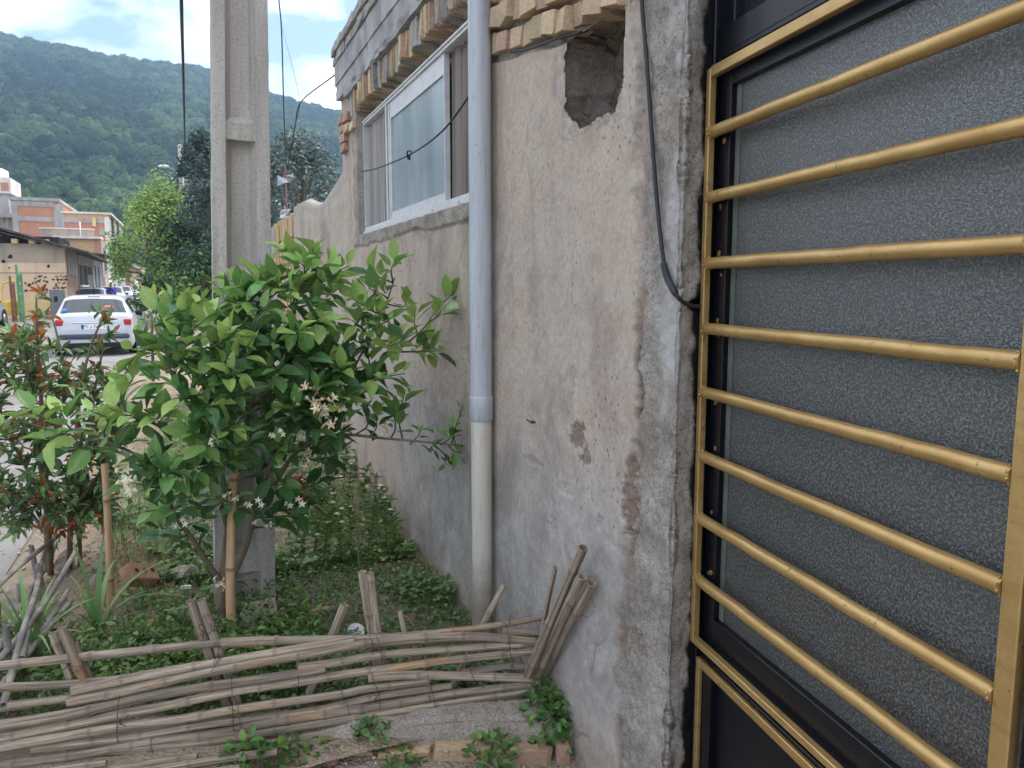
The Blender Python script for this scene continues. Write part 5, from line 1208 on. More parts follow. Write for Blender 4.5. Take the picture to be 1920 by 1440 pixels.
# ================================================================== hill and forest
prof = [(-700, 60), (-400, 30), (-200, 42), (0, 65), (130, 90), (250, 112), (395, 130), (505, 176), (560, 190), (625, 206), (760, 240), (950, 300), (1300, 400), (2200, 470)]
_pp = np.array(prof, float)
def slope_at(px):                                # tangent of the skyline's elevation in the direction of column px
    d = ray(px, float(np.interp(px, _pp[:, 0], _pp[:, 1]))); return d.z / math.hypot(d.x, d.y)
def bear(px): d = ray(px, 540); return math.atan2(d.x, d.y)
pxs = np.arange(-700, 2201, 25.); brs = np.array([bear(p) for p in pxs]); sls = np.array([slope_at(p) for p in pxs])
RIDGE = 640.0
def hill_z(b, r):
    top = np.interp(b, brs, sls) * RIDGE + CAMH - 4.0
    t = np.clip((r - 150) / (RIDGE - 150), 0, 1); sh = t ** 1.12
    z = top * sh + 1.0 + 9 * (fbm(b * 9.0 + 5, r / 90.0, 4, 33) - .5) * np.sin(np.pi * np.clip(t, 0, 1)) * 2
    z = z - np.maximum(r - RIDGE, 0) * .30
    return z
bb = np.linspace(brs[0], brs[-1], 150); rr_ = np.concatenate([np.arange(150, 640, 14.), np.arange(640, 1000, 40.)])
Bg, Rg = np.meshgrid(bb, rr_); Zg = hill_z(Bg, Rg); nb = len(bb); idx = np.arange(Bg.size).reshape(Bg.shape)
Q = np.stack([idx[:-1, :-1], idx[:-1, 1:], idx[1:, 1:], idx[1:, :-1]], -1).reshape(-1, 4)
simple('forest_floor', srgb(44, 62, 38), srgb(60, 78, 48), .05, .95, 0)
hill = link('hill', np_mesh('hill', np.stack([np.sin(Bg) * Rg, np.cos(Bg) * Rg, Zg], -1).reshape(-1, 3), Q, M['forest_floor'], True)); hill['kind'] = 'structure'
g = NT('forest_leaves'); a = g.attr('tint'); sp = g.n('SeparateXYZ', {'Vector': a.outputs['Vector']})
col = g.mix(sp.outputs[0], srgb(40, 60, 44), srgb(98, 120, 74)); M['forest'] = g.pbr(col, .85, None, 0, .15, transl=.2)
def ico(sub):
    bm = bmesh.new(); bmesh.ops.create_icosphere(bm, subdivisions=sub, radius=1); V = np.array([v.co[:] for v in bm.verts]); Fc = np.array([[v.index for v in f.verts] for f in bm.faces]); bm.free(); return V, Fc
IV, IF = ico(2)
rs = np.random.default_rng(21)
crowns = []
for k in range(5):                                # crown shapes: a lumpy core and loose leaf clumps round it
    n = np.array([fbm(IV[:, 0] * 2.1 + k * 9, IV[:, 1] * 2.1 + IV[:, 2] * 3.3, 3, 40 + k)]).ravel()
    V = IV * (0.46 + .55 * n)[:, None]; V[:, 2] *= .85; Fc = [tuple(f) for f in IF]; Vl = [V]; b = len(V); tri = list(Fc)
    for q in range(150):
        d = rs.normal(0, 1, 3); d /= np.linalg.norm(d); d[2] = abs(d[2]) * 1.1 - .35; c = d * rs.uniform(.78, 1.08); s = rs.uniform(.13, .30)
        e1 = np.cross(d, rs.normal(0, 1, 3)); e1 /= np.linalg.norm(e1); e2 = np.cross(d, e1) + d * rs.uniform(-.6, .6)
        Vl.append(np.array([c + e1 * s, c + e2 * s, c - e1 * s * .8])); tri.append((b, b + 1, b + 2)); b += 3
    crowns.append((np.concatenate(Vl), np.array(tri)))
AV = []; AF = []; AT = []; b = 0; b0, b1 = bear(-260), bear(760)
N = 6000; made = 0
while made < N:
    be = rs.uniform(b0, b1); r = math.sqrt(rs.uniform(150 ** 2, 668 ** 2)); 
    V, T = crowns[rs.integers(5)]; s = rs.uniform(1.9, 4.9) * (1.0 if r > 260 else .85); a_ = rs.uniform(0, 6.28); ca, sa = math.cos(a_), math.sin(a_)
    P = np.stack([V[:, 0] * ca - V[:, 1] * sa, V[:, 0] * sa + V[:, 1] * ca, V[:, 2] * rs.uniform(.85, 1.25)], -1) * s
    z = float(hill_z(np.array(be), np.array(r))); AV.append(P + np.array([math.sin(be) * r, math.cos(be) * r, z + s * .55])); AF.append(T + b); b += len(V)
    f = float(fbm(np.array(be * 14.), np.array(r / 55.), 3, 71)); ti = np.clip(rs.normal(.28, .20) + (f - .5) * 1.9, 0, 1); AT.append(np.tile([ti, 0, 0], (len(V), 1))); made += 1
forest = link('forest', np_mesh('forest', np.concatenate(AV), np.concatenate(AF), M['forest'], False, {'tint': np.concatenate(AT)}))
tag(forest, 'dense green broadleaf forest covering the hillside', 'forest', kind='stuff')

# ================================================================== trees along the street
def leafy_tree(name, base, H_, crown, nleaf, lsize, mats, label, trunk_r, seed, spiky=0.0, clumps=26, thin=.0, lower=.25):
    """crown: half width x, half width y; leaves gather in clumps on limbs"""
    rs = np.random.default_rng(seed); r = empty(name, base); tag(r, label, 'tree', None)
    tm = MB(); pts = [Vector((0, 0, -.3)), Vector((rs.normal(0, .1), 0, H_ * .25)), Vector((rs.normal(0, .2), rs.normal(0, .2), H_ * .55)), Vector((rs.normal(0, .3), 0, H_ * .86))]
    sp_ = spline(pts, 6); tm.tube(sp_, [trunk_r * (1 - .85 * i / (len(sp_) - 1)) for i in range(len(sp_))], 9); tm.build('trunk', M['bark'], r, True)
    lim = MB(); cl = []
    for k in range(clumps):
        t = lower + (1 - lower) * (k + .5) / clumps; a = k * 2.4 + rs.uniform(-.4, .4); prof_ = math.sin(math.pi * (0.18 + .82 * ((t - lower) / (1 - lower))) ** .9) ** .7 * rs.uniform(.45, 1.0)
        e = Vector((math.cos(a) * crown[0] * prof_, math.sin(a) * crown[1] * prof_, H_ * t + rs.normal(0, .04) * H_)); s_ = sp_[min(len(sp_) - 1, int((t * .75) * len(sp_)))]
        lim.tube(spline([s_, (s_ + e) / 2 + Vector((0, 0, .05 * H_)), e], 4), [trunk_r * .3, *([trunk_r * .2] * 7), trunk_r * .06], 6); cl.append((e, rs.uniform(.55, 1.0)))
    lim.build('limbs', M['bark'], r, True)
    V = []; Q = []; MI = []; b = 0
    for k in range(nleaf):
        e, sz = cl[rs.integers(len(cl))]; rad = sz * crown[0] * .42; d = rs.normal(0, 1, 3); d /= np.linalg.norm(d); q = rs.uniform(0, 1) ** .45
        c = np.array(e) + d * rad * q * np.array([1, 1, .8 + spiky])
        if spiky > 0: c[2] += abs(rs.normal(0, spiky)) * rad * (1 - min(1, math.hypot(d[0], d[1])))
        if c[2] < .25: continue
        n_ = d + rs.normal(0, .5, 3) + np.array([0, 0, .6]); e1 = np.cross(n_, rs.normal(0, 1, 3)); e1 /= np.linalg.norm(e1); e2 = np.cross(n_, e1); e2 /= np.linalg.norm(e2); s = lsize * rs.uniform(.6, 1.3)
        V += [c - e1 * s, c + e2 * s * .5, c + e1 * s, c - e2 * s * .5]; Q.append((b, b + 1, b + 2, b + 3)); b += 4
        f = vn(np.array(c[0] * 1.1 + 30), np.array(c[2] * 1.1 + c[1] * .7), seed); MI.append(min(len(mats) - 1, int((float(f) * .8 + rs.uniform(0, .35)) * len(mats))))
    me = np_mesh('crown', V, Q, [M[m] for m in mats], False); me.polygons.foreach_set('material_index', MI); o = link('crown', me, r); o['kind'] = 'stuff'
    return r
leaf_mat('tree_light', srgb(138, 164, 86), srgb(160, 184, 108), .6, .2, .35, .4); leaf_mat('tree_mid', srgb(98, 130, 70), srgb(120, 150, 84), .6, .2, .3, .4)
leaf_mat('tree_deep', srgb(44, 70, 44), srgb(58, 86, 52), .6, .2, .25, .4); leaf_mat('tree_olive', srgb(78, 94, 88), srgb(102, 118, 112), .55, .25, .2, .4); leaf_mat('tree_olive_dark', srgb(56, 72, 68), srgb(76, 92, 88), .6, .2, .15, .4); leaf_mat('tree_silver', srgb(128, 142, 142), srgb(156, 168, 168), .5, .3, .2, .3)
def gpt(px, Y): d = ray(px, 540); p = CAM + d * (Y / d.y); return Vector((p.x, p.y, rise(Y)))
leafy_tree('street_tree', gpt(304, 37), 5.7, (1.85, 1.7), 11000, .085, ['tree_mid', 'tree_light', 'tree_light'], 'bright light green tree on the right side of the street, under the street lamp', .16, 3, .6, 30)
leafy_tree('street_tree', gpt(392, 43), 8.7, (1.9, 2.4), 13000, .11, ['tree_olive_dark', 'tree_olive_dark', 'tree_olive'], 'dark grey green tree just left of the concrete pole', .2, 5, .2, 34)
leafy_tree('street_tree', gpt(566, 27), 6.3, (2.2, 2.2), 13000, .075, ['tree_olive_dark', 'tree_olive', 'tree_olive', 'tree_silver'], 'silvery dark tree between the concrete pole and the house', .2, 9, .1, 36)
leafy_tree('street_tree', gpt(480, 34), 7.2, (2.5, 2.5), 9000, .10, ['tree_olive_dark', 'tree_olive_dark', 'tree_olive'], 'dark tree mostly hidden behind the concrete pole', .2, 12, .1, 30)
leafy_tree('street_bush', gpt(348, 35.5), 3.9, (1.9, 1.6), 9000, .10, ['tree_deep', 'tree_deep', 'tree_mid'], 'deep green bushy tree at the foot of the light green tree', .1, 14, .1, 30, 0, .06)
leafy_tree('street_bush', gpt(392, 26), 2.6, (1.3, 1.3), 5000, .07, ['tree_deep', 'tree_deep', 'tree_mid'], 'low dark green bush left of the concrete pole base', .07, 15, .1, 24, 0, .05)
# ================================================================== street lamp, far pole, wires
simple('galvanised', srgb(150, 154, 156), srgb(176, 180, 182), 6, .5, 0); simple('lamp_white', srgb(214, 222, 226), srgb(226, 232, 236), 5, .35, 0)
FPY = 46.5; fp = gpt(351, FPY); lamp = empty('street_lamp', fp); tag(lamp, 'white street lamp on a long arm reaching out of the dark tree', 'street lamp')
ztop = on_y(351, 272, FPY).z - fp.z; zl = on_y(310, 314, FPY).z - fp.z; lx = on_y(302, 312, FPY).x - fp.x
o = MB().tube([(0, 0, -.2), (0, 0, ztop)], [.16, .11], 10).build('lamp_pole', M['pole'], lamp, True)
o = MB().tube(spline([(0, 0, zl - .35), (lx * .35, -.1, zl - .12), (lx * .62, -.15, zl - .02)], 5), .03, 7).build('arm', M['galvanised'], lamp, True)
hd = MB(); n_ = 14; V = []; Q = []
for i in range(n_ + 1):
    t = i / n_; w = .17 * math.sin(math.pi * (.1 + .9 * t)) ** .6 if 0 < t < 1 else .04; hgt = .10 * math.sin(math.pi * (.12 + .8 * t)) ** .7; x = lx * .60 + (lx * .55) * t
    for k in range(10): a = 2 * math.pi * k / 10; V.append((x, -.15 + w * math.cos(a), zl + .02 + hgt * math.sin(a) * (1 if math.sin(a) > 0 else .8)))
for i in range(n_):
    for k in range(10): Q.append((i * 10 + k, i * 10 + (k + 1) % 10, (i + 1) * 10 + (k + 1) % 10, (i + 1) * 10 + k))
hd.add(V, Q); hd.build('lamp_head', M['lamp_white'], lamp, True)
o = MB().lathe([(.02, -.05), (.10, -.03), (.12, 0)], 14, (lx * .98, -.15, zl - .03)).build('lamp_glass', M['frost'], lamp, True)
near = on_y(340, 0, 15.0)
cable('power_cable', [near + (near - on_y(347, 300, FPY - .3)) * .9 + Vector((0, 0, .3)), near, on_y(344, 150, 22.5), on_y(347, 292, FPY - .2)], .032, 'thick black twisted power cable running off to the far pole, left of the concrete pole', n=8)
simple('pale_wire', srgb(150, 146, 142), srgb(176, 172, 168), 5, .6, 0)
WY = 10.6
cable('thin_wire', [on_y(519, -60, WY), on_y(523, 0, WY), on_y(528, 60, WY), on_y(532, 200, WY), on_y(536, 310, WY)], .0085, 'thin dark wire dropping past the right edge of the concrete pole to the red mast')
cable('thin_wire', [on_y(529, 52, WY), on_y(547, 120, WY), on_y(563, 190, WY)], .0035, 'very thin pale wire slanting across the sky right of the pole', 'pale_wire')
cable('thin_wire', [Vector((1.15, 6.36, on_x(624, 148, 1.15).z)), on_y(563, 193, WY - 1.5), on_y(553, 240, WY - .6), on_y(540, 312, WY)], .006, 'thin wire from the roof corner sagging down to the red mast')
cable('thin_wire', [on_y(563, 193, WY - 1.5), on_y(549, 265, WY - .8), on_y(560, 318, WY - .2)], .005, 'forked wire hanging in front of the silvery tree')
simple('red_steel', srgb(96, 62, 60), srgb(116, 82, 78), 9, .7, .2)
mast = empty('antenna_mast', Vector((on_y(537, 390, WY).x, WY, 2.3))); tag(mast, 'thin red mast with rags tied to it, rising behind the brick pier', 'mast')
mz = on_y(537, 308, WY).z - 2.3
MB().tube([(0, 0, -2.3), (0, 0, mz)], .014, 8).build('mast_tube', M['red_steel'], mast, True)
for dz in (.12, .36): MB().tube([(-.09, 0, mz - dz), (.09, 0, mz - dz + .01)], .008, 6).build('cross_arm', M['red_steel'], mast, True)
M['rag'] = NT('rag').pbr(srgb(196, 198, 200), .9, None, 0, .1)
for (dx, dz, s) in ((-.03, -.20, .09), (.04, -.17, .07), (-.02, -.62, .09)):
    rb = MB(); rs2 = random.Random(int(dz * 100))
    rb.add([(dx + rs2.uniform(-1, 1) * s, rs2.uniform(-.04, .04), mz + dz + rs2.uniform(-1, .6) * s) for _ in range(12)], [(0, 1, 2), (2, 3, 4), (4, 5, 6), (6, 7, 8), (8, 9, 10), (10, 11, 0), (1, 4, 8), (3, 7, 11)]); rb.build('rag', M['rag'], mast, True)

# ================================================================== buildings of the street
def bmat(name, c1, c2, sc=.8, stain=None):
    g = NT(name); v = g.coord('Object'); col = g.mix(g.ramp(g.noise(v, sc, 6, .62), [(0.36, 0.0), (0.66, 1.0)]), c1, c2)
    if stain: col = g.mix(g.ramp(g.noise(g.coord('Object', (1.4, 1.4, .3)), 1.6, 5), [(0.5, 0.0), (0.7, .6)]), col, stain)
    M[name] = g.pbr(col, .92, None, 0, .1)
bmat('tan_plaster', srgb(214, 184, 154), srgb(224, 198, 168), .5, srgb(190, 160, 134)); bmat('grey_render', srgb(166, 150, 136), srgb(184, 166, 150), .7, srgb(140, 128, 118)); bmat('grey_plaster', srgb(156, 152, 150), srgb(184, 180, 178), .6, srgb(126, 122, 120))
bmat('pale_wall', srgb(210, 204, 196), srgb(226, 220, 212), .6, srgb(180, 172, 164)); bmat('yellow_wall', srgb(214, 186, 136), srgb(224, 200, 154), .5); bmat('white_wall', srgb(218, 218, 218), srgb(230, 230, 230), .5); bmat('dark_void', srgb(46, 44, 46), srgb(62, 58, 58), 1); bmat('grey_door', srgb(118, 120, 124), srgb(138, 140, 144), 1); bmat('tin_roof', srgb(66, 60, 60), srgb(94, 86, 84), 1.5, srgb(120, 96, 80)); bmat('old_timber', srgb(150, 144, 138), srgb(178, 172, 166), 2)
def brickwall(name, c1, c2, mort, rot=(R(90), 0, 0), sc=1.0):
    g = NT(name); v = g.coord('Object', (1, 1, 1), rot)
    bt = g.n('TexBrick', {'Vector': v, 'Color1': c1, 'Color2': c2, 'Mortar': mort, 'Scale': 1.0, 'Mortar Size': .012, 'Brick Width': .22 * sc, 'Row Height': .075 * sc})
    col = g.mix(g.ramp(g.noise(g.coord('Object'), .9, 5), [(0.4, 0.0), (0.7, .55)]), bt.outputs['Color'], mort); M[name] = g.pbr(col, .93, None, 0, .1)
brickwall('red_brickwork', srgb(186, 108, 82), srgb(200, 124, 96), srgb(184, 150, 132)); brickwall('yellow_brickwork', srgb(200, 160, 112), srgb(212, 176, 128), srgb(186, 160, 132)); brickwall('side_brickwork', srgb(170, 136, 116), srgb(186, 152, 130), srgb(150, 130, 118), (0, R(90), R(90)))
SX = -5.35                                             # street front of the row of houses
def X_at(px, Y): return on_y(px, 540, Y).x
def Z_at(py, px, Y): return on_y(px, py, Y).z
class Bld:
    def __init__(s, name, loc, label, cat='building'): s.r = empty(name, loc); s.l = Vector(loc); tag(s.r, label, cat)
    def box(s, name, x0, x1, y0, y1, z0, z1, mat, parent=None, jit=0):
        mb = MB().b6(x0 - s.l.x, x1 - s.l.x, y0 - s.l.y, y1 - s.l.y, z0 - s.l.z, z1 - s.l.z); return mb.build(name, M[mat], parent or s.r)
# tan house with a tin roof, gable side to us
Yh = 42.0; gz = rise(Yh) - .05; A = Bld('tan_house', (SX, Yh, gz), 'tan plastered house with a sagging tin roof and graffiti, across the street', 'house')
ze = Z_at(457, 60, Yh); xl = X_at(-330, Yh)
A.box('wall', xl, SX, Yh, Yh + 4.2, gz - .3, ze, 'tan_plaster')
zm = Z_at(492, 60, Yh); A.box('render_band', xl, SX - .001, Yh - .02, Yh - .001, zm, ze - .001, 'grey_render')
A.box('ledge', xl, SX, Yh - .03, Yh - .001, Z_at(512, 60, Yh), Z_at(510.5, 60, Yh), 'grey_render')
A.box('footing', xl, SX + .05, Yh - .35, Yh - .002, gz - .2, Z_at(567, 60, Yh), 'yellow_wall')
# brick pier on the street side, with boards above
A.box('brick_pier', SX - .3, SX + .03, Yh + .002, Yh + 4.0, gz - .3, Z_at(512, 140, Yh), 'side_brickwork')
for k in range(5): A.box('board', SX + .032, SX + .07, Yh + .5 + k * .62, Yh + .5 + k * .62 + .5, Z_at(512, 140, Yh) - .1, Z_at(470, 140, Yh) + u(-.1, .1), 'old_timber')
# two-layer tin roof sloping to the street
def slab(bld, name, p, mat, th=.06):
    mb = MB(); q = [Vector(a) - bld.l for a in p]; mb.add(q + [a - Vector((0, 0, th)) for a in q], [(0, 1, 2, 3), (7, 6, 5, 4), (0, 4, 5, 1), (1, 5, 6, 2), (2, 6, 7, 3), (3, 7, 4, 0)]); return mb.build(name, M[mat], bld.r)
zr0 = Z_at(424, 0, Yh); zr1 = Z_at(474, 175, Yh + 1)
xe = SX + 1.05; xm = X_at(0, Yh)
def zroof(x): return zr0 + (x - xm) / (xe - xm) * (zr1 - zr0) * (1.0)
slab(A, 'tin_roof', [(xl, Yh - .5, zroof(xl)), (xe, Yh - .5, zroof(xe)), (xe, Yh + 12, zroof(xe) - .2), (xl, Yh + 12, zroof(xl) - .2)], 'tin_roof', .10)
slab(A, 'tin_roof', [(xl, Yh - .55, zroof(xl) - .38), (xe - 1.2, Yh - .55, zroof(xe - 1.2) - .12), (xe - 1.2, Yh + 3, zroof(xe - 1.2) - .2), (xl, Yh + 3, zroof(xl) - .5)], 'tin_roof', .05)
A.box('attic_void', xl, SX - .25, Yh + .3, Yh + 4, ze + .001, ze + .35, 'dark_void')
for px in (36, 68, 92): x = X_at(px, Yh); A.box('rafter_block', x - .12, x + .12, Yh - .3, Yh + .25, ze + .002, ze + .20, 'yellow_wall')
x = X_at(6, Yh); A.box('prop', x - .05, x + .05, Yh - .25, Yh - .15, ze + .003, zroof(x) - .1, 'old_timber')
# graffiti: strokes of black spray paint
g = NT('spray_paint'); M['spray'] = g.pbr((.02, .018, .02, 1), .8, None, 0, .2); M['spray_r'] = NT('spray_red').pbr(srgb(150, 70, 60), .8, None, 0, .2)
def scribble(px0, px1, py0, py1, n, seed, mat):
    rs2 = random.Random(seed); mb = MB(); y = Yh - .026 - .002 * (seed % 4)
    for k in range(n):
        cx = px0 + (px1 - px0) * (k + rs2.uniform(.1, .9)) / n; cy = rs2.uniform(py0, py1); pts = [on_y(cx, cy, y)]; w = (px1 - px0) / n
        kind = rs2.randrange(3)
        for j in range(6):
            a = j / 5; dx = w * (a - .2) * rs2.uniform(.5, 1.1); dy = (py1 - py0) * (.35 * math.sin(a * 6.3 * (1 + kind * .5)) + rs2.uniform(-.12, .12)); pts.append(on_y(cx + dx, cy + dy, y))
        sp_ = spline(pts, 4); V = []
        for i, p in enumerate(sp_):
            t = sp_[min(i + 1, len(sp_) - 1)] - sp_[max(i - 1, 0)]; nn = Vector((-t.z, 0, t.x)); nn = nn.normalized() * .013 if nn.length > 1e-6 else Vector((0, 0, .013)); V += [p + nn - A.l, p - nn - A.l]
        mb.add(V, [(2 * i, 2 * i + 1, 2 * i + 3, 2 * i + 2) for i in range(len(sp_) - 1)])
    o = mb.build('graffiti', M[mat], A.r); o['kind'] = 'stuff'
for a in ((64, 84, 517, 522, 4, 1, 'spray'), (62, 88, 524, 529, 5, 2, 'spray'), (103, 126, 516, 520, 4, 3, 'spray_r'), (97, 127, 523, 528, 6, 4, 'spray'), (100, 125, 530, 534, 4, 5, 'spray'), (97, 125, 536, 541, 6, 6, 'spray'), (45, 62, 530, 536, 4, 7, 'spray'), (72, 88, 540, 546, 3, 8, 'spray'), (78, 88, 548, 553, 2, 9, 'spray'), (44, 52, 543, 548, 2, 10, 'spray')): scribble(*a)
for (px, py, s) in ((20, 481, .12), (6, 490, .10), (91, 499, .08), (17, 502, .05)):
    c = on_y(px, py, Yh - .022); mb = MB(); mb.add([(c.x + s * u(.6, 1.2) * math.cos(a), -.0225, c.z - gz + s * u(.5, 1.1) * math.sin(a)) for a in [i * .7 for i in range(9)]], [tuple(range(9))]); mb.v = [(v_[0] - SX, v_[1], v_[2]) for v_ in mb.v]; mb.build('dark_hole_patch', M['dark_void'], A.r)  # flat dark patches drawn as holes in the render band
# open shed and grey fronts along the street
S = Bld('open_shed', (SX, 49, rise(49)), 'dark open fronted shed beside the tan house', 'shed'); z1 = Z_at(478, 165, 47)
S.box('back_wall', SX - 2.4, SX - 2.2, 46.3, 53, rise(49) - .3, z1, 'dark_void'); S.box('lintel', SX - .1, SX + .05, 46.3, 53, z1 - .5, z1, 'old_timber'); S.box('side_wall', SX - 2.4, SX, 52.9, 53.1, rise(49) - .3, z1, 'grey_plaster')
for k, yv in enumerate((46.4, 48.2, 50.2, 52.6)): S.box('post', SX - .1, SX + .04, yv, yv + .16, rise(49) - .2, z1 - .51, 'old_timber')
S.box('shelf', SX - 1.2, SX + .12, 46.7, 49.9, rise(49) + 1.4, rise(49) + 1.5, 'white_wall'); S.box('door', SX - .06, SX + .02, 50.4, 52.5, rise(49) - .1, rise(49) + 2.1, 'grey_door')
S.box('floor', SX - 2.4, SX, 46.3, 53, rise(49) - .3, rise(49) - .02, 'grey_render')
slab(S, 'tin_roof', [(SX - 2.6, 46.2, z1 + .55), (SX + .8, 46.2, z1 + .05), (SX + .8, 54, z1 - .1), (SX - 2.6, 54, z1 + .4)], 'tin_roof', .07)
B2 = Bld('grey_shop', (SX, 55, rise(55)), 'narrow grey plastered front with boarded window beyond the open shed'); z2 = Z_at(482, 183, 56)
B2.box('wall', SX - 3, SX, 53.2, 58.4, rise(55) - .3, z2, 'grey_plaster')
for yv in (54.2, 56.2): w = B2.box('shutter', SX + .001, SX + .06, yv, yv + 1.3, rise(55) - .1, z2 - .6, 'grey_door')
slab(B2, 'tin_roof', [(SX - 3.1, 53.1, z2 + .5), (SX + .9, 53.1, z2 + .06), (SX + .9, 58.6, z2 - .02), (SX - 3.1, 58.6, z2 + .42)], 'tin_roof', .07)
# middle building with a rendered parapet
Ym = 58.5; C = Bld('parapet_house', (SX, Ym, rise(Ym)), 'low brick house with a grey rendered parapet in front of the red brick building', 'house'); xa = X_at(80, Ym); zt_ = Z_at(429, 120, Ym); zw = Z_at(447, 120, Ym)
C.box('wall', xa, SX, Ym, Ym + 7.2, rise(Ym) - .3, zw, 'yellow_brickwork'); C.box('parapet', xa, SX - .4, Ym + .5, Ym + .75, zw + .16, zt_, 'grey_render'); C.box('white_ledge', xa + .8, SX + .1, Ym - .25, Ym + 1.2, zw + .001, zw + .159, 'pale_wall'); C.box('corner_strip', SX - .35, SX + .02, Ym - .02, Ym - .001, rise(Ym) - .1, zw - .001, 'red_brickwork')
C.box('coping', xa - .05, SX - .35, Ym + .45, Ym + .8, zt_ + .001, zt_ + .10, 'pale_wall'); xv = X_at(157, Ym); MB().tube([(xv - SX, .3, zw - rise(Ym)), (xv - SX, .3, zt_ - rise(Ym) + .5)], .04, 8).build('vent_pipe', M['white_plastic'], C.r, True)
C.box('street_wall', SX + .001, SX + .06, Ym + .1, Ym + 7.1, rise(Ym) - .2, zw - .1, 'grey_plaster')
w = C.box('window', SX + .061, SX + .09, Ym + 1.2, Ym + 2.6, rise(Ym) + 2.3, rise(Ym) + 4.0, 'old_timber'); C.box('pane', SX + .091, SX + .10, Ym + 1.35, Ym + 2.45, rise(Ym) + 2.45, rise(Ym) + 3.85, 'dark_void').parent = C.r
C.box('garage_door', SX + .061, SX + .10, Ym + 3.4, Ym + 6.2, rise(Ym) - .1, rise(Ym) + 2.3, 'pale_wall'); C.box('door', SX + .061, SX + .10, Ym + .4, Ym + 1.1, rise(Ym) - .1, rise(Ym) + 2.0, 'red_brickwork')
# red brick building with concrete frame
Yb = 66.0; B = Bld('red_brick_building', (SX, Yb, rise(Yb)), 'tall unfinished red brick building with grey concrete frame, in front of the hill'); xA, xB = X_at(34, Yb), X_at(121, Yb); zA, zB = Z_at(377, 80, Yb), Z_at(401, 160, Yb); gb = rise(Yb) - .3
B.box('wall', xA, xB, Yb, Yb + 12, gb, zA, 'red_brickwork'); zc1, zc2 = Z_at(416, 100, Yb), Z_at(411, 100, Yb)
B.box('wall', xB + .001, SX, Yb, Yb + 12, gb, zc1 - .001, 'red_brickwork'); B.box('wall', xB + .001, SX, Yb, Yb + 12, zc1, zB, 'yellow_brickwork')
B.box('ring_beam', xA, SX + .02, Yb - .04, Yb - .002, zc1, zc2 + .15, 'grey_plaster'); B.box('column', xB - .35, xB + .3, Yb - .06, Yb - .041, gb, zA - .2, 'grey_plaster'); B.box('column', xA - .02, xA + .35, Yb - .06, Yb - .003, gb, zA - .05, 'grey_plaster'); B.box('column', SX - .3, SX + .05, Yb - .06, Yb - .041, gb, zB - .2, 'pale_wall')
B.box('roof_coping', xA - .1, xB + .1, Yb - .12, Yb + 12, zA + .001, zA + .22, 'grey_plaster'); B.box('roof_coping', xB + .101, SX + .2, Yb - .12, Yb + 12, zB + .001, zB + .14, 'pale_wall')
B.box('roof_band', xA + .36, xB - .36, Yb - .05, Yb - .004, zA - .42, zA - .001, 'grey_plaster')
xv = X_at(185, Yb); B.box('chimney', xv - .12, xv + .12, Yb - .2, Yb - .07, Z_at(425, 185, Yb), Z_at(409, 185, Yb), 'yellow_wall')
B.box('upper_window', X_at(200, Yb) - .25, X_at(208, Yb) + .1, Yb - .045, Yb - .005, Z_at(441, 200, Yb), Z_at(429, 200, Yb), 'grey_plaster')
B.box('street_wall', SX + .001, SX + .05, Yb + .1, Yb + 12, gb, zB - .3, 'grey_plaster')
for (ya, za, zb2) in ((1.2, 2.2, 3.9), (6.0, 2.2, 3.9), (1.2, 5.2, 6.6), (6.0, 5.2, 6.6)): B.box('window', SX + .051, SX + .08, Yb + ya, Yb + ya + 2, rise(Yb) + za, rise(Yb) + zb2, 'dark_void')
B.box('canopy', SX + .051, SX + 1.0, Yb + .3, Yb + 5, rise(Yb) + 4.6, rise(Yb) + 4.72, 'tin_roof'); B.box('door', SX + .051, SX + .09, Yb + 4.5, Yb + 5.6, rise(Yb) - .2, rise(Yb) + 2.2, 'grey_door')
# pale block with balcony at the far left
Yd = 70.0; E_ = Bld('balcony_house', (X_at(0, Yd), Yd, rise(Yd)), 'pale house with a roof terrace and balcony railing at the left edge', 'house'); x0, x1 = X_at(-260, Yd), X_at(33, Yd); zd = Z_at(410, 10, Yd)
E_.box('wall', x0, x1, Yd, Yd + 9, rise(Yd) - .3, zd, 'pale_wall'); E_.box('roof_slab', x0, x1 + .3, Yd - 1.2, Yd + 9, zd + .001, zd + .25, 'grey_plaster'); E_.box('stair_head', x0 + 6, X_at(30, Yd), Yd + 1, Yd + 5, zd + 2.0, zd + 3.2, 'pale_wall'); E_.box('stair_opening', X_at(12, Yd), X_at(26, Yd), Yd + .95, Yd + .999, zd + 2.2, zd + 2.8, 'red_brickwork'); E_.box('stair_wall', X_at(4, Yd), X_at(22, Yd), Yd + 1.2, Yd + 4, zd + .251, zd + 1.999, 'grey_plaster')
for k in range(22): xk = x1 - .15 - k * .30; MB().b6(xk - .03, xk + .03, -.06, .0, .0, 1.5).build('baluster', M['grey_plaster'], E_.r, loc=(-(E_.l.x), 0 - 1.1, zd - E_.l.z - 1.25 + .26)).location.x = -E_.l.x
tk = MB().lathe([(.7, 0), (.72, .3), (.7, .6), (.72, .9), (.7, 1.3), (.3, 1.5)], 16, (X_at(-2, Yd), Yd + 3, zd + 2.6)); o = tk.build('water_tank', M['lamp_white'], None, True); tag(o, 'white ribbed water tank on the roof at the left edge', 'water tank')
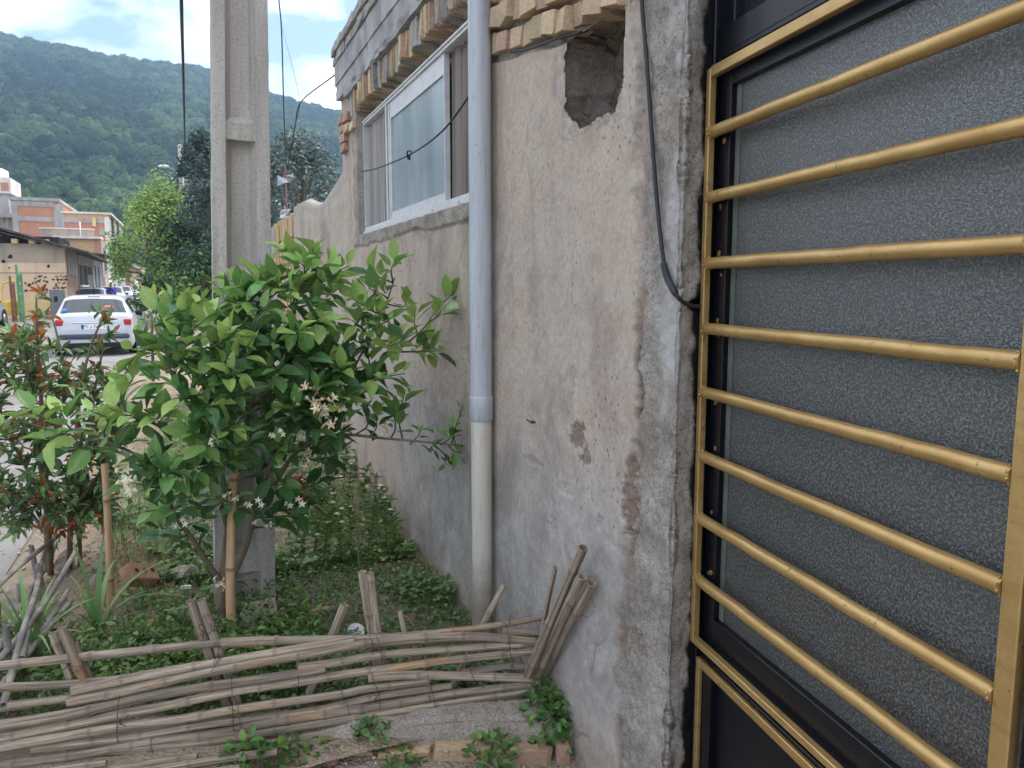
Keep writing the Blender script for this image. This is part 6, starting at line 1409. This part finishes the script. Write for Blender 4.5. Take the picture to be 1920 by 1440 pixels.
# far end of the street
Ye = 128.0; Fb = Bld('yellow_building', (X_at(240, Ye), Ye, rise(Ye)), 'low yellowish building closing the far end of the street'); x0, x1 = X_at(222, Ye), X_at(330, Ye); z0 = rise(Ye) - .3
Fb.box('wall', x0, x1, Ye, Ye + 8, z0, Z_at(501, 250, Ye), 'yellow_wall'); Fb.box('canopy', x0 + .2, x1, Ye - 1.5, Ye - .001, Z_at(513, 250, Ye), Z_at(511, 250, Ye), 'grey_render')
for px in (222, 240, 254): xx = X_at(px + 4, Ye); Fb.box('window', xx, xx + .7, Ye - .05, Ye - .003, Z_at(520, 250, Ye), Z_at(515, 250, Ye), 'dark_void')
Fb.box('shutter', X_at(246, Ye), X_at(276, Ye), Ye - .06, Ye - .004, z0, Z_at(523, 250, Ye), 'white_wall')
Ef = 96.0; G_ = Bld('brick_garage', (SX, Ef, rise(Ef)), 'small brick garage with a white door near the far end of the street', 'garage'); G_.box('wall', SX - 3, SX + .2, 82, 100, rise(Ef) - .3, Z_at(505, 222, Ef), 'side_brickwork'); G_.box('garage_door', SX + .201, SX + .25, 88, 93, rise(Ef) - .2, Z_at(523, 228, Ef), 'white_wall'); G_.box('cornice', SX - 3, SX + .5, 82, 100, Z_at(505, 222, Ef) + .001, Z_at(505, 222, Ef) + .2, 'grey_plaster')

# ---- things in front of the tan house
simple('green_paint', srgb(84, 132, 92), srgb(112, 158, 116), 4, .6, .2); simple('rust_paint', srgb(124, 82, 58), srgb(150, 106, 74), 6, .85, .3); simple('yellow_paint', srgb(206, 176, 60), srgb(220, 190, 84), 4, .5, 0)
Yg = 38.5
def post(name, px, py0, py1, w, mat, label, d=.16):
    a = on_y(px, py1, Yg); zt2 = on_y(px, py0, Yg).z; zg = rise(Yg) - .05; r = empty(name, (a.x, Yg, zg)); tag(r, label, 'post'); h_ = zt2 - zg
    for sx in (-1, 1): MB().b6(sx * w / 2 - .035, sx * w / 2 + .035, -d / 2, d / 2, 0, h_ * (1 if sx < 0 else .86), .01).build('flange', M[mat], r)
    n2 = 5
    for k in range(n2): MB().b6(-w / 2 + .036, w / 2 - .036, -d / 2 + .02, d / 2 - .02, h_ * .86 * k / n2, h_ * .86 * (k + .8) / n2).build('web', M[mat], r)
post('iron_post', 40, 496, 572, .15, 'green_paint', 'green painted lattice iron post in front of the graffiti wall'); post('iron_post', 26, 518, 578, .11, 'rust_paint', 'rusty brown iron post beside the green post')
gm = empty('gas_riser', gpt(22, 38.9)); tag(gm, 'yellow gas pipe hoop with meter box against the tan house', 'gas pipe'); hh = 2.0
MB().tube(spline([(-.36, 0, 0), (-.36, 0, 1.3), (-.28, 0, 1.6), (.0, 0, 1.68), (.28, 0, 1.6), (.36, 0, 1.3), (.36, 0, 0)], 5), .035, 8).build('pipe', M['yellow_paint'], gm, True)
MB().b6(-.30, .34, -.12, .14, .25, .85, .03).build('meter_box', M['yellow_paint'], gm)
x0, x1 = X_at(93, 40.5), X_at(121, 40.5); ec = empty('electrical_cabinet', ((x0 + x1) / 2, 40.5, rise(40) - .05)); tag(ec, 'grey metal electrical cabinet at the corner of the tan house', 'cabinet'); hw2 = (x1 - x0) / 2; ht = Z_at(543, 100, 40.5) - rise(40) + .05
MB().b6(-hw2, hw2, -.2, .2, 0, ht, .02).build('cabinet_body', M['grey_door'], ec); MB().b6(-hw2 + .05, hw2 - .05, -.215, -.201, .08, ht - .06, .004).build('door', M['grey_door'], ec); MB().b6(-.12, .02, -.222, -.216, ht * .6, ht * .78).build('warning_plate', M['dark_void'], ec)
# ================================================================== cars
def paint(name, c, c2=None):
    g = NT(name); v = g.coord('Object'); col = g.mix(g.ramp(g.noise(v, 2.5, 5), [(0.4, 0.0), (0.7, .35)]), c, c2 or srgb(170, 166, 160)); M[name] = g.pbr(col, .30, None, 0, .5, extra={'Coat Weight': .5, 'Coat Roughness': .12})
paint('white_paint', srgb(188, 191, 199)); paint('silver_paint', srgb(150, 154, 166), srgb(130, 132, 140)); paint('offwhite_paint', srgb(178, 178, 182))
M['carglass'] = NT('car_glass').pbr((.035, .045, .055, 1), .06, None, 0, .6); M['tyre'] = NT('tyre').pbr((.02, .02, .021, 1), .85, None, 0, .2); M['rim'] = NT('rim').pbr(srgb(150, 152, 156), .35, None, .7, .5)
M['redlamp'] = NT('red_lamp').pbr(srgb(170, 24, 34), .2, None, 0, .6); M['headlamp'] = NT('head_lamp').pbr(srgb(190, 200, 210), .1, None, .3, .6); M['bumperp'] = NT('dark_bumper').pbr(srgb(62, 66, 78), .5, None, 0, .4); M['plate_w'] = NT('plate_white').pbr(srgb(226, 226, 224), .5, None, 0, .3); M['plate_b'] = NT('plate_blue').pbr(srgb(36, 60, 140), .5, None, 0, .3); M['ink'] = NT('ink').pbr((.015, .015, .018, 1), .6, None, 0, .2); M['decal'] = NT('decal').pbr(srgb(70, 130, 180), .5, None, 0, .3)
HATCH = [(-1.93, .34, .62, .64, .66, .68, .60), (-1.90, .26, .80, .83, .78, .78, .70), (-1.84, .22, .93, .97, .82, .80, .72), (-1.76, .20, .96, 1.02, .83, .81, .72), (-1.40, .20, .97, 1.385, .845, .825, .60), (-1.27, .20, .975, 1.425, .85, .83, .605), (-.7, .20, .97, 1.46, .86, .84, .62), (-.1, .20, .95, 1.46, .86, .84, .62), (.30, .20, .93, 1.41, .86, .84, .60), (1.0, .20, .92, 1.00, .86, .83, .70), (1.55, .22, .84, .88, .84, .80, .66), (1.85, .26, .66, .69, .76, .74, .60), (1.93, .34, .52, .54, .62, .62, .5)]
SEDAN = [(-2.15, .36, .66, .68, .64, .66, .58), (-2.10, .26, .86, .90, .78, .76, .68), (-1.95, .22, .92, .98, .82, .79, .70), (-1.55, .20, .93, 1.00, .84, .81, .70), (-1.0, .20, .93, 1.34, .85, .82, .58), (-.75, .20, .93, 1.40, .85, .82, .58), (-.1, .20, .92, 1.43, .85, .82, .60), (.25, .20, .91, 1.38, .85, .82, .58), (.95, .20, .90, .98, .85, .81, .68), (1.7, .22, .80, .84, .83, .78, .64), (2.02, .26, .64, .67, .76, .72, .60), (2.12, .34, .5, .52, .62, .62, .5)]
def profile(st):
    y, zb, zl, zt2, wl, wb, wt = st
    return [(0, zb), (wl * .93, zb), (wl, zb + .10), (wl * 1.005, (zb + zl) * .5), (wb, zl), (wt + (wb - wt) * .10, zt2 - .06 * min(1, (zt2 - zl) / .2)), (wt * .80, zt2 - .008), (0, zt2 + .012)]
def surf(S_, s, k):
    sg = 1 if k >= 0 else -1; k = abs(k); i = min(int(s), len(S_) - 2); f = s - i; a = [S_[i][j] + (S_[i + 1][j] - S_[i][j]) * f for j in range(7)]; P = profile(a); j = min(int(k), 6); q = k - j
    return Vector((sg * (P[j][0] + (P[j + 1][0] - P[j][0]) * q), a[0], P[j][1] + (P[j + 1][1] - P[j][1]) * q))
def patch(S_, corners, off, n=8):
    """corners: (s,k) at four corners, bilinear; pushed outwards by off"""
    mb = MB(); V = []
    for i in range(n + 1):
        for j in range(n + 1):
            a, b = i / n, j / n; s = (1 - a) * ((1 - b) * corners[0][0] + b * corners[3][0]) + a * ((1 - b) * corners[1][0] + b * corners[2][0]); k = (1 - a) * ((1 - b) * corners[0][1] + b * corners[3][1]) + a * ((1 - b) * corners[1][1] + b * corners[2][1])
            V.append(surf(S_, s, k))
    idx = lambda i, j: i * (n + 1) + j; Q = [(idx(i, j), idx(i + 1, j), idx(i + 1, j + 1), idx(i, j + 1)) for i in range(n) for j in range(n)]
    c = Vector((0, 0, .75)); out = []
    for i in range(n + 1):
        for j in range(n + 1):
            p = V[idx(i, j)]; p1 = V[idx(min(i + 1, n), j)] - V[idx(max(i - 1, 0), j)]; p2 = V[idx(i, min(j + 1, n))] - V[idx(i, max(j - 1, 0))]; nn = p1.cross(p2); nn = nn.normalized() if nn.length > 1e-9 else Vector((0, 0, 1))
            if nn.dot(p - Vector((0, p.y * .6, .7))) < 0: nn = -nn
            out.append(p + nn * off)
    mb.add(out, Q); return mb
def car(S_, name, label, mat, loc, rz, group=None, detail=True, hatch=True):
    r = empty(name, loc, rz); tag(r, label, 'car', group)
    mb = MB(); m_ = 15; V = []; 
    dense = [i / 4 for i in range((len(S_) - 1) * 4 + 1)]
    for s in dense:
        for k in range(-7, 8): V.append(surf(S_, s, k if k else 1e-6) if k else surf(S_, s, 0))
    # order: left top .. bottom .. right top; close over the roof by sharing x=0
    Q = []
    for i in range(len(dense) - 1):
        for k in range(14): Q.append((i * m_ + k, i * m_ + k + 1, (i + 1) * m_ + k + 1, (i + 1) * m_ + k))
    mb.add(V, Q); mb.f.append(tuple(range(15))); mb.mi.append(0); mb.f.append(tuple((len(dense) - 1) * m_ + k for k in range(15))[::-1]); mb.mi.append(0)
    o = mb.build('body', M[mat], r); smooth_by_angle(o, 45)
    nS = len(S_) - 1; roofA = 4 if not hatch else 4; wsA, wsB = (8, 9) if hatch else (7, 8)
    if hatch: rw = [(3.08, -5.2), (3.93, -5.25), (3.93, 5.25), (3.08, 5.2)]
    else: rw = [(3.1, -5.2), (3.95, -5.3), (3.95, 5.3), (3.1, 5.2)]
    o = patch(S_, [(a, math.copysign(abs(k), k)) for a, k in [(rw[0][0], 5.2), (rw[1][0], 5.25), (rw[1][0], 6.999), (rw[0][0], 6.999)]], .006).build('rear_window', M['carglass'], r, True)
    o = patch(S_, [(rw[0][0], -5.2), (rw[1][0], -5.25), (rw[1][0], -6.999), (rw[0][0], -6.999)], .006).build('rear_window', M['carglass'], r, True)
    for sg in (1, -1):
        patch(S_, [(wsA + .08, sg * 5.2), (wsB - .1, sg * 5.25), (wsB - .1, sg * 6.999), (wsA + .08, sg * 6.999)], .006).build('windscreen', M['carglass'], r, True)
        patch(S_, [(roofA + .55, sg * 4.12), (6.0, sg * 4.12), (6.0, sg * 4.88), (roofA + .75, sg * 4.85)], .006).build('side_window', M['carglass'], r, True)
        patch(S_, [(6.12, sg * 4.12), (wsB - .35, sg * 4.12), (wsA + .05, sg * 4.86), (6.12, sg * 4.88)], .006).build('side_window', M['carglass'], r, True)
        ya, yb = S_[0][0], S_[-1][0]
        for yw in (ya + .68, yb - .75):
            w = empty('wheel', (sg * .77, yw, .30), 0, r); t_ = MB().lathe([(.20, -.09), (.29, -.09), (.305, -.05), (.305, .05), (.29, .09), (.20, .09)], 24); a = t_.build('tyre', M['tyre'], w, True); a.rotation_euler = (0, R(90), 0)
            t_ = MB().lathe([(.05, sg * .075), (.19, sg * .07), (.20, sg * .095)], 18); a = t_.build('rim', M['rim'], w, True); a.rotation_euler = (0, R(90), 0)
            ar = MB().lathe([(.355, -.002), (.355, .002)], 24); a = ar.build('wheel_arch', M['tyre'], r); a.rotation_euler = (0, R(90), 0); a.location = (sg * .853, yw, .32)
        MB().box((sg * .92, S_[wsB - 1][0] + .28 if hatch else S_[wsB - 1][0] + .2, .96), (.17, .10, .13), None, .04).build('wing_mirror', M['tyre'], r)
        zl = .80 if hatch else .78
        MB().box((sg * .70, ya + .055, zl), (.17, .10, .17 if hatch else .13), None, .03).build('tail_light', M['redlamp'], r)
        MB().box((sg * .60, yb - .09, .62), (.24, .16, .13), None, .04).build('headlight', M['headlamp'], r)
    MB().box((0, S_[0][0] - .005, .47), (1.46, .10, .12), None, .03).build('bumper_strip', M['bumperp'], r); MB().box((0, S_[-1][0] + .005, .40), (1.40, .10, .14), None, .03).build('front_grille', M['bumperp'], r)
    MB().box((0, S_[0][0] + .03, .25), (1.3, .12, .14), None, .03).build('underside', M['tyre'], r)
    pr = MB().box((0, S_[0][0] - .012 if not hatch else S_[0][0] + .005, .705), (.52, .02, .115)).build('number_plate', M['plate_w'], r)
    pf = MB().box((0, S_[-1][0] + .06, .50), (.50, .012, .105)).build('number_plate', M['plate_w'], r)
    return r, pr
hx = on_z(247, 665); 
wc, plate = car(HATCH, 'parked_car', 'white hatchback parked with its back to us, seen over the red tipped shrub', 'white_paint', (-2.12, 21.75, rise(21) - .03), R(2.2))
wc.scale = (.98, .98, .945); ya = HATCH[0][0]
MB().box((-.235, ya - .0065, .705), (.05, .003, .105)).build('blue_band', M['plate_b'], plate)
def text_mesh(s, size):
    cu = bpy.data.curves.new('lettering', 'FONT'); cu.body = s; cu.size = size; cu.align_x = 'CENTER'; cu.align_y = 'CENTER'; to = bpy.data.objects.new('tmp', cu); COL.objects.link(to)
    dg = bpy.context.evaluated_depsgraph_get(); me = bpy.data.meshes.new_from_object(to.evaluated_get(dg)); bpy.data.objects.remove(to); return me
me = text_mesh('\u06f3\u06f9 \u062f \u06f1\u06f7\u06f3 \u06f2\u06f8', .115); me.materials.clear(); me.materials.append(M['ink'])
o = link('lettering', me, plate, (.03, ya - .0075, .705), (R(90), 0, 0))
# plate recess trim, brake light, wiper, antenna, emblem, sticker
MB().box((0, ya + .03, .80), (.86, .05, .03), None, .01).build('handle_trim', M['white_paint'], wc)
MB().box((0, -1.335, 1.418), (.26, .05, .022), None, .006).build('brake_light', M['redlamp'], wc); MB().tube([(0, -1.18, 1.46), (0, -1.34, 1.72)], .008, 6).build('antenna', M['tyre'], wc)
MB().tube([(.05, -1.79, 1.03), (.42, -1.73, 1.10)], .012, 6).build('wiper', M['tyre'], wc)
c_ = surf(HATCH, 3.25, -5.75); MB().lathe([(.045, 0), (.05, .004), (.03, .006)], 14).build('sticker', M['decal'], wc, False, False, c_ + Vector((0, -.03, .012)), (R(50), 0, 0))
mb = MB(); mb.add([(-.05, -1.852, .90), (0, -1.862, .86), (.05, -1.852, .90), (.03, -1.852, .90), (0, -1.86, .875), (-.03, -1.852, .90)], [(0, 1, 4, 5), (1, 2, 3, 4)]); mb.build('emblem', M['rim'], wc)
grp = 'cars parked far down the street'
car(SEDAN, 'parked_car', 'grey car cut by the left edge of the picture, in front of the graffiti wall', 'silver_paint', (X_at(15, 31) - 1.85, 33.6, rise(32) - .03), R(-4), None, True, False)
for i, (px, Y, mt, lab, hat) in enumerate([(163, 43, 'silver_paint', 'silver car just above the roof of the white hatchback', False), (203, 55, 'white_paint', 'white car right of the silver car, behind the rider in blue', True), (225, 69, 'offwhite_paint', 'first of the three small far cars beyond the rider in blue', False), (244, 84, 'white_paint', 'white car in the middle of the three small far cars', False), (265, 99, 'white_paint', 'farthest small white car at the end of the parked row', True)]):
    x = X_at(px, Y); car(HATCH if hat else SEDAN, 'parked_car', lab, mt, (x, Y + 2, rise(Y) - .03), R(180 + 3 - 4 * (i == 0)), None, False, hat)

# rider in blue on a small motorbike
Yp = 47.0; bx = X_at(207, Yp); mbk = empty('motorbike', (bx, Yp, rise(Yp) - .02), R(75)); tag(mbk, 'small dark motorbike under the rider in blue, far down the street', 'motorbike')
for yw in (-.62, .62):
    w = empty('wheel', (0, yw, .29), 0, mbk); a = MB().lathe([(.23, -.04), (.28, -.03), (.29, 0), (.28, .03), (.23, .04)], 20).build('tyre', M['tyre'], w, True); a.rotation_euler = (0, R(90), 0); a = MB().lathe([(.03, -.02), (.22, -.01), (.22, .01), (.03, .02)], 16).build('rim', M['rim'], w, True); a.rotation_euler = (0, R(90), 0)
MB().box((0, -.2, .74), (.22, .62, .10), None, .03).build('seat', M['tyre'], mbk); MB().box((0, .22, .76), (.24, .42, .22), None, .06).build('fuel_tank', M['redlamp'], mbk); MB().box((0, .05, .42), (.20, .44, .32), None, .05).build('engine', M['bumperp'], mbk)
MB().tube([(0, .62, .29), (0, .42, .95)], .03, 7).build('fork', M['rim'], mbk, True); MB().tube([(-.34, .34, 1.02), (0, .42, .98), (.34, .34, 1.02)], .016, 7).build('handlebar', M['tyre'], mbk, True)
def skin_person(name, joints, edges, rads, mat):
    me = bpy.data.meshes.new(name); me.from_pydata(joints, edges, []); o = bpy.data.objects.new(name, me); COL.objects.link(o)
    sk = o.modifiers.new('skin', 'SKIN'); sub = o.modifiers.new('sub', 'SUBSURF'); sub.levels = 2; sub.render_levels = 2
    for i, v in enumerate(me.skin_vertices[0].data): v.radius = (rads[i], rads[i]); v.use_root = (i == 0)
    dg = bpy.context.evaluated_depsgraph_get(); m2 = bpy.data.meshes.new_from_object(o.evaluated_get(dg)); bpy.data.objects.remove(o); m2.materials.clear(); m2.materials.append(mat); m2.polygons.foreach_set('use_smooth', [True] * len(m2.polygons)); return m2
M['blue_cloth'] = NT('blue_cloth').pbr(srgb(40, 58, 150), .85, None, 0, .2); M['skin'] = NT('skin').pbr(srgb(170, 126, 100), .6, None, 0, .3); M['hair'] = NT('hair').pbr((.015, .012, .01, 1), .6, None, 0, .3); M['trouser'] = NT('dark_trousers').pbr(srgb(48, 50, 60), .85, None, 0, .2)
J = [(0, -.16, .84), (0, -.14, 1.06), (0, -.08, 1.28), (0, -.05, 1.40), (0, -.03, 1.50), (0, -.02, 1.60),
     (.19, -.07, 1.34), (.27, .10, 1.14), (.30, .30, 1.03), (-.19, -.07, 1.34), (-.27, .10, 1.14), (-.30, .30, 1.03), (.11, -.12, .83), (.19, .26, .72), (.20, .18, .34), (.21, .30, .27), (-.11, -.12, .83), (-.19, .26, .72), (-.20, .18, .34), (-.21, .30, .27)]
Eg = [(0, 1), (1, 2), (2, 3), (3, 4), (4, 5), (2, 6), (6, 7), (7, 8), (2, 9), (9, 10), (10, 11), (0, 12), (12, 13), (13, 14), (14, 15), (0, 16), (16, 17), (17, 18), (18, 19)]
Rd = [.14, .14, .15, .07, .085, .085, .07, .05, .035, .07, .05, .035, .09, .075, .05, .04, .09, .075, .05, .04]
per = empty('person', (bx, Yp, rise(Yp) - .02), R(75)); tag(per, 'person in blue clothes riding the small motorbike far down the street', 'person')
link('body', skin_person('body', J, Eg, Rd, M['skin']), per)
Jt = J[:3] + [(.19, -.07, 1.34), (.27, .10, 1.14), (.29, .26, 1.045), (-.19, -.07, 1.34), (-.27, .10, 1.14), (-.29, .26, 1.045), (0, -.06, 1.37)]
link('jacket', skin_person('jacket', Jt, [(0, 1), (1, 2), (2, 3), (3, 4), (4, 5), (2, 6), (6, 7), (7, 8), (2, 9)], [.165, .165, .175, .09, .07, .05, .09, .07, .05, .08], M['blue_cloth']), per)
Jl = [(0, -.16, .84)] + J[12:15] + J[16:19]
link('trousers', skin_person('trousers', Jl, [(0, 1), (1, 2), (2, 3), (0, 4), (4, 5), (5, 6)], [.155, .105, .088, .062, .105, .088, .062], M['trouser']), per)
link('hair', skin_person('hair', [(0, -.045, 1.56), (0, -.035, 1.64), (0, .0, 1.655)], [(0, 1), (1, 2)], [.088, .078, .06], M['hair']), per)

# ================================================================== the air
haze = MB().b6(-1180, 1180, -1180, 1180, -1.3, 262).build('haze', [], None); haze['kind'] = 'stuff'
hm = bpy.data.materials.new('air'); hm.use_nodes = True; nt = hm.node_tree; nt.nodes.clear(); ho = nt.nodes.new('ShaderNodeOutputMaterial'); hv = nt.nodes.new('ShaderNodeVolumePrincipled')
hv.inputs['Color'].default_value = (.46, .70, 1.0, 1); hv.inputs['Density'].default_value = HAZE_DENS; hv.inputs['Anisotropy'].default_value = .25
nt.links.new(hv.outputs[0], ho.inputs['Volume']); haze.data.materials.append(hm)
tag(haze, 'thin bluish haze hanging in the air over the street and the hill', 'haze')
